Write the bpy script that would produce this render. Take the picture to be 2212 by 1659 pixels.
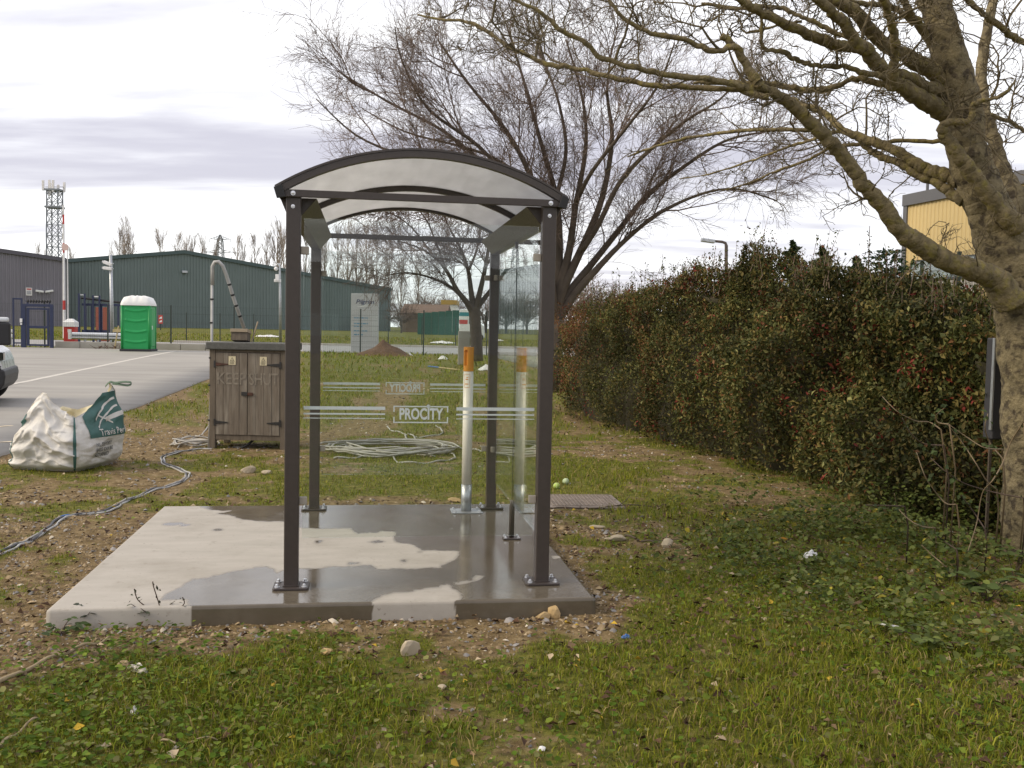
import bpy, bmesh, math, random
import numpy as np
from mathutils import Vector, Matrix, noise as mnoise

for o in list(bpy.data.objects):
    bpy.data.objects.remove(o)
sc = bpy.context.scene
COL = sc.collection
PI = math.pi
rnd = random.Random(7)
nr = np.random.RandomState(11)

# ------------------------------------------------------------------ camera, sky, sun, exposure
FPX, PITCH, ROLL, CAMH = 2099.55, 0.0562, 0.0196, 1.60
cd = bpy.data.cameras.new('camera')
cam = bpy.data.objects.new('camera', cd)
COL.objects.link(cam)
cd.sensor_fit = 'HORIZONTAL'
cd.sensor_width = 36.0
cd.lens = FPX / 2212.0 * 36.0
cd.clip_start, cd.clip_end = 0.05, 9000
cam.matrix_world = Matrix.Translation((0, 0, CAMH)) @ Matrix.Rotation(PI / 2 - PITCH, 4, 'X') @ Matrix.Rotation(ROLL, 4, 'Z')
sc.camera = cam
sc.view_settings.view_transform = 'Standard'
sc.view_settings.look = 'None'
sc.view_settings.exposure = 0.80
sc.cycles.max_bounces = 7
sc.cycles.diffuse_bounces = 3
sc.cycles.glossy_bounces = 4
sc.cycles.transparent_max_bounces = 12
sc.cycles.caustics_reflective = False
sc.cycles.caustics_refractive = False
sc.view_settings.gamma = 1.0
sc.view_settings.use_curve_mapping = False

SUN_EL, SUN_AZ = math.radians(34), math.radians(-105)   # azimuth from +Y towards +X; the sun stands to the left, veiled by cloud
w = bpy.data.worlds.new('World')
sc.world = w
w.use_nodes = True
nt = w.node_tree
for n in list(nt.nodes):
    nt.nodes.remove(n)


def wn(t, **k):
    n = nt.nodes.new(t)
    for a, b in k.items():
        setattr(n, a, b)
    return n


def wm(op, a, b=None, c=None):
    n = wn('ShaderNodeMath', operation=op)
    for i, v in enumerate((a, b, c)):
        if v is None:
            continue
        if isinstance(v, (int, float)):
            n.inputs[i].default_value = v
        else:
            nt.links.new(v, n.inputs[i])
    return n.outputs[0]


def wramp(v, lo, hi):
    n = wn('ShaderNodeMapRange', interpolation_type='SMOOTHSTEP')
    nt.links.new(v, n.inputs[0])
    n.inputs[1].default_value, n.inputs[2].default_value = lo, hi
    return n.outputs[0]


def wmix(f, a, b):
    n = wn('ShaderNodeMix', data_type='RGBA')
    if isinstance(f, (int, float)):
        n.inputs[0].default_value = f
    else:
        nt.links.new(f, n.inputs[0])
    for i, v in ((6, a), (7, b)):
        if isinstance(v, tuple):
            n.inputs[i].default_value = v
        else:
            nt.links.new(v, n.inputs[i])
    return n.outputs[2]


tc = wn('ShaderNodeTexCoord')
sp = wn('ShaderNodeSeparateXYZ')
nt.links.new(tc.outputs['Generated'], sp.inputs[0])
den = wm('ADD', wm('MAXIMUM', sp.outputs[2], 0.0), 0.10)
cx_ = wm('DIVIDE', sp.outputs[0], den)
cy_ = wm('DIVIDE', sp.outputs[1], den)


def wnoise(sx, sy, off, detail=5, dist=0.4, rough=.55):
    c = wn('ShaderNodeCombineXYZ')
    nt.links.new(wm('MULTIPLY', cx_, sx), c.inputs[0])
    nt.links.new(wm('MULTIPLY', cy_, sy), c.inputs[1])
    c.inputs[2].default_value = off
    n = wn('ShaderNodeTexNoise')
    n.inputs['Scale'].default_value = 1.0
    n.inputs['Detail'].default_value = detail
    n.inputs['Roughness'].default_value = rough
    n.inputs['Distortion'].default_value = dist
    nt.links.new(c.outputs[0], n.inputs['Vector'])
    return n.outputs[0]


n1 = wnoise(0.30, 0.90, 10.6, 4, .5, .5)
n2 = wnoise(.75, 1.9, 9.1, 5, .6)
band = wramp(sp.outputs[2], 0.075, 0.16)
n3 = wnoise(2.2, 5.5, 4.4, 5, .4)
val = wm('ADD', wm('ADD', wm('ADD', wm('MULTIPLY', n1, .66), wm('MULTIPLY', n2, .34)), wm('MULTIPLY', n3, .16)), wm('MULTIPLY', band, .07))
grey = wramp(val, .455, .76)
sky = wn('ShaderNodeTexSky', sky_type='NISHITA')
sky.sun_disc = False
sky.sun_elevation = SUN_EL
sky.sun_rotation = SUN_AZ
sky.air_density, sky.dust_density, sky.ozone_density = 1.0, 1.5, 1.0
skys = wn('ShaderNodeVectorMath', operation='SCALE')
nt.links.new(sky.outputs[0], skys.inputs[0])
skys.inputs['Scale'].default_value = 1.0
WS = 0.10
CL = 1.0 / WS
cloud = wmix(grey, (.90 * CL, .90 * CL, .90 * CL, 1), (.425 * CL, .412 * CL, .465 * CL, 1))
fin = wmix(.90, skys.outputs[0], cloud)
bg = wn('ShaderNodeBackground')
bg.inputs[1].default_value = WS
nt.links.new(fin, bg.inputs[0])
wo = wn('ShaderNodeOutputWorld')
nt.links.new(bg.outputs[0], wo.inputs[0])

sd = bpy.data.lights.new('sun', 'SUN')
sd.energy = 1.5
sd.angle = math.radians(28)
sd.color = (1.0, .86, .63)
so = bpy.data.objects.new('sun', sd)
COL.objects.link(so)
sdir = Vector((math.sin(SUN_AZ) * math.cos(SUN_EL), math.cos(SUN_AZ) * math.cos(SUN_EL), math.sin(SUN_EL)))
so.rotation_euler = sdir.to_track_quat('Z', 'Y').to_euler()
so.location = (0, 0, 30)


# ------------------------------------------------------------------ numeric helpers
def ray(px, py):
    x, y = px - 1106.0, py - 829.5
    c, s = math.cos(-ROLL), math.sin(-ROLL)
    u, v = c * x - s * y, s * x + c * y
    a, b = u / FPX, -v / FPX
    return Vector((a, math.cos(PITCH) + b * math.sin(PITCH), -math.sin(PITCH) + b * math.cos(PITCH)))


def at(px, py, Y):
    d = ray(px, py)
    return Vector((0, 0, CAMH)) + d * (Y / d.y)


def sstep(a, b, x):
    t = np.clip((x - a) / (b - a), 0, 1)
    return t * t * (3 - 2 * t)


def vnoise(x, y, seed=0):
    x = np.asarray(x, float)
    y = np.asarray(y, float)
    ix, iy = np.floor(x).astype(np.int64), np.floor(y).astype(np.int64)
    fx, fy = x - ix, y - iy
    fx, fy = fx * fx * (3 - 2 * fx), fy * fy * (3 - 2 * fy)

    def h(a, b):
        n = (a * 374761393 + b * 668265263 + seed * 1442695041) & 0xffffffff
        n = ((n ^ (n >> 13)) * 1274126177) & 0xffffffff
        return ((n ^ (n >> 16)) & 0xffff) / 65535.0
    return (h(ix, iy) * (1 - fx) + h(ix + 1, iy) * fx) * (1 - fy) + (h(ix, iy + 1) * (1 - fx) + h(ix + 1, iy + 1) * fx) * fy


def fbm(x, y, seed=0, o=4):
    s, a, t = 0, 1.0, 0
    for i in range(o):
        s = s + a * vnoise(np.asarray(x) * 2 ** i + 17.3 * i, np.asarray(y) * 2 ** i - 9.1 * i, seed + i)
        t += a
        a *= .5
    return s / t


def terrain(x, y):
    x = np.asarray(x, float)
    y = np.asarray(y, float)
    z = .30 * sstep(12, 46, y) + .72 * sstep(44, 96, y) + .3 * sstep(95, 180, y)
    r = np.hypot(x, y)
    amp = sstep(1, 3, r) * (1 - sstep(14, 40, r)) * .030
    return z + amp * (fbm(x * 1.3, y * 1.3, 5, 3) - .5) + amp * .5 * (vnoise(x * 7, y * 7, 8) - .5)


def gnd(px, py, dz=0.0):
    d = ray(px, py)
    t = 5.0
    for i in range(40):
        p = Vector((0, 0, CAMH)) + d * t
        z = float(terrain(p.x, p.y)) + dz
        t = t + .7 * ((z - CAMH) / d.z - t)
    return Vector((0, 0, CAMH)) + d * t


def ground_z(x, y):
    return float(terrain(x, y))


# ------------------------------------------------------------------ material helpers
MATS = {}


def mat(name, col, rough=.6, var=.12, scale=6., bump=0., bscale=None, metal=0., col2=None, c2lo=.5, c2hi=.6, c2scale=3., spec=.5, stretch=None, attr=None, trans=0., coat=0.):
    if name in MATS:
        return MATS[name]
    m = bpy.data.materials.new(name)
    m.use_nodes = True
    t = m.node_tree
    p = t.nodes['Principled BSDF']
    p.inputs['Roughness'].default_value = rough
    p.inputs['Metallic'].default_value = metal
    p.inputs['Specular IOR Level'].default_value = spec
    if coat:
        p.inputs['Coat Weight'].default_value = coat
        p.inputs['Coat Roughness'].default_value = .08
    tcn = t.nodes.new('ShaderNodeTexCoord')
    vec = tcn.outputs['Object']
    if stretch:
        mp = t.nodes.new('ShaderNodeMapping')
        mp.inputs['Scale'].default_value = stretch
        t.links.new(vec, mp.inputs[0])
        vec = mp.outputs[0]

    def noise(s, d=5):
        n = t.nodes.new('ShaderNodeTexNoise')
        n.inputs['Scale'].default_value = s
        n.inputs['Detail'].default_value = d
        t.links.new(vec, n.inputs['Vector'])
        return n.outputs[0]

    def mr(v, a, b, c, d):
        n = t.nodes.new('ShaderNodeMapRange')
        t.links.new(v, n.inputs[0])
        for i, q in enumerate((a, b, c, d)):
            n.inputs[i + 1].default_value = q
        return n.outputs[0]

    def mixc(f, a, b, bt='MIX'):
        n = t.nodes.new('ShaderNodeMix')
        n.data_type = 'RGBA'
        n.blend_type = bt
        for i, v in ((0, f), (6, a), (7, b)):
            if isinstance(v, (int, float)):
                n.inputs[i].default_value = v
            elif isinstance(v, tuple):
                n.inputs[i].default_value = v if len(v) == 4 else v + (1,)
            else:
                t.links.new(v, n.inputs[i])
        return n.outputs[2]
    if attr:
        a = t.nodes.new('ShaderNodeAttribute')
        a.attribute_name = attr
        base = a.outputs['Color']
    else:
        base = tuple(col) + (1,)
    if col2 is not None:
        base = mixc(mr(noise(c2scale, 6), c2lo, c2hi, 0, 1), base, tuple(col2))
    if var:
        v = mr(noise(scale), .25, .75, 1 - var, 1 + var)
        cc = t.nodes.new('ShaderNodeCombineColor')
        for i in range(3):
            t.links.new(v, cc.inputs[i])
        base = mixc(1.0, base, cc.outputs[0], 'MULTIPLY')
        t.links.new(mr(noise(scale * 2.3), .2, .8, max(0, rough - .08), min(1, rough + .08)), p.inputs['Roughness'])
    if isinstance(base, tuple):
        p.inputs['Base Color'].default_value = base
    else:
        t.links.new(base, p.inputs['Base Color'])
    if bump:
        b = t.nodes.new('ShaderNodeBump')
        b.inputs['Strength'].default_value = 1.0
        b.inputs['Distance'].default_value = bump
        t.links.new(noise(bscale or scale * 3, 6), b.inputs['Height'])
        t.links.new(b.outputs[0], p.inputs['Normal'])
    if trans:
        tr = t.nodes.new('ShaderNodeBsdfTranslucent')
        if isinstance(base, tuple):
            tr.inputs[0].default_value = base
        else:
            t.links.new(base, tr.inputs[0])
        mx = t.nodes.new('ShaderNodeMixShader')
        mx.inputs[0].default_value = trans
        t.links.new(p.outputs[0], mx.inputs[1])
        t.links.new(tr.outputs[0], mx.inputs[2])
        t.links.new(mx.outputs[0], t.nodes['Material Output'].inputs[0])
    MATS[name] = m
    return m


def glass_mat(name, tint, haze=.004):
    m = bpy.data.materials.new(name)
    m.use_nodes = True
    t = m.node_tree
    for n in list(t.nodes):
        t.nodes.remove(n)
    g = t.nodes.new('ShaderNodeNewGeometry')
    d = t.nodes.new('ShaderNodeVectorMath')
    d.operation = 'DOT_PRODUCT'
    t.links.new(g.outputs['Incoming'], d.inputs[0])
    t.links.new(g.outputs['Normal'], d.inputs[1])

    def ma(op, a, b):
        n = t.nodes.new('ShaderNodeMath')
        n.operation = op
        for i, v in enumerate((a, b)):
            if isinstance(v, (int, float)):
                n.inputs[i].default_value = v
            elif v is not None:
                t.links.new(v, n.inputs[i])
        return n.outputs[0]
    c = ma('ABSOLUTE', d.outputs['Value'], None)
    fr = ma('ADD', .028, ma('MULTIPLY', .96, ma('POWER', ma('SUBTRACT', 1.0, c), 5.0)))
    tr = t.nodes.new('ShaderNodeBsdfTransparent')
    tr.inputs[0].default_value = tint + (1,)
    gl = t.nodes.new('ShaderNodeBsdfGlossy')
    gl.inputs['Roughness'].default_value = 0.0
    gl.inputs[0].default_value = (1, 1, 1, 1)
    mx = t.nodes.new('ShaderNodeMixShader')
    t.links.new(fr, mx.inputs[0])
    t.links.new(tr.outputs[0], mx.inputs[1])
    t.links.new(gl.outputs[0], mx.inputs[2])
    df = t.nodes.new('ShaderNodeBsdfDiffuse')
    df.inputs[0].default_value = (.7, .72, .72, 1)
    tcn = t.nodes.new('ShaderNodeTexCoord')
    nz = t.nodes.new('ShaderNodeTexNoise')
    nz.inputs['Scale'].default_value = 2.5
    nz.inputs['Detail'].default_value = 5
    t.links.new(tcn.outputs['Object'], nz.inputs['Vector'])
    hz = ma('MULTIPLY', ma('POWER', nz.outputs[0], 2.0), haze * 3)
    m2 = t.nodes.new('ShaderNodeMixShader')
    t.links.new(hz, m2.inputs[0])
    t.links.new(mx.outputs[0], m2.inputs[1])
    t.links.new(df.outputs[0], m2.inputs[2])
    o = t.nodes.new('ShaderNodeOutputMaterial')
    t.links.new(m2.outputs[0], o.inputs[0])
    return m


# ------------------------------------------------------------------ object helpers
def tag(o, label=None, cat=None, group=None, kind=None):
    if label:
        o['label'] = label
    if cat:
        o['category'] = cat
    if group:
        o['group'] = group
    if kind:
        o['kind'] = kind
    return o


def empty(name, loc=(0, 0, 0), rz=0., label=None, cat=None, group=None):
    o = bpy.data.objects.new(name, None)
    COL.objects.link(o)
    o.location = loc
    o.rotation_euler = (0, 0, rz)
    o.empty_display_size = .2
    return tag(o, label, cat, group)


def link(name, me, m=None, parent=None, smooth=False):
    o = bpy.data.objects.new(name, me)
    COL.objects.link(o)
    if m is not None and len(me.materials) == 0:
        me.materials.append(m)
    if parent is not None:
        o.parent = parent
    if smooth:
        me.polygons.foreach_set('use_smooth', np.ones(len(me.polygons), bool))
    return o


def fast_mesh(name, V, F, cols=None, attrs=None):
    """V: (n,3); F: list of (k,m) index arrays"""
    me = bpy.data.meshes.new(name)
    V = np.asarray(V, np.float32)
    me.vertices.add(len(V))
    me.vertices.foreach_set('co', V.ravel())
    if not isinstance(F, (list, tuple)):
        F = [F]
    F = [np.asarray(f, np.int32) for f in F if len(f)]
    tot = np.concatenate([np.full(len(f), f.shape[1], np.int32) for f in F])
    idx = np.concatenate([f.ravel() for f in F])
    me.loops.add(len(idx))
    me.loops.foreach_set('vertex_index', idx)
    me.polygons.add(len(tot))
    st = np.concatenate([[0], np.cumsum(tot)[:-1]]).astype(np.int32)
    me.polygons.foreach_set('loop_start', st)
    me.polygons.foreach_set('loop_total', tot)
    me.update(calc_edges=True)
    if cols is not None:
        a = me.color_attributes.new('Col', 'FLOAT_COLOR', 'POINT')
        c = np.ones((len(V), 4), np.float32)
        c[:, :3] = cols
        a.data.foreach_set('color', c.ravel())
    for k, v in (attrs or {}).items():
        a = me.attributes.new(k, 'FLOAT', 'POINT')
        a.data.foreach_set('value', np.asarray(v, np.float32))
    return me


class MB:
    def __init__(self):
        self.v, self.f = [], []

    def poly(self, verts, faces):
        n = len(self.v)
        self.v += [tuple(p) for p in verts]
        self.f += [tuple(i + n for i in q) for q in faces]
        return self

    def box(self, x0, x1, y0, y1, z0, z1, M=None):
        vs = [Vector((x, y, z)) for x in (x0, x1) for y in (y0, y1) for z in (z0, z1)]
        if M is not None:
            vs = [M @ v for v in vs]
        return self.poly(vs, [(0, 1, 3, 2), (4, 6, 7, 5), (0, 4, 5, 1), (2, 3, 7, 6), (0, 2, 6, 4), (1, 5, 7, 3)])

    def tube(self, pts, radii, n=8, cap=True, flat=None):
        pts = [Vector(p) for p in pts]
        if isinstance(radii, (int, float)):
            radii = [radii] * len(pts)
        rings = []
        prev = None
        for i, p in enumerate(pts):
            a = pts[max(i - 1, 0)]
            b = pts[min(i + 1, len(pts) - 1)]
            t = (b - a)
            t = t.normalized() if t.length > 1e-9 else Vector((0, 0, 1))
            if prev is None:
                u = t.orthogonal().normalized()
            else:
                u = prev - t * prev.dot(t)
                u = u.normalized() if u.length > 1e-6 else t.orthogonal().normalized()
            prev = u
            v = t.cross(u)
            rings.append([p + (u * math.cos(2 * PI * k / n) + v * math.sin(2 * PI * k / n)) * radii[i] for k in range(n)])
        vs = [q for r in rings for q in r]
        fs = []
        for i in range(len(pts) - 1):
            for k in range(n):
                fs.append((i * n + k, i * n + (k + 1) % n, (i + 1) * n + (k + 1) % n, (i + 1) * n + k))
        if cap:
            fs.append(tuple(range(n))[::-1])
            fs.append(tuple((len(pts) - 1) * n + k for k in range(n)))
        return self.poly(vs, fs)

    def cyl(self, x, y, z0, z1, r, n=16, r2=None):
        return self.tube([(x, y, z0), (x, y, z1)], [r, r if r2 is None else r2], n)

    def prism(self, pts2, a, b, axis='y'):
        """extrude a 2-D outline; axis y: outline in x,z; axis x: outline in y,z; axis z: outline in x,y"""
        def P(p, q):
            return {'y': (p[0], q, p[1]), 'x': (q, p[0], p[1]), 'z': (p[0], p[1], q)}[axis]
        n = len(pts2)
        vs = [P(p, a) for p in pts2] + [P(p, b) for p in pts2]
        fs = [tuple(range(n))[::-1], tuple(range(n, 2 * n))] + [(i, (i + 1) % n, n + (i + 1) % n, n + i) for i in range(n)]
        return self.poly(vs, fs)

    def mesh(self, name):
        me = bpy.data.meshes.new(name)
        me.from_pydata(self.v, [], self.f)
        me.update()
        return me

    def build(self, name, m, parent=None, bevel=0., smooth=False, seg=2, fix=True):
        me = self.mesh(name)
        if bevel or fix:
            bm = bmesh.new()
            bm.from_mesh(me)
            if fix:
                bmesh.ops.recalc_face_normals(bm, faces=bm.faces)
            if bevel:
                ed = [e for e in bm.edges if len(e.link_faces) == 2 and e.calc_face_angle(0) > .5]
                bmesh.ops.bevel(bm, geom=ed, offset=bevel, segments=seg, affect='EDGES', profile=.5)
            bm.to_mesh(me)
            bm.free()
        return link(name, me, m, parent, smooth)


def text_mesh(body, size=1., extrude=0.001, shear=0., bold=0.):
    cu = bpy.data.curves.new('lettering', 'FONT')
    cu.body = body
    cu.size = size
    cu.extrude = extrude
    cu.shear = shear
    cu.offset = bold
    cu.align_x = 'CENTER'
    cu.align_y = 'CENTER'
    cu.resolution_u = 3
    o = bpy.data.objects.new('lettering', cu)
    COL.objects.link(o)
    dg = bpy.context.evaluated_depsgraph_get()
    me = bpy.data.meshes.new_from_object(o.evaluated_get(dg))
    bpy.data.objects.remove(o)
    bpy.data.curves.remove(cu)
    return me


def copy_tree(o, parent=None):
    c = o.copy()
    COL.objects.link(c)
    c.parent = parent
    for ch in list(o.children):
        copy_tree(ch, c)
    return c


def wires(me_list, segs, r):
    """square-section wires as one mesh; segs list of (p,q)"""
    b = MB()
    for p, q in segs:
        b.tube([p, q], r, 4, cap=False)
    return b

# ------------------------------------------------------------------ layout constants
SX, SY, SYAW = -1.2424, 5.4959, 0.148          # shelter origin (front left post) and heading
SLAB = (-1.218, 1.704, -.348, 2.597)           # pad in shelter coordinates
SLABZ = .10
CY, SYN = math.cos(SYAW), math.sin(SYAW)


def to_local(x, y):
    dx, dy = np.asarray(x) - SX, np.asarray(y) - SY
    return dx * CY + dy * SYN, -dx * SYN + dy * CY


def to_world(a, b):
    return SX + a * CY - b * SYN, SY + a * SYN + b * CY


def slab_dist(x, y):
    a, b = to_local(x, y)
    dx = np.maximum(np.maximum(SLAB[0] - a, a - SLAB[1]), 0)
    dy = np.maximum(np.maximum(SLAB[2] - b, b - SLAB[3]), 0)
    return np.hypot(dx, dy)


# yard edge (right boundary of the concrete yard), in world coordinates
YE = np.array([(-4.9, 2.0), (-5.55, 8.0), (-5.95, 11.3), (-6.65, 16.1), (-8.0, 25.0), (-10.4, 45.5)])


def yard_x(y):
    return np.interp(y, YE[:, 1], YE[:, 0])


BL = []
for px, py, sx, sy, v in [
        (200, 1160, 1.3, 1.0, -.72), (330, 960, 1.2, 2.4, -.7), (120, 1080, 1.0, 1.0, -.5), (420, 1040, .8, .8, -.25), (1130, 1460, .9, .45, .26), (1000, 1420, .5, .3, .12), (560, 1050, .5, .5, .35),
        (380, 1560, .8, .5, .55), (120, 1600, .8, .5, .35), (850, 860, .45, 7, -.6), (745, 850, .5, 6, .35), (960, 860, .7, 7, .45),
        (650, 1050, .8, .5, -.12), (1290, 960, .6, 3, -.15), (1330, 1045, .7, .8, .45), (1470, 1150, .8, .8, .35), (1260, 1130, .5, .7, -.45),
        (1420, 1340, .5, .6, -.22), (1330, 1430, .7, .35, -.1), (2000, 1560, .9, .8, .25), (1250, 1420, .5, .3, .1), (1850, 1450, 1.0, 1.0, .45), (1700, 1620, .8, .5, .4), (900, 1600, .8, .35, .25),
        (620, 1480, .7, .3, .12), (1200, 1600, .5, .3, -.15), (900, 1440, .6, .3, -.1), (120, 1340, .5, .4, -.4), (1600, 1080, .7, .8, -.3),
        (1420, 985, .8, .6, -.35), (1150, 800, 2., 3, -.3)]:
    g = gnd(px, py)
    BL.append((g.x, g.y, sx, sy, v))


def grass_mask(x, y):
    x = np.asarray(x, float)
    y = np.asarray(y, float)
    m = .60 + 1.3 * (fbm(x * .8, y * .8, 21, 4) - .5) + 1.5 * (fbm(x * 4, y * 4, 31, 3) - .5)
    for bx, by, sx, sy, v in BL:
        m = m + v * np.exp(-((x - bx) / sx) ** 2 - ((y - by) / sy) ** 2)
    m = m - .75 * np.exp(-(slab_dist(x, y) / .17) ** 2) - .22 * np.exp(-(slab_dist(x, y) / .55) ** 2)
    m = m - .5 * np.exp(-((x - yard_x(y)) / .35) ** 2) * (y < 40)
    m = m + .35 * sstep(20, 60, y)
    return np.clip(m, 0, 1)


# ------------------------------------------------------------------ ground sheet
ang = np.concatenate([np.linspace(-PI, -.72, 50, endpoint=False), np.linspace(-.72, .72, 330), np.linspace(.72, PI, 51)[1:-1]])
rad = np.concatenate([np.linspace(.2, 3.0, 12, endpoint=False), np.arange(3.0, 15, .05), np.geomspace(15, 5000, 90)])
A, R_ = np.meshgrid(ang, rad)
gx, gy = (R_ * np.sin(A)).ravel(), (R_ * np.cos(A)).ravel()
gz = terrain(gx, gy)
na, nrr = len(ang), len(rad)
I = np.arange(nrr * na).reshape(nrr, na)
J = np.roll(I, -1, axis=1)
quads = np.stack([I[:-1], J[:-1], J[1:], I[1:]], -1).reshape(-1, 4)[:, ::-1]
V = np.stack([gx, gy, gz], 1)
V = np.vstack([V, [[0, 0, 0]]])
fan = np.stack([I[0], J[0], np.full(na, len(V) - 1)], 1)
gm = np.concatenate([grass_mask(gx, gy), [.5]])
me = fast_mesh('ground', V, [quads, fan], attrs={'cover': gm})


def ground_material():
    m = bpy.data.materials.new('soil and turf')
    m.use_nodes = True
    t = m.node_tree
    p = t.nodes['Principled BSDF']
    p.inputs['Roughness'].default_value = .9
    p.inputs['Specular IOR Level'].default_value = .2
    a = t.nodes.new('ShaderNodeAttribute')
    a.attribute_name = 'cover'
    g = t.nodes.new('ShaderNodeNewGeometry')

    def nz(s, d=6, r=.6):
        n = t.nodes.new('ShaderNodeTexNoise')
        n.inputs['Scale'].default_value = s
        n.inputs['Detail'].default_value = d
        n.inputs['Roughness'].default_value = r
        t.links.new(g.outputs['Position'], n.inputs['Vector'])
        return n.outputs[0]

    def ramp(v, stops):
        n = t.nodes.new('ShaderNodeValToRGB')
        e = n.color_ramp.elements
        e[0].position, e[0].color = stops[0][0], stops[0][1] + (1,)
        e[1].position, e[1].color = stops[-1][0], stops[-1][1] + (1,)
        for pos, c in stops[1:-1]:
            q = e.new(pos)
            q.color = c + (1,)
        t.links.new(v, n.inputs[0])
        return n.outputs[0]
    soil = ramp(nz(9, 10, .75), [(.28, (.060, .040, .017)), (.45, (.165, .113, .050)), (.58, (.27, .195, .098)), (.72, (.41, .325, .195))])
    turf = ramp(nz(14, 9, .7), [(.3, (.034, .032, .007)), (.46, (.098, .104, .015)), (.58, (.180, .175, .030)), (.75, (.28, .225, .085))])
    ad = t.nodes.new('ShaderNodeMath')
    ad.operation = 'MULTIPLY_ADD'
    t.links.new(nz(6, 8, .7), ad.inputs[0])
    ad.inputs[1].default_value = .9
    t.links.new(a.outputs['Fac'], ad.inputs[2])
    mr = t.nodes.new('ShaderNodeMapRange')
    mr.interpolation_type = 'SMOOTHSTEP'
    t.links.new(ad.outputs[0], mr.inputs[0])
    mr.inputs[1].default_value, mr.inputs[2].default_value = .68, 1.05
    mx = t.nodes.new('ShaderNodeMix')
    mx.data_type = 'RGBA'
    t.links.new(mr.outputs[0], mx.inputs[0])
    t.links.new(soil, mx.inputs[6])
    t.links.new(turf, mx.inputs[7])
    t.links.new(mx.outputs[2], p.inputs['Base Color'])
    b = t.nodes.new('ShaderNodeBump')
    b.inputs['Distance'].default_value = .03
    b.inputs['Strength'].default_value = .8
    t.links.new(nz(35, 8, .7), b.inputs['Height'])
    t.links.new(b.outputs[0], p.inputs['Normal'])
    return m


tag(link('ground', me, ground_material(), smooth=True), 'patchy muddy grass and gravel ground around the shelter', None, kind='structure')


# ------------------------------------------------------------------ concrete yard, far road, kerb
def sheet(xl, xr, ys, nx, dz, name, m, skirt=.2):
    """grid between two x-boundaries over rows ys, following the terrain"""
    ys = np.asarray(ys, float)
    t = np.linspace(0, 1, nx)
    X = xl(ys)[:, None] * (1 - t) + xr(ys)[:, None] * t
    Y = np.repeat(ys[:, None], nx, 1)
    Z = terrain(X, Y) + dz
    V = np.stack([X, Y, Z], -1).reshape(-1, 3)
    n0 = len(V)
    I = np.arange(n0).reshape(len(ys), nx)
    Q = [np.stack([I[:-1, :-1], I[:-1, 1:], I[1:, 1:], I[1:, :-1]], -1).reshape(-1, 4)]
    loop = np.concatenate([I[0, :-1], I[:-1, -1], I[-1, ::-1][:-1], I[::-1, 0][:-1]])
    low = V[loop] - [0, 0, skirt]
    k = np.arange(len(loop))
    k2 = np.roll(k, -1)
    Q.append(np.stack([loop, loop[k2] if False else np.roll(loop, -1), n0 + k2, n0 + k], 1)[:, ::-1])
    return link(name, fast_mesh(name, np.vstack([V, low]), Q), m)


conc_yard = mat('brushed yard concrete', (.33, .312, .282), .8, .16, 1.2, .002, 60, col2=(.29, .275, .25), c2lo=.45, c2hi=.7, c2scale=.35, stretch=(.3, 1.3, 1))
YARD_FAR = 45.0
yard = sheet(lambda y: np.full_like(y, -60.0), yard_x, np.concatenate([np.arange(2, 20, .5), np.arange(20, YARD_FAR + .1, 1)]), 40, .035, 'concrete_yard', conc_yard)
tag(yard, 'pale brushed concrete yard beside the gravel', None, kind='structure')
# saw-cut joints and the painted line in the yard
pale = mat('pale joint filler', (.58, .55, .50), .8, .15, 8)
tan_line = mat('worn cream paint', (.62, .53, .38), .8, .25, 9)


def strip(p, q, wd, name, m, dz=.039, n=30):
    p, q = Vector(p), Vector(q)
    d = (q - p).normalized()
    s = Vector((-d.y, d.x, 0)) * wd / 2
    b = MB()
    vs, fs = [], []
    for i in range(n + 1):
        c = p.lerp(q, i / n)
        for e in (c + s, c - s):
            vs.append((e.x, e.y, ground_z(e.x, e.y) + dz))
    for i in range(n):
        fs.append((2 * i, 2 * i + 1, 2 * i + 3, 2 * i + 2))
    return b.poly(vs, fs).build(name, m)


a_, b_ = gnd(31, 832), gnd(349, 766)
dd_ = (b_ - a_).normalized()
o = strip((a_ - dd_ * 12)[:], (b_ + dd_ * 3)[:], .17, 'joint_line', pale)
tag(o, 'pale joint line running across the concrete yard', kind='structure')
a_, b_ = gnd(0, 961.5), gnd(26, 960)
o = strip((a_ - (b_ - a_) * 8)[:], b_[:], .055, 'painted_line', tan_line)
tag(o, 'short cream painted line on the yard behind the builder bag', kind='structure')
a_, b_ = gnd(0, 927), gnd(34, 925)
o = strip((a_ - (b_ - a_) * 8)[:], b_[:], .05, 'painted_line', tan_line)
tag(o, 'second cream painted line on the yard near the van wheel', kind='structure')

# footpath/road strip beyond the grass, with kerb
asph = mat('pale worn asphalt', (.30, .29, .28), .85, .1, 1.5, .003, 40)
kerbm = mat('kerb concrete', (.46, .43, .39), .8, .12, 3, .002, 30)
road = sheet(lambda y: np.full_like(y, -70.0), lambda y: np.full_like(y, 30.0), np.arange(47.6, 57.3, .6), 120, .03, 'road', asph)
tag(road, 'pale access road beyond the grass', kind='structure')
b = MB()
x = -70.0
ke = empty('kerb', (0, 0, 0))
while x < 29:
    b = MB().box(x + .01, x + 1.99, 57.3, 57.5, ground_z(x, 57.4) - .1, ground_z(x, 57.4) + .14)
    if -22 < x < 4:
        b.build('kerb_stone', kerbm, ke, .015)
    x += 2.0
tag(ke, 'pale kerb stones along the far side of the access road', kind='structure')

# ------------------------------------------------------------------ concrete pad with wet patches
def slab_pt(px, py):
    d = ray(px, py)
    t = (SLABZ - CAMH) / d.z
    p = Vector((0, 0, CAMH)) + d * t
    return to_local(p.x, p.y)


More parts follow.
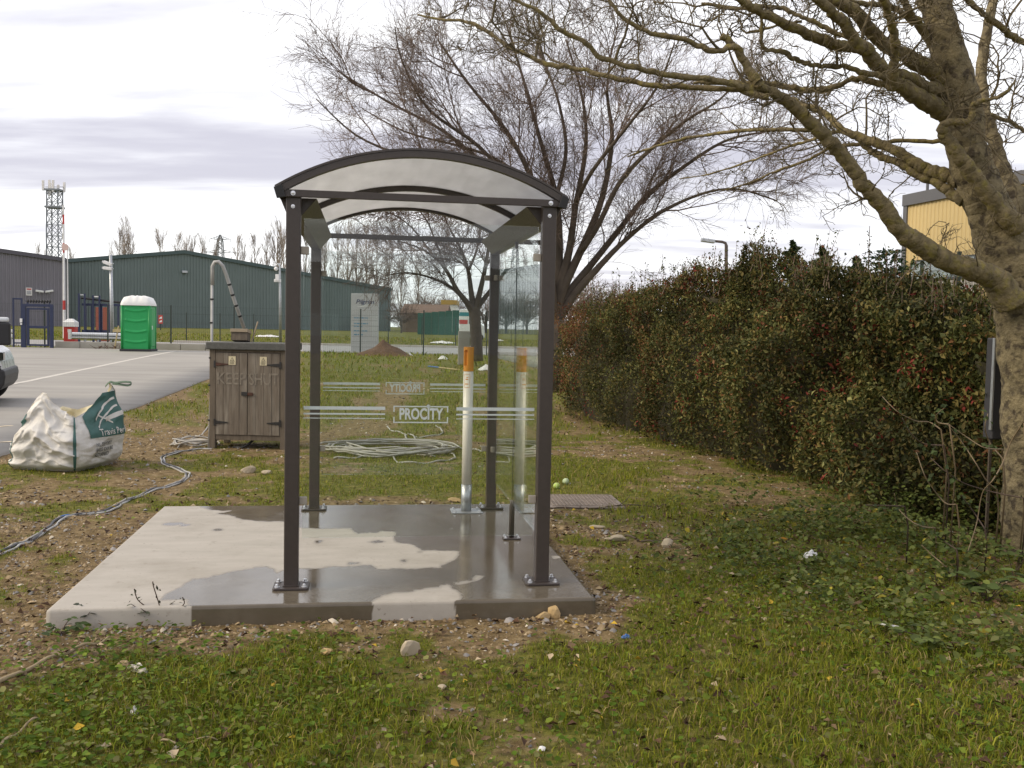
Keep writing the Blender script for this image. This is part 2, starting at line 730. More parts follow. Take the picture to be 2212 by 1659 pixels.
DRY = [
    [(330, 1080), (430, 1085), (432, 1099), (446, 1101), (505, 1103), (464, 1110), (500, 1116), (527, 1124), (597, 1127), (616, 1128), (651, 1140), (755, 1142), (771, 1155), (825, 1150), (852, 1150), (852, 1169), (898, 1178), (910, 1190), (987, 1190), (987, 1198), (979, 1209), (940, 1225), (882, 1227), (805, 1231), (801, 1223), (728, 1223), (651, 1229), (616, 1229), (605, 1236), (578, 1223), (555, 1223), (525, 1232), (465, 1242), (415, 1252), (375, 1272), (350, 1282), (345, 1297), (395, 1297), (400, 1307), (410, 1330), (60, 1345), (60, 1300)],
    [(801, 1298), (825, 1296), (832, 1288), (902, 1275), (971, 1265), (979, 1273), (1002, 1283), (987, 1292), (985, 1330), (806, 1330)],
    [(983, 1260), (1018, 1252), (1027, 1242), (1043, 1246), (1018, 1256), (991, 1262)],
    [(1187, 1204), (1222, 1203), (1225, 1207), (1190, 1208)]]
WETSPOT = [(811, 1170, 20, 3.5), (375, 1131, 22, 4), (401, 1134, 10, 3), (872, 1211, 8, 3), (760, 1218, 13, 2), (470, 1143, 14, 3), (690, 1170, 12, 3), (905, 1192, 6, 2), (560, 1255, 9, 2)]


def pip(x, y, poly):
    c = np.zeros(len(x), bool)
    n = len(poly)
    for i in range(n):
        x1, y1 = poly[i]
        x2, y2 = poly[(i + 1) % n]
        k = (y1 > y) != (y2 > y)
        xi = (x2 - x1) * (y - y1) / (y2 - y1 + 1e-12) + x1
        c ^= k & (x < xi)
    return c


DRYL = [[slab_pt(*p) for p in q] for q in DRY]


def wet_mask(a, b):
    ja = a + .035 * (fbm(a * 22, b * 22, 3, 4) - .5) + .05 * (fbm(a * 6, b * 6, 5, 2) - .5)
    jb = b + .07 * (fbm(a * 22, b * 22, 4, 4) - .5) + .08 * (fbm(a * 6, b * 6, 6, 2) - .5)
    dry = np.zeros(len(a), bool)
    for q in DRYL:
        dry |= pip(ja, jb, q)
    wet = ~dry
    for px, py, rx, ry in WETSPOT:
        c = slab_pt(px, py)
        e1 = slab_pt(px + rx, py)
        e2 = slab_pt(px, py - ry)
        rrx, rry = math.hypot(e1[0] - c[0], e1[1] - c[1]), math.hypot(e2[0] - c[0], e2[1] - c[1])
        wet |= ((ja - c[0]) / rrx) ** 2 + ((jb - c[1]) / rry) ** 2 < 1
    return wet.astype(float)


def soft_wet(a, b):
    m = 0
    for k in range(6):
        q = 2 * PI * k / 6
        m = m + wet_mask(a + (.006 + .006 * (k % 2)) * math.cos(q), b + (.012 + .012 * (k % 2)) * math.sin(q))
    return m / 6


x0, x1, y0, y1 = SLAB
step = .009
us = np.linspace(x0 + .014, x1 - .014, int((x1 - x0) / step))
vs_ = np.linspace(y0 + .014, y1 - .014, int((y1 - y0) / step))
UU, VV = np.meshgrid(us, vs_)
a_, b_ = UU.ravel(), VV.ravel()
zt = .0025 * (fbm(a_ * 2.2, b_ * 2.2, 40, 3) - .5)
wet = soft_wet(a_, b_)
Vt = np.stack([a_, b_, zt], 1)
nx_, ny_ = len(us), len(vs_)
I = np.arange(nx_ * ny_).reshape(ny_, nx_)
Q = [np.stack([I[:-1, :-1], I[:-1, 1:], I[1:, 1:], I[1:, :-1]], -1).reshape(-1, 4)]
loop = np.concatenate([I[0, :-1], I[:-1, -1], I[-1, ::-1][:-1], I[::-1, 0][:-1]])
base = Vt[loop]
cxm, cym = (x0 + x1) / 2, (y0 + y1) / 2
outx = np.where(np.isclose(base[:, 0], us[0]), -1, np.where(np.isclose(base[:, 0], us[-1]), 1, 0))
outy = np.where(np.isclose(base[:, 1], vs_[0]), -1, np.where(np.isclose(base[:, 1], vs_[-1]), 1, 0))
Vall, Wall = [Vt], [wet]
prev = loop
nn = len(Vt)
wl = wet[loop]
xs_front = base[:, 0]
pfl = slab_pt(410, 1312)[0]
pa, pb = slab_pt(806, 1302)[0], slab_pt(985, 1300)[0]
for off, dz in ((.006, -.002), (.012, -.008), (.014, -.02), (.015, -.06), (.016, -.10), (.018, -.22)):
    ring = base + np.stack([outx * off, outy * off, np.full(len(base), dz)], 1)
    jit = .012 * (vnoise(ring[:, 0] * 60, ring[:, 2] * 60 + 5, 9) - .5) + .02 * (vnoise(ring[:, 0] * 25, ring[:, 2] * 30, 10) - .5)
    fx = xs_front + jit
    wf = 1 - ((fx < pfl) | ((fx > pa) & (fx < pb))).astype(float)
    wr = np.where(outy < 0, wf, np.where(outx > 0, 1.0, wl))
    if off < .01:
        wr = np.maximum(wr * 0, np.where(outy < 0, wf, wl))
    Vall.append(ring)
    Wall.append(wr)
    k = np.arange(len(loop)) + nn
    Q.append(np.stack([prev, np.roll(prev, -1), np.roll(k, -1), k], 1)[:, ::-1])
    prev = k
    nn += len(loop)
me = fast_mesh('concrete_pad', np.vstack(Vall), Q, attrs={'wet': np.concatenate(Wall)})


def pad_material():
    m = bpy.data.materials.new('pad concrete with wet patches')
    m.use_nodes = True
    t = m.node_tree
    p = t.nodes['Principled BSDF']
    a = t.nodes.new('ShaderNodeAttribute')
    a.attribute_name = 'wet'
    tcn = t.nodes.new('ShaderNodeTexCoord')

    def nz(s, d=5, r=.6, st=None):
        n = t.nodes.new('ShaderNodeTexNoise')
        n.inputs['Scale'].default_value = s
        n.inputs['Detail'].default_value = d
        n.inputs['Roughness'].default_value = r
        v = tcn.outputs['Object']
        if st:
            mp = t.nodes.new('ShaderNodeMapping')
            mp.inputs['Scale'].default_value = st
            t.links.new(v, mp.inputs[0])
            v = mp.outputs[0]
        t.links.new(v, n.inputs['Vector'])
        return n.outputs[0]

    def mr(v, a0, a1, b0, b1):
        n = t.nodes.new('ShaderNodeMapRange')
        t.links.new(v, n.inputs[0])
        for i, q in enumerate((a0, a1, b0, b1)):
            n.inputs[i + 1].default_value = q
        return n.outputs[0]

    def mixc(f, x, y):
        n = t.nodes.new('ShaderNodeMix')
        n.data_type = 'RGBA'
        for i, v in ((0, f), (6, x), (7, y)):
            if isinstance(v, tuple):
                n.inputs[i].default_value = v + (1,)
            else:
                t.links.new(v, n.inputs[i])
        return n.outputs[2]
    dry = mixc(mr(nz(3, 6, .65, (.6, 2, 1)), .3, .75, 0, 1), (.47, .435, .385), (.37, .34, .295))
    wetc = mixc(mr(nz(2.2, 6, .65), .3, .7, 0, 1), (.088, .070, .046), (.150, .128, .096))
    stain = mr(nz(1.3, 8, .7), .50, .72, 0, .6)
    dry = mixc(stain, dry, (.27, .24, .19))
    mud = mr(nz(7, 8, .75), .58, .70, 0, .55)
    dry = mixc(mud, dry, (.20, .165, .12))
    col = mixc(a.outputs['Fac'], dry, wetc)
    spots = mr(nz(38, 3, .5), .68, .73, 0, .6)
    col = mixc(spots, col, (.14, .115, .085))

    t.links.new(col, p.inputs['Base Color'])
    rw = mr(nz(3.1, 5, .6), .35, .68, .025, .17)
    n = t.nodes.new('ShaderNodeMix')
    n.data_type = 'FLOAT'
    t.links.new(a.outputs['Fac'], n.inputs[0])
    n.inputs[2].default_value = .8
    t.links.new(rw, n.inputs[3])
    t.links.new(n.outputs[0], p.inputs['Roughness'])
    b = t.nodes.new('ShaderNodeBump')
    b.inputs['Distance'].default_value = .0008
    b.inputs['Strength'].default_value = .7
    t.links.new(nz(60, 6, .6), b.inputs['Height'])
    t.links.new(b.outputs[0], p.inputs['Normal'])
    return m


pad = link('concrete_pad', me, pad_material(), smooth=False)
pad.location = (SX, SY, SLABZ)
pad.rotation_euler = (0, 0, SYAW)
tag(pad, 'raised concrete pad under the shelter, half wet and half dry', kind='structure')

# ------------------------------------------------------------------ smoking shelter
M_post = mat('dark brown powder coat', (.056, .044, .039), .40, .10, 30, .0004, 300)
M_galv = mat('galvanised steel', (.46, .48, .50), .42, .18, 14, .0005, 60, metal=.75)
M_bolt = mat('bright zinc bolt', (.75, .76, .78), .3, .05, 30, metal=.9)
M_black = mat('black plastic', (.012, .012, .013), .5, .1, 20)
M_roofp = mat('opal polycarbonate', (.80, .80, .80), .35, .07, 3, 0, trans=.62, stretch=(4, 1, 1))
M_glass = glass_mat('clear safety glass', (.955, .975, .965), .005)
M_print = mat('frosted white print', (.74, .79, .79), .6, .05, 20, trans=.3)
M_clip = mat('beige glass clip', (.36, .32, .27), .5, .1, 20)

SW, SDP, SH = 1.453, 2.407, 2.21
sh = empty('smoking_shelter', (SX, SY, SLABZ), SYAW, 'dark brown framed glass smoking shelter with opal curved roof on a concrete pad', 'shelter')
hp = .040


def bolt(parent, p, axis, r=.011, h=.010):
    b = MB()
    a = Vector(axis)
    b.tube([Vector(p), Vector(p) + a * h * .35], [r * 1.5, r * 1.5], 10)
    b.tube([Vector(p) + a * h * .35, Vector(p) + a * h, Vector(p) + a * h * 1.25], [r, r, r * .5], 8)
    return b.build('bolt', M_bolt, parent, smooth=False)


for i, (cx, cy) in enumerate(((0, 0), (SW, 0), (0, SDP), (SW, SDP))):
    post = MB().box(cx - hp, cx + hp, cy - hp, cy + hp, .012, SH + .035).build('post', M_post, sh, .006)
    pl = MB().prism([(cx + sx * .1 - (sx * .012 if k else 0), cy + sy * .085 - (0 if k else sy * .012)) for sx, sy, k in ((-1, -1, 0), (-1, -1, 1), (1, -1, 1), (1, -1, 0), (1, 1, 0), (1, 1, 1), (-1, 1, 1), (-1, 1, 0))], 0.001, .014, 'z')
    pl.build('base_plate', M_post, post, .003)
    MB().box(cx - hp - .006, cx + hp + .006, cy - hp - .006, cy + hp + .006, .0145, .020).build('weld_collar', M_post, post, .002)
    for sx in (-1, 1):
        for sy in (-1, 1):
            bolt(post, (cx + sx * .075, cy + sy * .058, .0145), (0, 0, 1), .010, .016)
    if i < 2:
        bolt(post, (cx - .002, cy - hp, SH - .05), (0, -1, 0), .0075, .006)

# roof: three arched ribs, opal sheet, two eave gutters, tie bars
OV = .072
EAVE = 2.222
APEX = 2.452
half = SW / 2 + OV
rise = APEX - EAVE
Rr = (half * half + rise * rise) / (2 * rise)
th = math.asin(half / Rr)


def arc(r_off, n=28, t0=-1., t1=1.):
    out = []
    for i in range(n + 1):
        q = th * (t0 + (t1 - t0) * i / n)
        out.append((SW / 2 + (Rr + r_off) * math.sin(q), APEX - Rr + (Rr + r_off) * math.cos(q)))
    return out


def arch_rib(y0, y1, lo, hi, name, m, parent):
    a, b = arc(lo), arc(hi)
    bm_ = MB()
    n = len(a)
    vs = [(p[0], y0, p[1]) for p in a] + [(p[0], y0, p[1]) for p in b] + [(p[0], y1, p[1]) for p in a] + [(p[0], y1, p[1]) for p in b]
    fs = []
    for i in range(n - 1):
        fs += [(i, i + 1, n + i + 1, n + i), (2 * n + i, 3 * n + i, 3 * n + i + 1, 2 * n + i + 1), (n + i, n + i + 1, 3 * n + i + 1, 3 * n + i), (i, 2 * n + i, 2 * n + i + 1, i + 1)]
    fs += [(0, n, 3 * n, 2 * n), (n - 1, 3 * n - 1, 4 * n - 1, 2 * n - 1)]
    return bm_.poly(vs, fs).build(name, m, parent)


RF0, RF1 = -.06, SDP + .06
arch_rib(RF0 - .012, RF0 + .035, .004, .040, 'front_arch', M_post, sh)
arch_rib(RF0 - .016, RF0 + .05, .042, .054, 'front_arch_cap', M_post, sh)
arch_rib(SDP / 2 - .02, SDP / 2 + .02, -.012, .0225, 'middle_arch', M_post, sh)
arch_rib(SDP / 2 - .03, SDP / 2 + .03, .037, .050, 'middle_arch_cap', M_post, sh)
arch_rib(RF1 - .035, RF1 + .012, .004, .040, 'rear_arch', M_post, sh)
arch_rib(RF1 - .05, RF1 + .016, .042, .054, 'rear_arch_cap', M_post, sh)
arch_rib(RF0 + .036, SDP / 2 - .001, .024, .034, 'roof_sheet', M_roofp, sh)
arch_rib(SDP / 2 + .001, RF1 - .036, .024, .034, 'roof_sheet', M_roofp, sh)
for s, xx in ((-1, 0), (1, SW)):
    # eave beam: a deep folded plate leaning outwards, from post heads to the roof edge
    xi, xo = xx + s * .000, xx + s * (OV + .01)
    pts = [(xx - s * .030, SH - .105), (xx + s * .034, SH - .105), (xo, EAVE - .01), (xo, EAVE + .028), (xo - s * .03, EAVE + .028), (xx - s * .03, SH + .02)]
    MB().prism([(xx - s * .034, SH - .10), (xx + s * .036, SH - .10), (xo - s * .004, EAVE - .012), (xo - s * .04, EAVE - .004), (xx - s * .125, EAVE - .004)], hp + .001, SDP - hp - .001, 'y').build('eave_beam', M_post, sh, .003)
    MB().prism([(xo - s * .038, EAVE - .003), (xo, EAVE - .012), (xo + s * .012, EAVE + .03), (xo - s * .01, EAVE + .045)], RF0, RF1, 'y').build('gutter', M_post, sh, .003)
    for yy, d in ((RF0, -1), (RF1, 1)):
        ya, yb = (yy - .03, yy - .0165) if d < 0 else (yy + .0165, yy + .03)
        MB().prism([(xo - s * .045, EAVE - .018), (xo + s * .004, EAVE - .026), (xo + s * .022, EAVE + .035), (xo - s * .02, EAVE + .056)], ya, yb, 'y').build('end_cap', M_black, sh, .004)
for yy, d in ((-hp - .022, -1), (SDP + hp + .001, 1)):
    z0 = SH + .000
    tb = MB().prism([(-.075, z0 + .005), (-.05, z0), (SW + .05, z0), (SW + .075, z0 + .005), (SW + .055, z0 + .04), (-.055, z0 + .04)], yy, yy + .021, 'y').build('tie_bar', M_post, sh, .002)
    for xx in (0.0, SW):
        bolt(tb, (xx, yy if d < 0 else yy + .021, z0 + .02), (0, d, 0), .009, .008)

# glass panels
GZ0, GZ1 = .285, 2.10


def stripes(parent, x0_, x1_, zc, yv, name='stripe'):
    for z_, h in ((zc + .022, .019), (zc - .011, .009), (zc - .036, .0045)):
        MB().box(x0_, x1_, yv, yv + .0006, z_ - h / 2, z_ + h / 2).build(name, M_print, parent, fix=True)


def glass_front(yv, face):
    """panel in the x-z plane; face -1: print on the side facing -y"""
    g = MB().box(hp + .018, SW - hp - .018, yv - .004, yv + .004, GZ0, GZ1).build('glass_panel', M_glass, sh, fix=True)
    yp = yv - .0052
    zc = 1.01
    cxm = SW / 2
    stripes(g, hp + .022, cxm - .205, zc, yp)
    stripes(g, cxm + .205, SW - hp - .022, zc, yp)
    me = text_mesh('PROCITY', .090, .0003, 0, .0028)
    xs = [v.co.x for v in me.vertices]
    wd = max(xs) - min(xs)
    zc2 = zc - .012
    for v in me.vertices:
        x, z, y = v.co.x / wd * .252, v.co.y, v.co.z
        v.co = (cxm + (x if face < 0 else -x), yp + .0003 + y, zc2 + z)
    link('lettering', me, M_print, g)
    b = MB()
    w2, h2, t_ = .158, .046, .007
    for sz in (-1, 1):
        b.box(cxm - w2, cxm + w2, yp, yp + .0006, zc2 + sz * h2 - t_ / 2, zc2 + sz * h2 + t_ / 2)
        for sx in (-1, 1):
            xa = cxm + sx * (w2 - t_ / 2)
            z_a, z_b = sorted((zc2 + sz * (h2 - t_ / 2 - .0002), zc2 + sz * (h2 - .032)))
            b.box(xa - t_ / 2, xa + t_ / 2, yp, yp + .0006, z_a, z_b)
    b.build('logo_frame', M_print, g)
    MB().tube([(cxm + .043, yp, zc2 + h2 + .001), (cxm + .043, yp + .0007, zc2 + h2 + .001)], [.011, .011], 14).build('logo_dot', M_print, g)
    for xx, s in ((hp, 1), (SW - hp, -1)):
        for zz in (.50, 1.92):
            MB().box(min(xx + s * .001, xx + s * .045), max(xx + s * .001, xx + s * .045), yv - .014, yv + .014, zz - .022, zz + .022).build('glass_clip', M_clip, sh, .003)
    return g


glass_front(0.0, -1)
glass_front(SDP, 1)
for ya, yb in ((hp + .02, SDP / 2 - .006), (SDP / 2 + .006, SDP - hp - .02)):
    MB().box(SW - .004, SW + .004, ya, yb, GZ0 - .03, GZ1).build('glass_panel', M_glass, sh)
for yy in (hp, SDP - hp):
    s = 1 if yy < 1 else -1
    for zz in (.50, 1.92):
        MB().box(SW - .014, SW + .014, min(yy + s * .001, yy + s * .045), max(yy + s * .001, yy + s * .045), zz - .022, zz + .022).build('glass_clip', M_clip, sh, .003)
# middle foot of the side glass
mf = MB().tube([(SW, SDP / 2, .012), (SW, SDP / 2, .24), (SW, SDP / 2, .275), (SW, SDP / 2, .285)], [.019, .019, .014, .004], 14).build('foot_post', M_post, sh, smooth=True)
MB().box(SW - .062, SW + .062, SDP / 2 - .045, SDP / 2 + .045, .001, .011).build('base_plate', M_post, mf, .003)
for sx in (-1, 1):
    for sy in (-1, 1):
        bolt(mf, (SW + sx * .046, SDP / 2 + sy * .03, .0115), (0, 0, 1), .008, .012)
MB().box(SW - .014, SW + .014, SDP / 2 - .018, SDP / 2 + .018, GZ1 - .03, SH - .10).build('top_bracket', M_post, sh, .003)
MB().box(SW - .0035, SW + .0035, SDP / 2 - .0055, SDP / 2 + .0055, .286, GZ1 - .031).build('joint_seal', M_black, sh)

# ------------------------------------------------------------------ ash bin shaped like a cigarette
M_white = mat('white lacquer', (.84, .81, .73), .35, .05, 10)
M_orange = mat('orange lacquer', (.72, .29, .022), .4, .07, 12)
M_orange_d = mat('orange lacquer inside', (.60, .20, .015), .5, .07, 12)
bp_ = slab_pt(1006.8, 1105)
bw = to_world(*bp_)
bn = empty('ash_bin', (bw[0], bw[1], SLABZ), SYAW, 'white cigarette shaped ash bin with orange top inside the glass shelter', 'ash bin')
MB().box(-.125, .125, -.10, .10, .001, .008).build('base_plate', M_galv, bn, .003)
for sx in (-1, 1):
    for sy in (-1, 1):
        bolt(bn, (sx * .10, sy * .075, .0085), (0, 0, 1), .009, .012)
MB().cyl(0, 0, .0085, .225, .043, 28).build('galvanised_sleeve', M_galv, bn, smooth=True)
MB().cyl(0, 0, .226, 1.152, .0405, 28).build('white_tube', M_white, bn, smooth=True)


def slot_tube(z0, z1, r, ang0, zc, zh, aw, depth):
    nz_, na_ = 36, 56
    vs, fs, inner = [], [], []
    for i in range(nz_ + 1):
        z = z0 + (z1 - z0) * i / nz_
        for k in range(na_):
            a = 2 * PI * k / na_
            da = (a - ang0 + PI) % (2 * PI) - PI
            # capsule slot
            dz = max(abs(z - zc) - (zh - aw * r), 0)
            d = math.hypot(da * r, dz)
            q = 1 - min(max((d - aw * r * .92) / (aw * r * .10), 0), 1)
            rr = r - depth * q
            vs.append((rr * math.cos(a), rr * math.sin(a), z))
    for i in range(nz_):
        for k in range(na_):
            fs.append((i * na_ + k, i * na_ + (k + 1) % na_, (i + 1) * na_ + (k + 1) % na_, (i + 1) * na_ + k))
    fs.append(tuple(nz_ * na_ + k for k in range(na_)))
    return MB().poly(vs, fs)


slot_tube(1.153, 1.350, .0415, math.radians(228), 1.262, .062, .50, .022).build('orange_top', M_orange, bn)
# printed no-smoking notice, wrapped round the tube
st = MB()


def wrap(r, a0, a1, z0, z1, n=8):
    vs, fs = [], []
    for i in range(n + 1):
        a = a0 + (a1 - a0) * i / n
        for z in (z0, z1):
            vs.append((r * math.cos(a), r * math.sin(a), z))
    for i in range(n):
        fs.append((2 * i, 2 * i + 2, 2 * i + 3, 2 * i + 1))
    st.poly(vs, fs)


ac = math.radians(248)
aw_ = .62
for z0_, z1_, a0_, a1_ in ((1.128, 1.131, -aw_, aw_), (1.020, 1.023, -aw_, aw_), (1.0235, 1.1275, -aw_, -aw_ + .07), (1.0235, 1.1275, aw_ - .07, aw_), (1.046, 1.054, -.45, .3), (1.0845, 1.092, -.3, .3), (1.10, 1.106, -.15, .32)):
    wrap(.0412, ac + a0_, ac + a1_, z0_, z1_)
st.build('printed_notice', M_orange, bn)

# ------------------------------------------------------------------ wooden meter cabinet
M_wood = mat('weathered brown timber', (.165, .135, .103), .8, .28, 5, .003, 30, col2=(.24, .21, .17), c2lo=.48, c2hi=.72, c2scale=2.4, stretch=(6, 6, .6))
M_wood2 = mat('weathered brown frame timber', (.14, .112, .082), .8, .28, 6, .003, 30, stretch=(6, 6, .6))
M_felt = mat('grey roofing felt', (.105, .105, .098), .95, .2, 30, .003, 120)
M_iron = mat('black iron', (.022, .02, .019), .55, .2, 20, .001, 80)
M_rust = mat('rusty iron', (.075, .032, .02), .8, .3, 25, .001, 80)
M_sticker = mat('cream warning label', (.66, .58, .38), .6, .08, 20)
M_ink = mat('dark print', (.05, .045, .04), .7, .05, 20)
M_chalk = mat('faded white chalk lettering', (.232, .200, .160), .95, .3, 30)
cl, cr = gnd(452, 968), gnd(616, 972)
cdir = (cr - cl)
CW = cdir.length
crz = math.atan2(cdir.y, cdir.x) + .02
cab = empty('meter_cabinet', (cl.x, cl.y, ground_z(cl.x, cl.y)), crz, 'weathered brown wooden cabinet with double doors under a felt top', 'cabinet')
CDP, CZ0, CZ1 = .62, .12, 1.27
pw = .075
for xx, yy in ((0, 0), (CW - pw, 0), (0, CDP - pw), (CW - pw, CDP - pw)):
    MB().box(xx, xx + pw, yy, yy + pw, -.05, CZ1).build('corner_post', M_wood2, cab, .004)
MB().box(pw + .001, CW - pw - .001, .008, .06, CZ0 - .01, CZ0 + .055).build('bottom_rail', M_wood2, cab, .003)
MB().box(pw + .001, CW - pw - .001, .006, .06, CZ1 - .032, CZ1).build('top_rail', M_wood2, cab, .003)
MB().box(.006, pw - .006, pw + .001, CDP - pw - .001, CZ0, CZ1).build('side_panel', M_wood2, cab, .002)
MB().box(CW - pw + .006, CW - .006, pw + .001, CDP - pw - .001, CZ0, CZ1).build('side_panel', M_wood2, cab, .002)
MB().box(pw + .001, CW - pw - .001, CDP - .05, CDP - .02, CZ0, CZ1).build('back_panel', M_wood2, cab, .002)
rf_ = MB().box(-.035, CW + .035, -.045, CDP + .05, CZ1 + .001, CZ1 + .095).build('felt_top', M_felt, cab, .012)
dz0, dz1 = CZ0 + .058, CZ1 - .036
xm = CW / 2 - .002
for dx0, dx1, side in ((pw + .004, xm - .002, -1), (xm + .002, CW - pw - .004, 1)):
    d = MB().box(dx0, dx1, .002, .03, dz0, dz1).build('door', M_wood, cab, .003)
    n = 4
    for k in range(n):
        xa = dx0 + .003 + (dx1 - dx0 - .006) * k / n
        xb = dx0 + .003 + (dx1 - dx0 - .006) * (k + 1) / n
        MB().box(xa + .0012, xb - .0012, -.004 - .0015 * ((k * 7) % 3), .0018, dz0 + .002, dz1 - .002).build('board', M_wood, d, .0015)
    for zz in (dz0 + .16, dz1 - .15):
        xh = dx0 if side < 0 else dx1
        s = -side
        MB().box(min(xh - s * .02, xh + s * .006), max(xh - s * .02, xh + s * .006), -.013, -.0085, zz - .045, zz + .045).build('hinge_plate', M_iron, d, .001)
        MB().prism([(xh + s * .007, zz - .022), (xh + s * .007, zz + .022), (xh + s * .165, zz + .006), (xh + s * .165, zz - .006)], -.014, -.0085, 'y').build('strap_hinge', M_rust if (side < 0 and zz > .7) else M_iron, d, .001)
    lx = dx0 + (dx1 - dx0) * (.53 if side < 0 else .49)
    lz = dz1 - .10
    s_ = MB().box(lx - .045, lx + .045, -.0115, -.0088, lz - .055, lz + .055).build('warning_label', M_sticker, d)
    MB().prism([(lx - .028, lz - .004), (lx + .028, lz - .004), (lx, lz + .042)], -.0128, -.0117, 'y').build('warning_triangle', M_ink, d)
    MB().prism([(lx - .019, lz + .001), (lx + .019, lz + .001), (lx, lz + .033)], -.0138, -.0130, 'y').build('warning_triangle_field', M_sticker, d)
    MB().prism([(lx + .002, lz + .026), (lx - .004, lz + .013), (lx + .001, lz + .013), (lx - .002, lz + .003), (lx + .005, lz + .016), (lx, lz + .016)], -.0146, -.0140, 'y').build('warning_bolt', M_ink, d)
    for k in range(4):
        MB().box(lx - .033, lx + .033 - .012 * (k % 2), -.0125, -.0117, lz - .016 - k * .0095, lz - .012 - k * .0095).build('label_print', M_ink, d)
    txt = text_mesh('KEEP' if side < 0 else 'SHUT', .215, .0003, 0, .002)
    xs = [v.co.x for v in txt.vertices]
    wd = max(xs) - min(xs)
    mx_ = (dx0 + dx1) / 2
    for v in txt.vertices:
        x, z, y = v.co.x / wd * (dx1 - dx0) * .90, v.co.y, v.co.z
        v.co = (mx_ + x, -.0092 + y, dz1 - .34 + z)
    link('chalk_lettering', txt, M_chalk, d)
lat = MB().box(xm - .075, xm + .004, -.022, -.010, .685, .735).build('latch', M_iron, cab, .002)
MB().box(xm + .005, xm + .075, -.020, -.010, .690, .728).build('latch_keeper', M_rust, cab, .002)
MB().tube([(.55, .12, .12), (.5, .05, .06), (.42, .03, .012), (.3, .04, .01)], .016, 8).build('black_cable', M_black, cab, smooth=True)

# ------------------------------------------------------------------ swan-neck conduit pole beside the cabinet
M_cond = mat('dull grey conduit', (.42, .42, .41), .6, .2, 10, .001, 50)
D0 = cl.y + .02
pb = gnd(455, 968)
X0p = pb.x - .03
base_p = Vector((X0p, D0, ground_z(X0p, D0)))
cp = empty('conduit_pole', base_p, 0, 'tall grey conduit pole with a bent swan neck rising beside the wooden cabinet', 'conduit')
top = at(458, 590, D0)
pts = [Vector((0, 0, -.05)), Vector((top.x - X0p, 0, 1.0)), top - base_p]
neck = [at(459, 575, D0), at(464, 566, D0), at(472, 565, D0), at(481, 574, D0 + .02), at(489, 594, D0 + .06), at(505, 645, D0 + .15), at(527, 708, D0 + .26)]
MB().tube(pts, .017, 10).build('pole', M_cond, cp, smooth=True)
nk = [top - base_p + Vector((.006, 0, -.15))] + [p - base_p for p in neck]
cz = MB().tube(nk, .023, 10).build('conduit', M_cond, cp, smooth=True)
for t_ in (.2, .42, .62, .8):
    i = 5 + int(t_ * 2 // 1)
    a_, b_ = (nk[5], nk[6]) if t_ < .5 else (nk[6], nk[7])
    f = (t_ * 2) % 1
    c = a_.lerp(b_, f)
    d = (b_ - a_).normalized()
    MB().tube([c - d * .012, c + d * .012], .0252, 10).build('cable_tie', M_black, cz)
for zz in (.35, .8, 1.15, 1.6, 1.9):
    MB().tube([(.0 + (top.x - X0p) * zz / 2, 0, zz), (.0 + (top.x - X0p) * zz / 2, 0, zz + .02)], .0235, 10).build('clip', M_black, cp)
# offcut box standing on the cabinet top, at the foot of the conduit
M_plywood = mat('pale plywood offcut', (.36, .29, .20), .8, .2, 8, .001, 60)
ob = at(520, 731, D0 + .30)
cab_top = cab.location.z + CZ1 + .096
ow = empty('wooden_box', (ob.x, ob.y, cab_top), .05, 'small tilted plywood box on the felt top of the cabinet', 'box')
Mx = Matrix.Translation((0, 0, .012)) @ Matrix.Rotation(-.12, 4, 'X')
MB().box(-.105, .105, -.10, .10, .0, .105, Mx).build('box_body', M_wood2, ow, .003)
MB().box(-.112, .112, -.118, .11, .1055, .15, Mx).build('box_lid', M_plywood, ow, .003)
MB().tube([(.13, .05, 0.0), (.20, .10, .27)], .011, 6).build('stick', M_plywood, ow)

# ------------------------------------------------------------------ cables on the ground
M_cab_l = mat('pale grey cable sheath', (.40, .38, .34), .55, .12, 12)
M_cab_d = mat('dark grey cable sheath', (.075, .075, .082), .55, .2, 12)
M_cab_b = mat('blue tape', (.05, .14, .38), .5, .1, 12)


def spline(P, n=8):
    P = [Vector(p) for p in P]
    out = []
    for i in range(len(P) - 1):
        p0, p1, p2, p3 = P[max(i - 1, 0)], P[i], P[i + 1], P[min(i + 2, len(P) - 1)]
        for k in range(n):
            t = k / n
            out.append(.5 * ((2 * p1) + (p2 - p0) * t + (2 * p0 - 5 * p1 + 4 * p2 - p3) * t * t + (3 * p1 - p0 - 3 * p2 + p3) * t ** 3))
    out.append(P[-1])
    return out


def lay(px, r, off=0., lift=.0, n=8):
    P = []
    for p in px:
        g = gnd(p[0], p[1])
        P.append(g)
    out = []
    S = spline(P, n)
    for i, p in enumerate(S):
        d = S[min(i + 1, len(S) - 1)] - S[max(i - 1, 0)]
        s = Vector((-d.y, d.x, 0))
        s = s.normalized() if s.length > 1e-6 else Vector((1, 0, 0))
        q = p + s * (off + .006 * math.sin(i * .9 + off * 300) + .010 * math.sin(i * .23 + off * 170))
        q.z = ground_z(q.x, q.y) + r * .8 + lift + .004 * math.sin(i * .5)
        out.append(q)
    return out


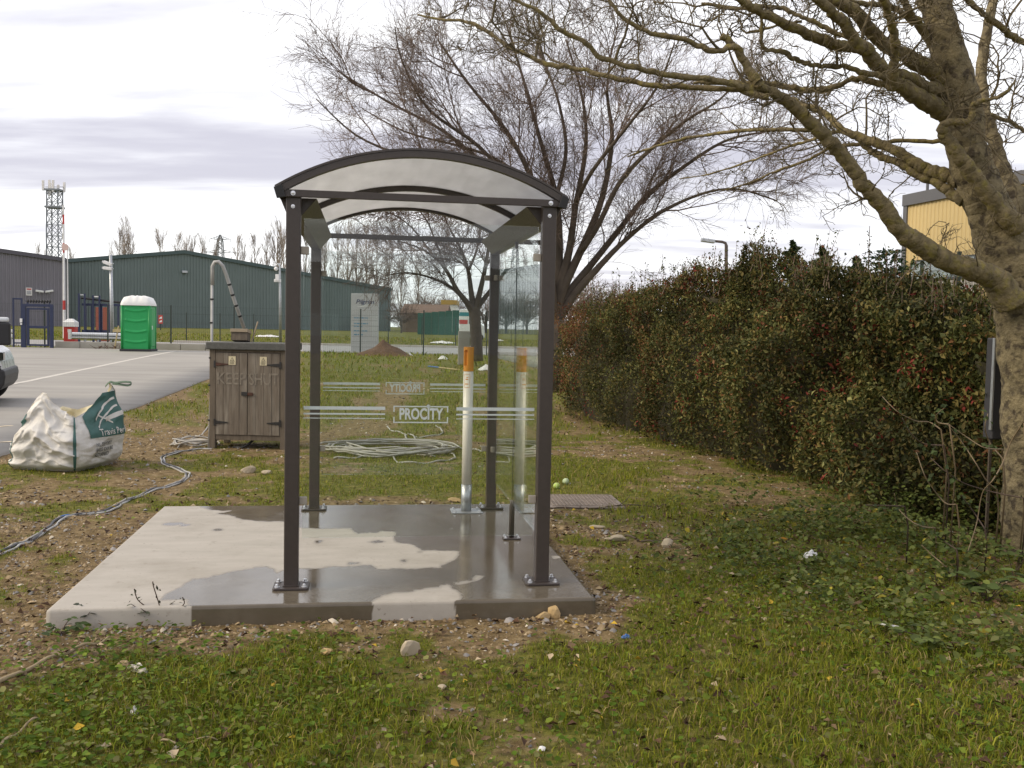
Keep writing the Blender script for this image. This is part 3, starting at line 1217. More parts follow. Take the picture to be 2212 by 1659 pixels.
C2 = lambda c: (c[0] * .27007, 768 + c[1] * .27007)
cpx = [(-160, 1650)] + [(0, 1580), (130, 1525), (270, 1470), (370, 1395), (470, 1315), (560, 1285), (720, 1270), (870, 1240), (950, 1195), (1060, 1150), (1190, 1090), (1300, 1060), (1420, 1025), (1490, 975), (1480, 940), (1400, 900), (1310, 860), (1300, 815), (1370, 790), (1500, 765), (1600, 750), (1700, 748)]
cpx = [C2(c) for c in cpx]
cbl = empty('cable_run', gnd(*cpx[0]), 0, 'bundle of grey cables snaking over the gravel from the cabinet', 'cable')
o0 = cbl.location
for nm, m, r, off, lf in (('pale_cable', M_cab_l, .009, .018, 0), ('dark_cable', M_cab_d, .011, -.003, 0), ('grey_cable', M_cond, .009, -.024, 0)):
    MB().tube([p - o0 for p in lay(cpx, r, off, lf)], r, 8).build(nm, m, cbl, smooth=True)
tp = lay([cpx[5], cpx[6], cpx[7]], .012, -.003, 0, 8)[3:9]
MB().tube([p - o0 for p in tp], .0125, 8).build('blue_tape', M_cab_b, cbl, smooth=True)


def coil(name, c, lab, nloops, ax, ay, seed, m, tails=(), r=.011, wob=.25):
    rr = random.Random(seed)
    e = empty(name, c, 0, lab, 'cable')
    z = r
    for k in range(nloops):
        P = []
        a0 = rr.uniform(0, 6.28)
        fx, fy = rr.uniform(1 - wob, 1.05), rr.uniform(1 - wob * 1.6, 1.05)
        ox, oy = rr.uniform(-.12, .12) * ax, rr.uniform(-.2, .2) * ay
        tilt = rr.uniform(-.5, .5)
        wv = rr.uniform(0, 6)
        for i in range(25):
            a = a0 + 2 * PI * i / 24 * (.96 if k % 3 else .9)
            x = ax * fx * math.cos(a) + ox
            y = ay * fy * math.sin(a) + oy + tilt * .25 * x + .05 * math.sin(3 * a + wv) + .03 * math.sin(5 * a + wv * 2)
            zz = r + .013 * (k % 6) + .03 * abs(math.sin(2 * a + wv)) + ground_z(c[0] + x, c[1] + y) - c[2]
            P.append((x, y, zz))
        MB().tube(P, r, 7).build('loop', m, e, smooth=True)
    for t in tails:
        P = spline([gnd(*p) for p in t], 8)
        MB().tube([Vector((p.x, p.y, ground_z(p.x, p.y) + r * .9 + .01 * math.sin(i * .7))) - Vector(c) for i, p in enumerate(P)], r, 7).build('loose_end', m, e, smooth=True)
    return e


K4 = lambda x, y: (554.7 + .3857 * x, 725.4 + .3857 * y)
cc = gnd(*K4(745, 645))
ce = coil('cable_coil', cc, 'tangled heap of pale grey cable on the grass behind the shelter', 11, .80, .72, 3, M_cab_l,
          [[K4(730, 512), K4(760, 535), K4(830, 552), K4(900, 570), K4(1000, 560), K4(1045, 545), K4(1020, 520), K4(1003, 508)],
           [K4(830, 560), K4(845, 585), K4(890, 600), K4(870, 555), K4(835, 562)], [K4(900, 625), K4(1080, 633), K4(1180, 640), K4(1260, 650)],
           [K4(760, 680), K4(800, 712), K4(950, 716), K4(1060, 700), K4(1110, 690), K4(1090, 665), K4(1030, 660)], [K4(430, 690), K4(560, 685), K4(700, 660), K4(900, 665), K4(1000, 680)]])
cc = gnd(*C2((1560, 715)))
coil('cable_coil', cc, 'small loose coil of pale cable against the foot of the wooden cabinet', 5, .30, .26, 8, M_cab_l, [[C2((1680, 560)), C2((1600, 640)), C2((1480, 700)), C2((1420, 740))]], .010)

# ------------------------------------------------------------------ builder's bulk bag
M_bag = mat('woven white polypropylene', (.66, .64, .60), .65, .10, 5, .004, 90, col2=(.50, .44, .34), c2lo=.55, c2hi=.8, c2scale=3.2)
M_bagin = mat('cream bag inside', (.70, .64, .46), .7, .08, 3)
M_baggr = mat('green bag print', (.055, .14, .125), .6, .12, 6)
M_baggr2 = mat('dark bag lettering', (.09, .10, .10), .7, .1, 20)
M_strap = mat('green webbing strap', (.10, .15, .095), .8, .2, 30, .001, 150)
bag_c = gnd(166, 1021)
BA = math.radians(31)
# corners: near corner at the origin, left face runs back-left, right face runs back-right
bag = empty('builder_bag', (bag_c.x, bag_c.y, ground_z(bag_c.x, bag_c.y)), .36, 'slumped white bulk bag with green print on the gravel beside the yard', 'bag')
bag.scale = (.94, .94, .96)
WL, WR = .76, .80
dl = Vector((-math.cos(BA), math.sin(BA) * .9, 0))
dr = Vector((math.sin(BA) * 1.02, math.cos(BA), 0))
cor = [Vector((0, 0, 0)), dl * WL, dl * WL + dr * WR, dr * WR]
cen = sum(cor, Vector()) / 4
# rim height along the perimeter u = 0..4 (0 near corner, 1 left corner, 2 back corner, 3 right corner)
RU = [0, .12, .28, .42, .52, .60, .70, .85, 1.0, 1.3, 1.6, 2.0, 2.3, 2.6, 2.85, 3.0, 3.12, 3.4, 3.7, 4.0]
RH = [.60, .63, .68, .76, .86, .87, .80, .66, .53, .50, .55, .66, .62, .70, .86, .96, .90, .78, .66, .60]


def bagS(u, v, off=0.):
    u = u % 4
    i = int(u) % 4
    f = u - int(u)
    p = cor[i].lerp(cor[(i + 1) % 4], f)
    # round the corners
    e = min(f, 1 - f)
    p = p.lerp(cen, .10 * math.exp(-(e / .07) ** 2))
    H = float(np.interp(u, RU, RH))
    z = v * H
    b = math.sin(PI * min(v * .9 + .12, 1)) * .11
    fold = .034 * math.sin(v * 13 + u * 3.0) * math.sin(u * PI) + .026 * math.sin(v * 23 - u * 9 + 1.3) + .03 * (float(vnoise(u * 5 + v * 2.5, v * 9 - u * 1.5, 77)) - .5) + .02 * (float(vnoise(u * 11, v * 16 + u * 3, 78)) - .5) + .016 * (.5 - abs(float(vnoise(u * 4 - v * 3, v * 7 + u * 4, 79)) * 2 - 1)) + .014 * (.5 - abs(float(vnoise(u * 9 + v * 4, v * 14, 80)) * 2 - 1))
    rg1 = 1 - abs(2 * float(vnoise(u * 2.6 + v * 2.2, v * 5.5 - u * 2.4, 81)) - 1)
    rg2 = 1 - abs(2 * float(vnoise(u * 5.5 - v * 3, v * 11 + u * 3, 82)) - 1)
    rg3 = 1 - abs(2 * float(vnoise(u * 13 + v * 9, v * 19 - u * 8, 83)) - 1)
    fold = fold * .75 + .034 * rg1 ** 5 + .017 * rg2 ** 5 + .006 * rg3 ** 4 - .012
    fold *= min(1, v * 5 + .15) * (.45 + .55 * min(e * 5, 1)) * (.4 if u > 3 else 1)
    outd = (p - cen)
    outd.z = 0
    outd.normalize()
    fn = Vector((0, 0, 0))
    a, c2 = cor[i], cor[(i + 1) % 4]
    t = (c2 - a).normalized()
    fn = Vector((-t.y, t.x, 0))
    if fn.dot(outd) < 0:
        fn = -fn
    k = min(e * 6, 1)
    nrm = (fn * k + outd * (1 - k)).normalized()
    lean = 0.
    if v > .55:
        lean = -.22 * (v - .55) ** 1.3 * (1.0 if .2 < (u % 4) < 1.6 else .45)
    foot = -.07 * math.exp(-(v / .07) ** 2)
    q = p + nrm * (b + fold + lean + foot + off)
    # toe of the bag kicked out at the left corner
    if .7 < u < 1.3:
        q += dl * .12 * math.exp(-(v / .16) ** 2) * (1 - abs(u - 1) / .3)
    q.z = max(z, .002)
    return q


NU, NV = 224, 72
vs, fs = [], []
for j in range(NV + 1):
    for i in range(NU):
        vs.append(bagS(4 * i / NU, j / NV))
for j in range(NV):
    for i in range(NU):
        fs.append((j * NU + i, j * NU + (i + 1) % NU, (j + 1) * NU + (i + 1) % NU, (j + 1) * NU + i))
fs.append(tuple(range(NU))[::-1])
MB().poly(vs, fs).build('bag_shell', M_bag, bag, smooth=True, fix=False)
vs, fs = [], []
for j in range(13):
    for i in range(NU):
        vs.append(bagS(4 * i / NU, 1 - .05 * j, -.012 - .006 * j if j else -.002))
for j in range(12):
    for i in range(NU):
        fs.append((j * NU + i, j * NU + (i + 1) % NU, (j + 1) * NU + (i + 1) % NU, (j + 1) * NU + i))
fs.append(tuple(12 * NU + i for i in range(NU)))
MB().poly(vs, fs).build('bag_lining', M_bagin, bag, smooth=True, fix=False)


def bag_patch(fn, nu, nv, name, m, off):
    vs, fs = [], []
    for j in range(nv + 1):
        for i in range(nu + 1):
            u, v = fn(i / nu, j / nv)
            vs.append(bagS(u, v, off))
    for j in range(nv):
        for i in range(nu):
            fs.append((j * (nu + 1) + i, j * (nu + 1) + i + 1, (j + 1) * (nu + 1) + i + 1, (j + 1) * (nu + 1) + i))
    return MB().poly(vs, fs).build(name, m, bag, smooth=True, fix=False)


# the right face runs u = 4 (near corner) down to 3 (right corner)
RF = lambda s: 4 - s


def htop(s):     # height in metres -> v at this position
    return float(np.interp(RF(s) % 4, RU, RH))


bag_patch(lambda a, c: (RF(.15 + .78 * a), (.365 + c * (float(np.interp(a, [0, .3, .6, 1], [.60, .70, .84, .86])) - .36)) / htop(.13 + .80 * a)), 30, 24, 'green_print', M_baggr, .007)
for k, (va, vb) in enumerate(((.70, .725), (.62, .64))):
    bag_patch(lambda a, c: (RF(.36 + .5 * a), (va + .07 * a - .16 * (1 - a) ** 2 + c * (vb - va)) / htop(.36 + .5 * a)), 26, 2, 'white_flourish', M_bag, .012)
bag_patch(lambda a, c: (RF(.42 + .25 * a), (.60 - .10 * a + c * .02) / htop(.42 + .25 * a)), 14, 2, 'white_flourish', M_bag, .0125)
bag_patch(lambda a, c: (RF(.55 + .35 * a), (.53 + .06 * a + c * .05) / htop(.55 + .35 * a)), 12, 4, 'white_print_gap', M_bag, .011)
bag_patch(lambda a, c: (.012 + .03 * a, .02 + .97 * c), 3, 24, 'edge_seam', M_baggr, .006)
bag_patch(lambda a, c: (.985 + .03 * a, .02 + .97 * c), 3, 24, 'edge_seam', M_baggr, .006)
bag_patch(lambda a, c: (.80 + .16 * a, .78 + .14 * c), 8, 6, 'green_print', M_baggr, .009)


def bag_text(body, s0, z0, size, m, squash=1.):
    me = text_mesh(body, size, .0, 0, .001)
    bm = bmesh.new()
    bm.from_mesh(me)
    bmesh.ops.triangulate(bm, faces=bm.faces)
    bmesh.ops.subdivide_edges(bm, edges=[e for e in bm.edges if e.calc_length() > .03], cuts=1)
    bm.to_mesh(me)
    bm.free()
    xs = [v.co.x for v in me.vertices]
    mn = min(xs)
    for v in me.vertices:
        s = s0 + (v.co.x - mn) * squash / WR
        v.co = bagS(RF(s), max(z0 + v.co.y, .01) / htop(s), .014)
    link('lettering', me, m, bag)


bag_text('Travis Perkins', .34, .415, .105, M_bag, 1.0)
for k, s_ in enumerate(('NIL DEPOSIT', 'BAGS CAN BE', 'RETURNED')):
    bag_text(s_, .22, .285 - .058 * k, .058, M_baggr2, .95)
# lifting strap loop at the right rear peak
pk = bagS(3.0, 1.0)
sp_ = spline([pk + Vector((-.05, .0, -.05)), pk, pk + Vector((.06, -.01, -.008)), pk + Vector((.15, -.02, .004)), pk + Vector((.225, -.03, .0)), pk + Vector((.243, -.04, -.022)), pk + Vector((.20, -.05, -.04)), pk + Vector((.11, -.05, -.028)), pk + Vector((.03, -.03, -.02))], 5)
vs, fs = [], []
for p in sp_:
    vs += [p + Vector((0, -.025, -.008)), p + Vector((0, .03, .010))]
for i in range(len(sp_) - 1):
    fs.append((2 * i, 2 * i + 1, 2 * i + 3, 2 * i + 2))
ob_ = MB().poly(vs, fs).build('lifting_strap', M_strap, bag, smooth=True)
md = ob_.modifiers.new('thickness', 'SOLIDIFY')
md.thickness = .004

# ------------------------------------------------------------------ warehouses with ribbed cladding
M_green = mat('green profiled cladding', (.155, .196, .190), .55, .06, .4, 0)
M_green2 = mat('green cladding trim', (.06, .095, .095), .5, .06, .4)
M_purple = mat('grey violet profiled cladding', (.205, .195, .222), .55, .06, .4)
M_purple2 = mat('grey violet cladding trim', (.10, .095, .115), .55, .06, .4)
M_yellow = mat('yellow profiled cladding', (.60, .46, .22), .55, .06, .5)
M_ygrey = mat('grey cladding trim', (.115, .115, .125), .5, .06, .5)
M_roofg = mat('pale roof sheet', (.34, .36, .38), .6, .1, .6)


def clad(parent, p0, u, length, z0, ztop, pitch, depth, m, name='cladding'):
    """trapezoid ribbed wall from p0 along u; ztop(s) gives its top edge; ribs point to the outside (right of u)"""
    nrm = Vector((u.y, -u.x, 0))
    s = 0.0
    prof = []
    while s < length:
        for ds, o in ((0, 0), (pitch * .42, 0), (pitch * .55, depth), (pitch * .87, depth)):
            if s + ds < length:
                prof.append((s + ds, o))
        s += pitch
    prof.append((length, 0))
    vs, fs = [], []
    for q, o in prof:
        p = p0 + u * q + nrm * o
        vs += [(p.x, p.y, z0), (p.x, p.y, ztop(q))]
    for i in range(len(prof) - 1):
        fs.append((2 * i, 2 * i + 2, 2 * i + 3, 2 * i + 1))
    return MB().poly(vs, fs).build(name, m, parent, fix=False)


def gable(name, peak, ang, W, K, p, depth, m, mtrim, label, s_from, s_to, pitch=.32):
    u = Vector((math.cos(ang), math.sin(ang), 0))
    n = Vector((-u.y, u.x, 0))      # away from the viewer
    z0 = 0.7
    e = empty(name, (peak.x, peak.y, z0), 0, label, 'building')
    O = Vector((peak.x, peak.y, z0))
    zt = lambda s: K - z0 - p * abs(s)
    P = lambda s, t, z: u * s + n * t + Vector((0, 0, z))
    clad(e, u * s_from, u, s_to - s_from, -.4, lambda q: zt(q + s_from), pitch, .07, m)
    # side and rear walls
    b = MB()
    for s in (s_from, s_to):
        b.poly([P(s, .03, -.4), P(s, depth, -.4), P(s, depth, zt(s)), P(s, .03, zt(s))], [(0, 1, 2, 3)])
    b.poly([P(s_from, depth, -.4), P(s_to, depth, -.4), P(s_to, depth, zt(s_to)), P(0, depth, zt(0)), P(s_from, depth, zt(s_from))], [(0, 1, 2, 3, 4)])
    b.build('side_walls', m, e)
    for a, c in ((s_from, 0), (0, s_to)):
        if abs(c - a) < .1:
            continue
        vs = [P(a - .0, -.25, zt(a) + .10), P(c, -.25, zt(c) + .10), P(c, depth, zt(c) + .10), P(a, depth, zt(a) + .10)]
        MB().poly(vs, [(0, 1, 2, 3)]).build('roof_slope', M_roofg, e)
        f = []
        for q in (-.26, -.14):
            for dz in (-.22, .16):
                f += [P(a, q, zt(a) + dz), P(c, q, zt(c) + dz)]
        MB().poly(f, [(0, 1, 3, 2), (4, 6, 7, 5), (0, 4, 5, 1), (2, 3, 7, 6), (0, 2, 6, 4), (1, 5, 7, 3)]).build('verge_trim', mtrim, e)
    return e, u, n, zt


pk = at(398, 543.6, 106)
K_ = pk.z
gw, gu, gn, gzt = gable('green_warehouse', pk, math.radians(29), 24, K_, .133, 40, M_green, M_green2, 'long green ribbed metal warehouse behind the portable toilet', -15.5, 24)
# downpipe corner + wall light on the green wall
cpx_ = Vector((-gn.x, -gn.y, 0))


def wall_point(px, py, O, u):
    d = ray(px, py)
    # intersect with vertical plane through O along u
    n = Vector((-u.y, u.x, 0))
    t = (O - Vector((0, 0, CAMH))).dot(n) / d.dot(n)
    return Vector((0, 0, CAMH)) + d * t


q = wall_point(398, 588, Vector((pk.x, pk.y, 0)), gu) - gw.location - gn * .1
MB().box(-.28, .28, -.30, .0, -.10, .16, Matrix.Translation(q) @ Matrix.Rotation(math.radians(29), 4, 'Z')).build('wall_light', M_galv, gw, .03)
pr = at(143, 561, 96.0)
ur = Vector((math.cos(math.radians(29)), math.sin(math.radians(29)), 0))
# violet-grey neighbour; its gable peak stands off to the left
SP = 20.0
pp = pr - ur * SP
pw_, pu, pn, pzt = gable('grey_warehouse', Vector((pp.x, pp.y, 0)), math.radians(29), SP, pr.z + .105 * SP, .105, 34, M_purple, M_purple2, 'grey violet ribbed metal warehouse at the photo edge behind the blue gate', -12, SP)
M_paper = mat('white notice board', (.72, .70, .68), .6, .1, 6)
M_redp = mat('red print', (.50, .06, .05), .5, .1, 8)
M_whitep = mat('white painted metal', (.74, .74, .73), .45, .08, 6)
O_ = Vector((pp.x, pp.y, 0))
q = wall_point(62.5, 630, O_, pu) - pw_.location - pn * .1
Rw = Matrix.Rotation(math.radians(29), 4, 'Z')
nb = MB().box(-.27, .27, -.03, .0, -.38, .38, Matrix.Translation(q) @ Rw).build('notice_board', M_paper, pw_, .01)
MB().box(-.20, .20, -.045, -.032, .18, .30, Matrix.Translation(q) @ Rw).build('notice_print', M_redp, nb)
MB().box(-.18, .18, -.045, -.032, -.26, .08, Matrix.Translation(q) @ Rw).build('notice_print', mat('grey print', (.4, .4, .42), .6), nb)
for px in (85, 106):
    q = wall_point(px, 630, O_, pu) - pw_.location - pn * .1
    c = MB().box(-.36, .36, -.42, -.16, -.06, .13, Matrix.Translation(q) @ Rw @ Matrix.Rotation(.12 if px < 90 else -.2, 4, 'Y')).build('wall_camera', M_whitep, pw_, .03)
    MB().box(-.05, .05, -.25, .0, -.16, -.062, Matrix.Translation(q) @ Rw).build('camera_bracket', M_galv, c)

# yellow building on the right, behind the hedge
yc = at(1960, 421, 30.0)
yd = at(2260, 354, 24.6)
uy = Vector((yd.x - yc.x, yd.y - yc.y, 0))
uy.normalize()
ye = empty('yellow_building', (yc.x, yc.y, .1), 0, 'yellow ribbed metal building with grey trim behind the hedge and tree', 'building')
YH = yc.z - .1
LY = 22.0
# wall faces the viewer: from the far left corner towards the near right, ribs to the outside
clad(ye, Vector((0, 0, 0)), uy, LY, -.2, lambda q: YH - .32, .17, .022, M_yellow)
nY = Vector((-uy.y, uy.x, 0))
b = MB()
T = lambda s, t, z: tuple(uy * s + nY * t + Vector((0, 0, z)))
b.poly([T(0, .03, -.2), T(0, 12, -.2), T(0, 12, YH - .3), T(0, .03, YH - .3)], [(0, 1, 2, 3)])
b.poly([T(0, 12, -.2), T(LY, 12, -.2), T(LY, 12, YH - .3), T(0, 12, YH - .3)], [(0, 1, 2, 3)])
b.poly([T(0, 0, YH - .02), T(LY, 0, YH - .02), T(LY, 12, YH - .02), T(0, 12, YH - .02)], [(0, 1, 2, 3)])
b.build('side_walls', M_yellow, ye)


def ybox(s0, s1, t0, t1, z0, z1, name, m, par=None, bev=.0):
    b = MB()
    vs = [T(s, t, z) for s in (s0, s1) for t in (t0, t1) for z in (z0, z1)]
    return b.poly(vs, [(0, 1, 3, 2), (4, 6, 7, 5), (0, 4, 5, 1), (2, 3, 7, 6), (0, 2, 6, 4), (1, 5, 7, 3)]).build(name, m, par or ye, bev)


ybox(-.1, LY, -.10, .10, YH - .34, YH, 'parapet_trim', M_ygrey)
ybox(-.08, .10, -.07, .10, -.2, YH - .345, 'corner_trim', M_ygrey)
ybox(1.0, 1.06, -.09, -.03, YH + .001, YH + .3, 'vent_pipe', M_ygrey)
pwn = wall_point(2036, 582, Vector((yc.x, yc.y, 0)), uy)
sw_ = (pwn - Vector((yc.x, yc.y, 0))).dot(uy)
zw = pwn.z - .1
M_pane = mat('pale window glass', (.42, .50, .54), .12, .1, 2, spec=.8)
wf = ybox(sw_ - 1.35, sw_ + 1.5, -.10, -.03, zw - .30, zw + .33, 'window', M_ygrey)
for k in range(3):
    a0 = sw_ - 1.35 + .07 + k * .93
    ybox(a0, a0 + .86, -.12, -.102, zw - .24, zw + .27, 'pane', M_pane, wf)
ybox(sw_ - 1.45, sw_ + 1.6, -.14, -.035, zw - 1.9, zw - .34, 'pale_panel', mat('pale grey infill panel', (.50, .46, .42), .7, .1, 3))

# welded-mesh security fence in front of the yellow building
M_wire = mat('dark green wire', (.020, .032, .024), .5, .1, 10)


def mesh_fence(name, label, p, q, h, bay, vstep, hs, rw, bend=True, post=.03, mpost=None):
    p, q = Vector(p), Vector(q)
    L = (q - p).length
    u = (q - p).normalized()
    n = Vector((u.y, -u.x, 0))
    e = empty(name, (p.x, p.y, ground_z(p.x, p.y)), 0, label, 'fence')
    nb = max(1, int(round(L / bay)))
    bw = L / nb
    panel = None
    for i in range(nb + 1):
        c = u * (i * bw)
        zz = ground_z(p.x + c.x, p.y + c.y) - e.location.z
        MB().box(c.x - post, c.x + post, c.y - post, c.y + post, zz - .05, zz + h + .03).build('post', mpost or M_wire, e)
    b = MB()
    nv = int(bw / vstep)
    for k in range(1, nv):
        o = u * (k * bw / nv)
        if bend:
            pts = [o, o + Vector((0, 0, h - .42)), o + n * .06 + Vector((0, 0, h - .34)), o + Vector((0, 0, h - .26)), o + n * .05 + Vector((0, 0, h - .17)), o + Vector((0, 0, h + .02))]
        else:
            pts = [o + Vector((0, 0, .05)), o + Vector((0, 0, h))]
        b.tube(pts, rw, 4, cap=False)
    for z in hs:
        b.tube([u * post + Vector((0, 0, z)) - n * .008, u * (bw - post) + Vector((0, 0, z)) - n * .008], rw * 1.2, 4, cap=False)
    me = b.mesh('mesh_panel')
    me.materials.append(M_wire)
    for i in range(nb):
        o = link('mesh_panel', me, None, e)
        c = u * (i * bw)
        o.location = (c.x, c.y, ground_z(p.x + c.x, p.y + c.y) - e.location.z)
    return e


fa, fb = at(1880, 560, 26.0), at(2330, 512, 13.0)
mesh_fence('security_fence', 'dark wire mesh fence with kinked top in front of the yellow building', (fa.x, fa.y, 0), (fb.x, fb.y, 0), 3.15, 2.5, .085, [.3, .9, 1.5, 2.1, 2.73, 2.9, 3.05], .0045)

# ------------------------------------------------------------------ fences either side of the road
f1a, f1b = gnd(244, 755), gnd(1052, 762)
YF = 45.6
mesh_fence('mesh_fence', 'thin dark green mesh fence along the far edge of the concrete yard and grass', (at(-40, 700, YF).x, YF, 0), (at(1052, 700, YF).x, YF, 0), 2.08, 2.9, .10, [.1, .5, .9, 1.3, 1.7, 2.05], .0022, False, .028)
YF2 = 58.4
mesh_fence('mesh_fence', 'thin dark mesh fence on the grass verge beyond the access road', (at(330, 700, YF2).x, YF2, 0), (at(1130, 700, YF2).x, YF2, 0), 1.75, 2.05, .12, [.1, .6, 1.1, 1.7], .0025, False, .026)

# low kerb wall of precast pieces behind the toilet
M_precast = mat('precast concrete', (.36, .34, .30), .85, .1, 2, .002, 40)
kw = empty('low_wall', (at(115, 750, 45.0).x, 45.15, ground_z(-18, 45.15)), 0, 'low pale precast concrete wall behind the portable toilet', 'wall')
xa, xb = at(112, 750, 45.2).x, at(600, 750, 45.2).x
n = 9
for i in range(n):
    w_ = (xb - xa) / n
    hh = .33 if i < 6 else .20
    MB().box(i * w_ + .012, (i + 1) * w_ - .012, .0, .22, -.1, hh).build('wall_block', M_precast, kw, .012)

# ------------------------------------------------------------------ portable toilet
M_pg = mat('green toilet plastic', (.010, .33, .085), .42, .06, 2.5, 0)
M_pg2 = mat('green toilet plastic edge', (.010, .27, .065), .42, .06, 2.5)
M_pw = mat('white translucent plastic', (.80, .80, .78), .45, .05, 4)
pc = gnd(300, 760)
pt = empty('portable_toilet', (pc.x, pc.y, ground_z(pc.x, pc.y) + .036), .15, 'green portable toilet with white roof standing on the far side of the yard', 'toilet')
hw, hd, ph = .60, .60, 1.98
M_skid = mat('dark skid', (.03, .03, .035), .7, .1, 8)
MB().box(-hw - .06, hw + .06, -hd - .06, hd + .06, .0, .10).build('skid_base', M_skid, pt, .02)


def wavy(nx, nz, fn):
    vs, fs = [], []
    for j in range(nz + 1):
        for i in range(nx + 1):
            vs.append(fn(i / nx, j / nz))
    for j in range(nz):
        for i in range(nx):
            fs.append((j * (nx + 1) + i, j * (nx + 1) + i + 1, (j + 1) * (nx + 1) + i + 1, (j + 1) * (nx + 1) + i))
    return MB().poly(vs, fs)


def relief(a, c):
    z = c * 1.85
    r = 0
    for zc in (.35, .78, 1.24, 1.68):
        curve = zc - .06 * math.sin(PI * min(max((a - .12) / .76, 0), 1))
        r += .035 * math.exp(-((z - curve) / .045) ** 2) * (1 if .1 < a < .9 else .2)
    return r


for k, nm in enumerate(('side_panel', 'door_panel', 'side_panel', 'back_panel')):
    a = k * PI / 2
    R2 = Matrix.Rotation(a, 4, 'Z')
    rel = (lambda u_, v_: relief(u_, v_)) if k != 1 else (lambda u_, v_: .03 if (.16 < u_ < .84 and .06 < v_ < .94) else 0)
    wavy(24, 60, lambda u_, v_: tuple(R2 @ Vector(((u_ - .5) * 2 * (hw - .05), -hd + .012 - rel(u_, v_) * .9, .102 + v_ * (ph - .10))))).build(nm, M_pg, pt, smooth=False, fix=False)
for sx in (-1, 1):
    for sy in (-1, 1):
        MB().cyl(sx * (hw - .035), sy * (hd - .035), .102, ph + .002, .06, 12).build('corner_column', M_pg2, pt, smooth=True)
MB().box(.18, .30, -.0, .0, 0, 0) if False else None
dh = MB().box(hw - .02, hw + .035, -.32, -.24, .95, 1.12).build('door_handle', M_pw, pt, .01)
# roof: tapered white dome with ribs
nx_, vs, fs = 28, [], []
prof = [(0, 1.06), (.06, 1.06), (.16, 1.0), (.30, .86), (.37, .72), (.395, .4), (.40, 0)]
RN = 48
for z, s in prof:
    for i in range(RN):
        a = 2 * PI * i / RN
        c, s2 = math.cos(a), math.sin(a)
        kx = (abs(c) ** 8 + abs(s2) ** 8) ** (-1 / 8)
        x, y = kx * c * s * (hw + .02), kx * s2 * s * (hd + .02)
        rib = .05 * (.5 + .5 * math.cos(x / (2 * hw) * 2 * PI * 4.5)) if .05 < z < .399 else 0
        vs.append((x, y, ph + .004 + z + rib))
for j in range(len(prof) - 1):
    for i in range(RN):
        fs.append((j * RN + i, j * RN + (i + 1) % RN, (j + 1) * RN + (i + 1) % RN, (j + 1) * RN + i))
MB().poly(vs, fs).build('roof', M_pw, pt, smooth=True, fix=False)

# red notice fixed to the fence beside the toilet
nq = at(347, 690, YF - .05)
rs = empty('red_notice', (nq.x, nq.y, nq.z - .2), 0, 'small red safety notice on the mesh fence beside the toilet', 'sign')
MB().box(-.10, .10, -.006, .0, .0, .40).build('board', M_redp, rs)
for z0_, z1_ in ((.06, .17), (.22, .34)):
    MB().prism([(-.07, z0_), (.07, z0_ + .02), (.06, z1_), (-.02, z1_ - .03)], -.012, -.0075, 'y').build('white_symbol', M_whitep, rs)
MB().box(-.02, .02, .0, .028, -.3, .2).build('bracket', M_wire, rs)

# ------------------------------------------------------------------ blue pedestrian gate, sliding gate, barrier
M_blue = mat('dark blue painted steel', (.012, .021, .066), .45, .1, 6)
YG = 44.6
Q5 = lambda cx, cy: (.18 * cx, 597.4 + .18 * cy)


def gp(cx, cy, Y):
    x, y = Q5(cx, cy)
    return at(x, y, Y)


def bars(e, spec, m, th=.05, O=None):
    """spec: list of (name, x0,x1,z0,z1[,y0,y1]) in world offsets from the empty"""
    for s in spec:
        y0_, y1_ = (s[5], s[6]) if len(s) > 5 else (-th, th)
        MB().box(s[1], s[2], y0_, y1_, s[3], s[4]).build(s[0], m, e, .006)


gb = gp(450, 860, YG)
zg = ground_z(gb.x, YG) + .036
g1 = empty('pedestrian_gate', (gp(255, 860, YG).x, YG, zg), 0, 'tall blue steel pedestrian gate frame with roller spikes', 'gate')
X = lambda cx: gp(cx, 600, YG).x - g1.location.x
Z = lambda cy: gp(450, cy, YG).z - g1.location.z
bars(g1, [('gate_post', X(258), X(312), 0, Z(330)), ('gate_post', X(602), X(640), 0, Z(330)), ('head_beam', X(312) + .002, X(602) - .002, Z(362), Z(330)),
          ('leaf_stile', X(322), X(352), .08, Z(378), -.03, .03), ('leaf_stile', X(568), X(592), .08, Z(378), -.03, .03),
          ('leaf_rail', X(352) + .001, X(568) - .001, Z(398), Z(378), -.028, .028), ('leaf_rail', X(352) + .001, X(568) - .001, Z(622), Z(592), -.028, .028), ('leaf_rail', X(352) + .001, X(568) - .001, .08, .16, -.028, .028)], M_blue)
for k in range(9):
    c = X(338 + k * 33)
    zc = Z(296)
    s_ = MB().tube([(c, 0, zc - .085), (c, 0, zc - .03), (c, 0, zc + .03), (c, 0, zc + .075)], [.01, .055, .055, .01], 6).build('roller_spike', M_black, g1)
MB().tube([(X(300), 0, Z(296)), (X(612), 0, Z(296))], .018, 6).build('spike_rail', M_blue, g1)
MB().box(X(325), X(345), -.02, .02, Z(330) + .001, Z(285)).build('spike_support', M_blue, g1)
MB().box(X(592), X(604), -.02, .02, Z(330) + .001, Z(285)).build('spike_support', M_blue, g1)
MB().box(X(252), X(280), -.12, -.052, Z(555), Z(508)).build('intercom', M_whitep, g1, .01)
MB().box(X(255), X(277), -.10, -.052, Z(582), Z(564)).build('intercom_lower', M_whitep, g1, .01)
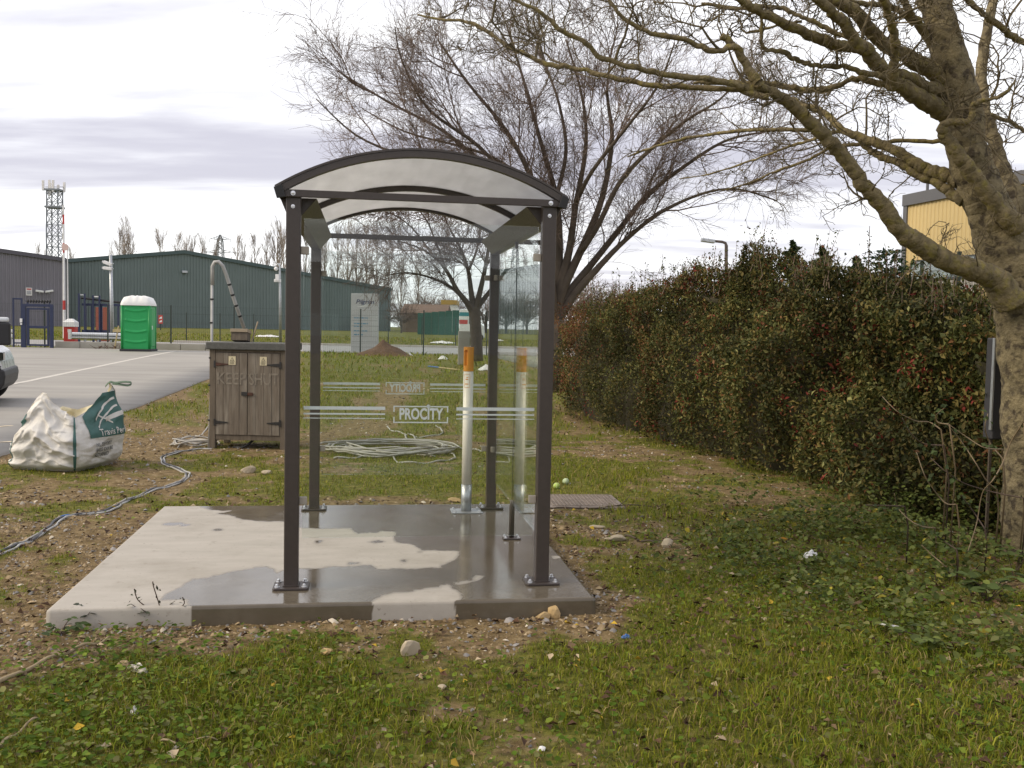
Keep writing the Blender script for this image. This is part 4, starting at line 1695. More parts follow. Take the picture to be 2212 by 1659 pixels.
# open leaf to the left
g2 = empty('open_gate_leaf', (gp(155, 860, YG + .3).x, YG + .3, zg), 0, 'narrow blue steel side frame standing open left of the gate', 'gate')
X2 = lambda cx: gp(cx, 600, YG + .3).x - g2.location.x
Z2 = lambda cy: gp(200, cy, YG + .3).z - g2.location.z
bars(g2, [('gate_post', X2(153), X2(172), -.0, Z2(255)), ('head_rail', X2(172) + .001, X2(253) - .001, Z2(276), Z2(256)), ('foot_rail', X2(172) + .001, X2(253) - .001, Z2(805), Z2(788)), ('gate_post', X2(253), X2(272), -.0, Z2(255))], M_blue, .03)
# big sliding gate
YS = 50.5
zs = ground_z(-20, YS)
g3 = empty('sliding_gate', (gp(940, 670, YS).x, YS, zs), 0, 'long dark blue sliding gate with tall paired guide posts', 'gate')
X3 = lambda cx: gp(cx, 500, YS).x - g3.location.x
Z3 = lambda cy: gp(1100, cy, YS).z - g3.location.z
bars(g3, [('guide_post', X3(938), X3(962), -.3, Z3(205)), ('guide_post', X3(1008), X3(1028), -.3, Z3(205)), ('guide_post', X3(1098), X3(1118), -.3, Z3(225), .08, .16), ('guide_post', X3(1174), X3(1194), -.3, Z3(225), .08, .16),
          ('bottom_rail', X3(962) + .001, X3(1560), Z3(672), Z3(640), .17, .25), ('upper_rail', X3(962), X3(1560), Z3(350), Z3(322), .17, .25)], M_blue, .04)
b = MB()
pa_, pb_ = Vector((X3(955), .21, Z3(258))), Vector((X3(1560), .21, Z3(318)))
MB().tube([pa_, pb_], .06, 6).build('top_rail', M_black, g3)
for cx in (1010, 1080, 1200, 1290, 1400, 1480, 1550):
    MB().box(X3(cx) - .035, X3(cx) + .035, .18, .24, Z3(640) + .001, Z3(350) - .001).build('gate_bar', M_blue, g3)
for ca, cb, cz in ((962, 1008, 214), (1118, 1174, 232)):
    MB().box(X3(ca) + .002, X3(cb) - .002, -.02 if ca < 1000 else .1, .03 if ca < 1000 else .15, Z3(cz + 14), Z3(cz)).build('post_tie', M_whitep if ca > 1000 else M_galv, g3)
rb = empty('red_hoarding', (gp(1250, 610, 53).x, 53, ground_z(-18, 53)), 0, 'dull red panel behind the sliding gate bars', 'hoarding')
MB().box(-.45, .45, -.03, .03, .15, 2.0).build('board', mat('dull brick red', (.26, .075, .045), .7, .15, 2), rb, .01)
for sx in (-.4, .4):
    MB().box(sx - .03, sx + .03, .031, .09, -.1, 1.9).build('leg', M_wire, rb)
# barrier arm and housing
YB = 48.0
bb = gp(850, 772, YB)
zb = ground_z(bb.x, YB)
M_red = mat('red paint', (.48, .035, .028), .45, .1, 5)
bh = empty('barrier_housing', (bb.x, YB, zb), .1, 'red barrier housing with white pyramid cap beside the guard rail', 'barrier')
hh = gp(850, 603, YB).z - zb
hw_ = (gp(905, 600, YB).x - gp(778, 600, YB).x) / 2
MB().box(-hw_, hw_, -.25, .25, -.05, hh).build('housing', M_red, bh, .015)
vs = []
zc1, zc2, zc3 = hh + .002, gp(850, 545, YB).z - zb, gp(850, 506, YB).z - zb
for z, s in ((zc1, 1.05), (zc2, 1.05), (zc3, .38)):
    vs += [(-hw_ * s * 1.05, -.27 * s, z), (hw_ * s * 1.05, -.27 * s, z), (hw_ * s * 1.05, .27 * s, z), (-hw_ * s * 1.05, .27 * s, z)]
MB().poly(vs, [(0, 1, 2, 3), (8, 9, 10, 11)] + [(j * 4 + i, j * 4 + (i + 1) % 4, j * 4 + 4 + (i + 1) % 4, j * 4 + 4 + i) for j in range(2) for i in range(4)]).build('white_cap', M_whitep, bh, .01)
MB().box(-.06, .12, -.262, -.252, hh - .28, hh - .12).build('label', M_whitep, bh)
b0, b1 = gp(772, 740, YB + .6), at(137, 443, YB + .6)
ba = empty('raised_barrier', b0, 0, 'raised red and white barrier arm standing above the red housing', 'barrier')
nseg = 14
for k in range(nseg):
    p, q = (b1 - b0) * (k / nseg), (b1 - b0) * ((k + 1) / nseg)
    r0, r1 = .075 - .035 * k / nseg, .075 - .035 * (k + 1) / nseg
    MB().tube([p, q], [r0, r1], 8).build('arm_section', M_red if k in (12, 9, 3) else M_whitep, ba)
MB().tube([(.14, .1, 0), (.14 + (b1 - b0).x * .7, .1, (b1 - b0).z * .7)], [.05, .02], 6).build('counter_bar', M_paper, ba)
dc = at(141, 534, YB + .5) - b0
MB().tube([dc + Vector((0, -.03, 0)), dc], [.17, .17], 20).build('disc', mat('faded pink disc', (.62, .46, .42), .6), ba)
# guard rail
YR = 46.9
ga, gc = gp(868, 710, YR), gp(1560, 712, YR)
zr = ground_z(ga.x, YR)
gr = empty('guard_rail', (ga.x, YR, zr), 0, 'galvanised double wave guard rail between barrier housing and toilet', 'guard rail')
zt_, zb_ = gp(900, 668, YR).z - zr, gp(900, 752, YR).z - zr
M_bright = mat('bright galvanised rail', (.62, .64, .66), .35, .12, 5, metal=.8)
LG = gc.x - ga.x
prof2 = [(0, zt_), (-.07, zt_ - .06), (-.07, zt_ - .13), (.0, (zt_ + zb_) / 2), (-.07, zb_ + .13), (-.07, zb_ + .06), (0, zb_)]
vs = [(0, y, z) for y, z in prof2] + [(LG, y, z) for y, z in prof2]
MB().poly(vs, [(i, i + 1, 8 + i, 7 + i) for i in range(6)]).build('rail', M_bright, gr)
vs, fs = [], []
for i in range(9):
    a = PI / 2 + PI * i / 8
    for z in (zt_, zb_):
        vs.append((.0 + .25 * math.cos(a), .12 - .2 * math.sin(a), z))
for i in range(8):
    fs.append((2 * i, 2 * i + 1, 2 * i + 3, 2 * i + 2))
MB().poly(vs, fs).build('rail_end', M_galv, gr, smooth=True)
for k in range(5):
    MB().box(.55 + k * .62, .63 + k * .62, .02, .10, -.2, zt_ - .05).build('post', M_galv, gr)
# second rail stub and white rail beyond the gate at the photo edge
wr = gp(125, 700, 47)
we = empty('white_rail_end', (wr.x, 47, ground_z(wr.x, 47)), 0, 'short white rail end seen between van mirror and open gate leaf', 'guard rail')
MB().box(-.9, .12, -.05, .05, .42, .58).build('rail', M_whitep, we, .02)
MB().box(-.9, .12, -.05, .05, .66, .82).build('rail', M_whitep, we, .02)
MB().box(-.1, 0, .055, .12, -.1, .8).build('post', M_galv, we)
# timber marker cross by the wall
ym = gp(1400, 870, 45.05)
tmk = empty('timber_marker', (ym.x, 45.0, ground_z(ym.x, 45.0) + .03), 0, 'small pale timber cross marker leaning at the low wall', 'marker')
M_pale = mat('pale timber', (.45, .36, .19), .8, .15, 10)
MB().tube([(-.08, 0, 0), (.07, .1, 1.08)], .035, 4).build('upright', M_pale, tmk)
MB().box(-.16, .34, .0, .04, .78, .92).build('cross_board', M_pale, tmk)
db = gp(1260, 882, 44.7)
de = empty('branch_debris', (db.x, 44.75, ground_z(db.x, 44.75) + .036), 0, 'small heap of dead brown branches at the low wall', 'debris')
b = MB()
for k in range(22):
    a = rnd.uniform(-.5, .9)
    p = Vector((a, rnd.uniform(-.1, .1), rnd.uniform(0.01, .06)))
    b.tube([p, p + Vector((rnd.uniform(-.3, .3), rnd.uniform(-.1, .1), rnd.uniform(0, .22)))], [.016, .006], 4)
b.build('twigs', M_rust, de)

# ------------------------------------------------------------------ camera poles, lamp, mast, pylon
YP = 47.3
c0 = at(243, 745, YP)
zp = ground_z(c0.x, YP)
pol = empty('camera_pole', (c0.x, YP, zp), 0, 'grey pole with two white security cameras left of the portable toilet', 'pole')
tp = at(239, 551, YP) - Vector(pol.location)
MB().tube([(0, 0, -.1), (tp.x * .5, 0, tp.z * .5), tp], [.10, .085, .07], 10).build('pole', M_galv, pol, smooth=True)
for px, py, r in ((233, 569, .35), (233, 580, .1)):
    q = at(px, py, YP - .1) - Vector(pol.location)
    Mx = Matrix.Translation(q) @ Matrix.Rotation(r, 4, 'Y')
    c = MB().box(-.20, .20, -.09, .09, -.08, .08, Mx).build('security_camera', M_whitep, pol, .03)
    MB().box(-.27, -.16, -.07, .07, -.06, .05, Mx).build('camera_lens', M_galv, c, .02)
    MB().box(.16, .26, .0, .06, -.02, .02, Matrix.Translation(q)).build('camera_arm', M_galv, c)
YP2 = 59.6
c0 = at(606, 722, YP2)
pol = empty('camera_pole', (c0.x, YP2, ground_z(c0.x, YP2)), 0, 'slim grey swan neck camera pole left of the shelter post', 'pole')
O_ = Vector(pol.location)
pts = [Vector((0, 0, -.1)), at(605, 640, YP2) - O_, at(604, 576, YP2) - O_, at(602.5, 571, YP2) - O_, at(599.5, 570, YP2) - O_, at(597, 573, YP2) - O_, at(596.5, 577, YP2) - O_]
MB().tube(pts, [.09, .08, .05, .045, .045, .045, .045], 8).build('pole', M_galv, pol, smooth=True)
q = at(596.5, 580, YP2) - O_
MB().tube([q + Vector((0, 0, .1)), q + Vector((0, 0, .02)), q + Vector((0, 0, -.08)), q + Vector((0, 0, -.15))], [.06, .13, .12, .03], 10).build('dome_camera', M_whitep, pol, smooth=True)
q = at(601, 600, YP2) - O_
MB().box(q.x - .12, q.x + .10, -.25, -.06, q.z - .2, q.z + .2).build('junction_box', M_whitep, pol, .02)
q = at(600.5, 606.5, YP2) - O_
MB().box(q.x - .2, q.x + .2, -.2, -.02, q.z - .09, q.z + .09).build('camera_body', M_whitep, pol, .02)

# street lamp behind the hedge
YL = 58.0
c0 = at(1569, 720, YL)
lp = empty('street_lamp', (c0.x, YL, ground_z(c0.x, YL)), 0, 'street lamp with bent arm standing beyond the hedge', 'street lamp')
O_ = Vector(lp.location)
pts = [Vector((0, 0, -.1)), at(1568, 640, YL) - O_, at(1569, 531, YL) - O_, at(1567, 525, YL) - O_, at(1560, 522.5, YL) - O_, at(1540, 520.5, YL) - O_]
M_lampp = mat('brown grey lamp column', (.075, .055, .048), .6, .1, 6)
MB().tube(pts, [.13, .11, .10, .09, .085, .08], 8).build('column', M_lampp, lp, smooth=True)
q = at(1531, 520, YL) - O_
MB().box(-.45, .36, -.2, .2, -.11, .1, Matrix.Translation(q) @ Matrix.Rotation(.12, 4, 'Y')).build('lantern', M_galv, lp, .04)

# lattice phone mast
YM = 150.0
M_steel = mat('weathered mast steel', (.20, .22, .24), .6, .1, 1)
mb_ = at(120, 690, YM)
mt = empty('lattice_mast', (mb_.x, YM, 1.0), 0, 'steel lattice phone mast with antennas behind the warehouses', 'mast')
O_ = Vector(mt.location)
ztop = at(120, 413, YM).z - 1.0
hwid = 24.5 / FPX * YM / 2
legs = [(-hwid, -hwid), (hwid, -hwid), (hwid, hwid), (-hwid, hwid)]
for lx, ly in legs:
    MB().tube([(lx * 1.15, ly * 1.15, 0), (lx * .95, ly * .95, ztop)], .10, 5).build('leg', M_steel, mt)
nb = 12
for k in range(nb):
    z0_, z1_ = ztop * k / nb, ztop * (k + 1) / nb
    b = MB()
    for i in range(4):
        (ax_, ay_), (bx_, by_) = legs[i], legs[(i + 1) % 4]
        b.tube([(ax_, ay_, z0_), (bx_, by_, z1_)], .055, 4)
        b.tube([(bx_, by_, z0_), (ax_, ay_, z1_)], .055, 4)
        b.tube([(ax_, ay_, z1_), (bx_, by_, z1_)], .06, 4)
    b.build('bracing', M_steel, mt)
hp_ = MB()
for z in (ztop, ztop - 2.6):
    hp_ = MB().box(-hwid * 1.25, hwid * 1.25, -hwid * 1.25, hwid * 1.25, z, z + .28)
    hp_.build('platform', M_steel, mt)
for px, y0_, y1_ in ((98.5, 391, 413), (108.5, 389, 420), (121, 391, 416), (134, 392, 412), (137, 398, 415), (113, 396, 424), (129, 400, 424)):
    a, c = at(px, y0_, YM) - O_, at(px, y1_, YM) - O_
    yo = rnd.uniform(-1, 1)
    MB().box(a.x - .16, a.x + .16, yo - .12, yo + .12, c.z, a.z).build('antenna', M_paper, mt, .03)
a, c = at(98, 404, YM) - O_, at(137, 404, YM) - O_
MB().tube([(a.x, 0, a.z), (c.x, 0, c.z)], .06, 4).build('antenna_boom', M_steel, mt)
MB().tube([(a.x, 0, a.z - .9), (c.x, 0, c.z - .9)], .06, 4).build('antenna_boom', M_steel, mt)

# electricity pylon far away
YY = 480.0
py_ = at(475, 690, YY)
pyl = empty('electricity_pylon', (py_.x, YY, 1.3), 0, 'distant steel electricity pylon above the green warehouse roof', 'pylon')
O_ = Vector(pyl.location)
S_ = YY / FPX
zt_ = at(475, 507, YY).z - 1.3
body = [(0, 6.0), (zt_ * .45, 3.0), (zt_ * .72, 1.6), (zt_ * .93, 1.1), (zt_, .25)]
b = MB()
for sx in (-1, 1):
    for sy in (-1, 1):
        b.tube([(sx * r, sy * r, z) for z, r in body], .3, 4)
b.build('legs', M_steel, pyl)
b = MB()
for i in range(len(body) - 1):
    n = 4
    for k in range(n):
        z0_ = body[i][0] + (body[i + 1][0] - body[i][0]) * k / n
        z1_ = body[i][0] + (body[i + 1][0] - body[i][0]) * (k + 1) / n
        r0 = body[i][1] + (body[i + 1][1] - body[i][1]) * k / n
        r1 = body[i][1] + (body[i + 1][1] - body[i][1]) * (k + 1) / n
        for sy in (-1, 1):
            b.tube([(-r0, sy * r0, z0_), (r1, sy * r1, z1_)], .14, 3)
            b.tube([(r0, sy * r0, z0_), (-r1, sy * r1, z1_)], .14, 3)
b.build('bracing', M_steel, pyl)
for frac, L in ((.95, 5.2), (.80, 9.0), (.68, 7.0)):
    z = zt_ * frac
    for sx in (-1, 1):
        b = MB().tube([(sx * 1.2, 0, z + 1.3), (sx * L, 0, z), (sx * 1.2, 0, z)], .26, 4)
        for k in range(3):
            x = sx * (1.2 + (L - 1.2) * k / 3)
            b.tube([(x, 0, z), (x + sx * (L - 1.2) / 6, 0, z + 1.3 * (1 - (k + .5) / 3))], .1, 3)
        b.build('cross_arm', M_steel, pyl)
        MB().tube([(sx * L, 0, z - .05), (sx * L, 0, z - 1.6)], .12, 5).build('insulator', M_steel, pyl)

# ------------------------------------------------------------------ totem sign
M_totem = mat('silver grey sign panel', (.40, .40, .41), .5, .05, 1.5)
YT = 48.4
K6 = lambda cx, cy: (734 + cx * .15432, 580.3 + cy * .15432)
t0, t1 = at(*K6(150, 1165), YT), at(*K6(535, 1165), YT)
tz = ground_z(t0.x, YT)
TW = t1.x - t0.x
tot = empty('totem_sign', ((t0.x + t1.x) / 2, YT, tz), -.03, 'tall silver company sign board with dark lettering behind the glass', 'sign')
TH = at(*K6(340, 348), YT).z - tz
MB().box(-TW / 2, TW / 2, .0, .18, -.05, TH).build('sign_board', M_totem, tot, .02)
for k in range(1, 8):
    z = TH * k / 8 * .72
    MB().box(-TW / 2 + .03, TW / 2 - .03, -.005, -.0005, z - .006, z + .006).build('panel_joint', mat('panel gap', (.16, .16, .17), .7), tot)
M_navy = mat('navy lettering', (.035, .045, .11), .5, .05, 5)
M_blt = mat('blue lettering', (.10, .24, .36), .5, .05, 5)
me = text_mesh('Pilgrim', .30, .002, .25, .004)
xs = [v.co.x for v in me.vertices]
wd = max(xs) - min(xs)
zl = at(*K6(340, 465), YT).z - tz
for v in me.vertices:
    v.co = (v.co.x / wd * TW * .66, -.004 + v.co.z, zl + v.co.y)
link('lettering', me, M_navy, tot)
zl = at(*K6(340, 530), YT).z - tz
MB().tube([(-.38 + .08 * i, -.006, zl + .025 * math.sin((i - 3) * .7)) for i in range(10)], [.004, .008, .012, .014, .014, .013, .011, .009, .006, .004], 5).build('swoosh', M_totem if False else M_whitep, tot)
for cy, w_ in ((690, .5), (770, .52), (808, .35), (872, .55), (925, .3)):
    zl = at(*K6(340, cy), YT).z - tz
    x = -TW / 2 + .16
    rr = random.Random(cy)
    while x < -TW / 2 + .16 + w_ * 1.25:
        w2 = rr.uniform(.05, .16)
        MB().box(x, x + w2, -.005, -.0005, zl - .03, zl + .03).build('small_print', M_blt, tot)
        x += w2 + .035

# soil mound
M_soil = mat('fresh brown soil', (.115, .062, .032), .95, .25, 5, .03, 9)
mc = gnd(828, 768)
NU, NV = 40, 16
vs, fs = [], []
for j in range(NV + 1):
    for i in range(NU):
        a, r = 2 * PI * i / NU, j / NV
        x, y = r * 1.45 * math.cos(a), r * 1.0 * math.sin(a)
        h = .60 * (max(0, 1 - r ** 1.25)) ** 1.25 * (.75 + .5 * float(vnoise(x * 1.6 + 4, y * 1.6, 51))) + .22 * (float(fbm(x * 3 + 9, y * 3, 50)) - .5) * (1 - r)
        vs.append((x, y, h - .03 * r))
for j in range(NV):
    for i in range(NU):
        fs.append((j * NU + i, (j + 1) * NU + i, (j + 1) * NU + (i + 1) % NU, j * NU + (i + 1) % NU))
o = MB().poly(vs, fs).build('soil_mound', M_soil, None, fix=True)
o.location = (mc.x, mc.y, ground_z(mc.x, mc.y))
tag(o, 'small heap of brown soil at the foot of the totem sign', 'mound')

# ------------------------------------------------------------------ van at the left edge of the picture
M_vanw = mat('white van paint', (.62, .65, .67), .3, .04, 2, coat=.5)
M_vblk = mat('black van plastic', (.02, .02, .022), .5, .1, 10)
M_tyre = mat('tyre rubber', (.018, .018, .018), .8, .15, 12, .001, 60)
M_vglass = mat('dark van glass', (.02, .025, .03), .08, .05, 3, spec=.9)
vn = gnd(33, 868)
VY = gnd(0, 884).y
van = empty('van', (at(5, 868, VY).x, VY, ground_z(vn.x, VY) + .036), .36, 'white van cut off by the photo edge on the concrete yard', 'van')
# side profile in x (nose at 0, body to -x), z ; body width in +y
prof = [(-.02, .42), (.0, .62), (-.03, .80), (-.10, .98), (-.40, 1.16), (-.62, 1.22), (-1.25, 1.95), (-1.55, 2.05), (-5.0, 2.08), (-5.15, 1.9), (-5.2, .40), (-4.5, .34), (-1.0, .34), (-.25, .34)]
MB().prism(prof, .06, 1.94, 'y').build('body', M_vanw, van, .05, smooth=False, seg=3)
MB().prism([(.03, .40), (.05, .55), (.03, .66), (-.30, .70), (-.45, .52), (-.40, .30), (-.05, .28)], .02, 1.98, 'y').build('front_bumper', M_vblk, van, .04, seg=3)
MB().box(-.16, -.005, .045, .30, .82, .97, Matrix.Translation((.02, 0, 0))).build('headlight', M_vglass, van, .02)
for k in range(2):
    MB().box(-.14, -.02, .045, .058, .80 - .04 * k - .10, .825 - .04 * k - .10).build('side_vent', M_vblk, van)
MB().prism([(-.80, 1.26), (-1.30, 1.88), (-2.0, 1.90), (-2.0, 1.26)], .050, .059, 'y').build('side_window', M_vglass, van)
MB().prism([(-.70, 1.30), (-1.22, 1.90), (-1.19, 1.93), (-.67, 1.32)], .2, 1.8, 'y').build('windscreen', M_vglass, van)


def wheel(x, y, parent):
    t = MB()
    t.tube([(x, y - .02, .36), (x, y - .02, .36)], .1, 4) if False else None
    ring = []
    vs, fs = [], []
    N = 32
    pr_ = [(.19, -.10), (.22, -.12), (.33, -.12), (.355, -.08), (.36, 0), (.355, .08), (.33, .10), (.2, .10)]
    for i in range(N):
        a = 2 * PI * i / N
        for r, yy in pr_:
            vs.append((x + r * math.cos(a), y + yy, .36 + r * math.sin(a)))
    n = len(pr_)
    for i in range(N):
        for k in range(n - 1):
            fs.append((i * n + k, ((i + 1) % N) * n + k, ((i + 1) % N) * n + k + 1, i * n + k + 1))
    w_ = MB().poly(vs, fs).build('wheel', M_tyre, parent, smooth=True)
    MB().tube([(x, y - .085, .36), (x, y + .05, .36)], [.19, .19], 24).build('rim', M_galv, w_)
    MB().tube([(x, y - .10, .36), (x, y - .086, .36)], [.05, .06], 12).build('hub', M_vblk, w_)


for xx in (-.47, -3.9):
    wheel(xx, .12, van)
    wheel(xx, 1.86, van)
    arch = []
    for i in range(13):
        a = PI * i / 12
        arch.append((xx + .44 * math.cos(a), .36 + .44 * math.sin(a)))
    for i in range(12, -1, -1):
        a = PI * i / 12
        arch.append((xx + .37 * math.cos(a), .36 + .37 * math.sin(a)))
    MB().prism(arch, .035, .058, 'y').build('wheel_arch', M_vblk, van)
    arch2 = [(xx + .37 * math.cos(PI * i / 12), .36 + .37 * math.sin(PI * i / 12)) for i in range(13)]
    MB().prism(arch2, .045, .0595, 'y').build('arch_shadow_panel', M_vblk, van)
m0 = Matrix.Rotation(-.36, 3, 'Z') @ (at(10, 716, VY - .12) - Vector(van.location))
mr_ = MB().box(m0.x - .17, m0.x + .10, m0.y - .10, m0.y + .04, m0.z - .24, m0.z + .16).build('door_mirror', M_vblk, van, .035, seg=3)
MB().box(m0.x - .165, m0.x + .075, m0.y - .09, m0.y + .03, m0.z + .161, m0.z + .25).build('mirror_cap', M_vanw, mr_, .04, seg=3)
MB().box(m0.x - .40, m0.x - .171, m0.y - .03, max(.058, m0.y + .03), m0.z - .1, m0.z + .0).build('mirror_arm', M_vblk, mr_, .01)

# ------------------------------------------------------------------ far things seen through the glass
M_dgreen = mat('dark green sheeting', (.012, .085, .062), .6, .1, 1)
YH_ = 88.0
p, q = at(902, 695, YH_), at(992, 690, YH_)
hz = empty('green_hoarding', (p.x, YH_, ground_z(p.x, YH_) - .05), 0, 'dark green sheet fence behind the bare tree trunk seen through the glass', 'fence')
n = 6
for i in range(n):
    w_ = (q.x - p.x) / n
    ht = at(902 + 15 * i, 676 - 1.2 * i, YH_).z - hz.location.z
    MB().box(i * w_ + .01, (i + 1) * w_ - .01, -.03, .03, 0, ht).build('sheet_panel', M_dgreen, hz)
YQ = 110.0
p, q = at(868, 700, YQ), at(962, 700, YQ)
ls = empty('low_shed', (p.x, YQ, 1.0), 0, 'low brown roofed shed far behind the grass seen through the glass', 'building')
Lq = q.x - p.x
ze, zr_ = at(900, 676, YQ).z - 1.0, at(900, 657, YQ + 4).z - 1.0
MB().box(0, Lq, 0, 8, -.3, ze).build('wall', mat('dull brown wall', (.12, .085, .06), .8, .15, 1), ls)
MB().prism([(-.3, ze), (4, zr_), (8.3, ze)], -.2, Lq + .2, 'x').build('roof', mat('brown roof sheet', (.16, .095, .065), .8, .12, 1), ls)
p, q = at(954, 661, 130), at(985, 661, 130)
yb_ = empty('yellow_shed', (p.x, 130, 1.1), 0, 'small distant yellow topped unit between the tree branches', 'building')
zt_ = at(965, 648, 130).z - 1.1
zm_ = at(965, 658, 130).z - 1.1
MB().box(0, q.x - p.x, 0, 6, -.2, zm_).build('wall', M_paper, yb_)
MB().box(-.1, q.x - p.x + .1, -.1, 6.1, zm_ + .002, zt_).build('yellow_fascia', mat('ochre fascia', (.42, .26, .05), .6, .1, 1), yb_)
# parked van with stripes
p = at(992, 705, 70)
pv = empty('striped_van', (p.x, 70, ground_z(p.x, 70)), 0, 'distant white van with teal and red stripes beside the bare tree trunk', 'van')
vz = at(1000, 669, 70).z - pv.location.z
M_teal = mat('teal stripe', (.03, .22, .25), .4, .05, 3)
MB().prism([(0, .3), (0, vz), (.7, vz + .05), (1.3, vz * .62), (1.75, vz * .5), (1.8, .3)], 0, 1.8, 'y').build('body', M_whitep, pv, .03)
MB().box(-.004, 1.2, -.012, -.003, vz * .80, vz * .92).build('stripe', M_teal, pv)
MB().box(.0, .6, -.012, -.003, vz * .55, vz * .68).build('stripe', M_redp, pv)
MB().box(.7, 1.25, -.012, -.003, vz * .56, vz * .74).build('side_window', M_vglass, pv)
for xx in (.35, 1.45):
    MB().tube([(xx, -.02, .3), (xx, .2, .3)], .3, 14).build('wheel', M_tyre, pv)
# crumpled white sheets lying beyond the road
M_sheet = mat('white plastic sheet', (.74, .73, .72), .6, .08, 4)


def crumple(name, c, sx, sy, h, m, label, cat, seed=1, group=None, rz=0):
    N = 14
    vs, fs = [], []
    for j in range(N + 1):
        for i in range(N + 1):
            a, b = i / N * 2 - 1, j / N * 2 - 1
            rr_ = math.hypot(a, b)
            k = 1 / max(1, rr_ * 1.05)
            z = h * max(0, 1 - rr_ ** 2 * .9) * (.5 + float(vnoise(a * 3 + seed, b * 3 + seed * 2, seed))) + h * .25 * float(vnoise(a * 7, b * 7, seed + 3))
            ww = 1 + .35 * (float(vnoise(a * 2 + 5, b * 2, seed + 7)) - .5)
            vs.append((a * k * sx * ww, b * k * sy * ww, max(z, .004)))
    for j in range(N):
        for i in range(N):
            fs.append((j * (N + 1) + i, j * (N + 1) + i + 1, (j + 1) * (N + 1) + i + 1, (j + 1) * (N + 1) + i))
    o = MB().poly(vs, fs).build(name, m, None, fix=False)
    o.location = (c.x, c.y, ground_z(c.x, c.y) + .002)
    o.rotation_euler = (0, 0, rz)
    return tag(o, label, cat, group)


crumple('plastic_sheet', gnd(955, 742), .9, .8, .12, M_sheet, 'crumpled white plastic sheet on the verge right of the totem sign', 'litter', 3)
crumple('plastic_sheet', gnd(578, 728), 1.0, .8, .12, M_sheet, 'white plastic sheet on the verge above the wooden cabinet', 'litter', 5)
crumple('plastic_bag', gnd(957, 777), .22, .16, .12, M_sheet, 'small white plastic scrap on the grass beyond the ash bin', 'litter', 6)
crumple('plastic_bag', gnd(1050, 801), .26, .2, .16, M_sheet, 'crumpled pale plastic bag beside the rear glass post', 'litter', 9)
crumple('plastic_bag', gnd(884, 769), .14, .12, .1, M_sheet, 'tiny white scrap right of the soil mound', 'litter', 12)
# pole lying on the grass
a, c = gnd(925, 793), gnd(994, 801)
e = empty('fallen_stake', a, 0, 'thin pale stake with blue end lying on the grass beyond the shelter', 'stake')
d = c - a
MB().tube([Vector((0, 0, .03)), d * .35 + Vector((0, 0, .035))], .022, 6).build('blue_end', M_cab_b, e)
MB().tube([d * .35 + Vector((0, 0, .035)), d + Vector((0, 0, .03))], .02, 6).build('shaft', M_pale, e)
# old timber stump board by the far tree
p = at(1002, 747, 36)
sb = empty('white_post_board', (p.x, 36, ground_z(p.x, 36)), 0, 'weathered pale board standing at the foot of the far tree', 'board')
MB().box(-.22, .22, -.03, .03, 0, at(1002, 715, 36).z - ground_z(p.x, 36)).build('board', M_precast, sb, .03)

# low building added out of view, shape invented, for the shelter glass to mirror
rbk = empty('added_grey_building', (6, -46, 0), 0, 'low grey building added out of view behind the viewpoint, mirrored faintly in the shelter glass', 'building')
for xa, xb, hh in ((-62, -30, 4.3), (-29.9, -8, 3.3), (-7.9, 14, 5.0), (14.1, 40, 3.6), (40.1, 70, 4.4)):
    w_ = MB().box(xa, xb, -14, 0, -.2, hh).build('wall', M_purple, rbk)
    MB().box(xa - .1, xb + .0, -14.2, .2, hh + .002, hh + .25).build('roof_edge', M_ygrey, w_)
    for k in range(int((xb - xa) / 4)):
        MB().box(xa + 1 + k * 4, xa + 3 + k * 4, .002, .06, 1.0, 2.3).build('window', M_pane, w_)

# ------------------------------------------------------------------ bare trees
M_bark = mat('grey bark with lichen', (.175, .138, .072), .9, .45, 16, .018, 40, col2=(.20, .165, .045), c2lo=.50, c2hi=.70, c2scale=22)
M_bark_low = mat('grey green trunk bark', (.195, .158, .088), .9, .45, 12, .020, 36, col2=(.070, .053, .032), c2lo=.50, c2hi=.62, c2scale=16)
M_twig = mat('lichen twig bark', (.115, .090, .050), .9, .25, 6)
M_twig_b = mat('brown twig bark', (.150, .108, .085), .9, .25, 2)
M_bark_b = mat('dark brown bark', (.085, .066, .048), .9, .28, 3, .01, 14)
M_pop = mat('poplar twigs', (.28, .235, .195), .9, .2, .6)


def rvec(rr, s=1.):
    return Vector((rr.gauss(0, s), rr.gauss(0, s), rr.gauss(0, s)))


def sprig(mb, rr, p, d, L, r, lev, P):
    """recursive twig: P = per-level dict list"""
    q = P[lev]
    n = q['n']
    pts, rad_ = [p.copy()], [r]
    d = d.normalized()
    step = L / n
    for i in range(n):
        d = (d + rvec(rr, q['wig']) + Vector((0, 0, q['up']))).normalized()
        pts.append(pts[-1] + d * step * rr.uniform(.75, 1.25))
        rad_.append(r * (1 - (1 - q['tip']) * (i + 1) / n))
    mb.tube(pts, rad_, q['sides'], cap=False)
    if lev + 1 < len(P):
        c = P[lev + 1]
        k = max(1, int(rr.uniform(.7, 1.3) * q['kids']))
        for j in range(k):
            t = rr.uniform(q.get('from', .15), 1.0) * n
            i = min(int(t), n - 1)
            pos = pts[i].lerp(pts[i + 1], t - i)
            td = (pts[i + 1] - pts[i]).normalized()
            side = rvec(rr)
            side = (side - td * side.dot(td)).normalized()
            nd = td * math.cos(c['ang']) + side * math.sin(c['ang'])
            sprig(mb, rr, pos, nd, c['L'] * rr.uniform(.5, 1.3), max(rad_[i] * .62, c['r']) if lev == 0 else c['r'] * rr.uniform(.8, 1.2), lev + 1, P)


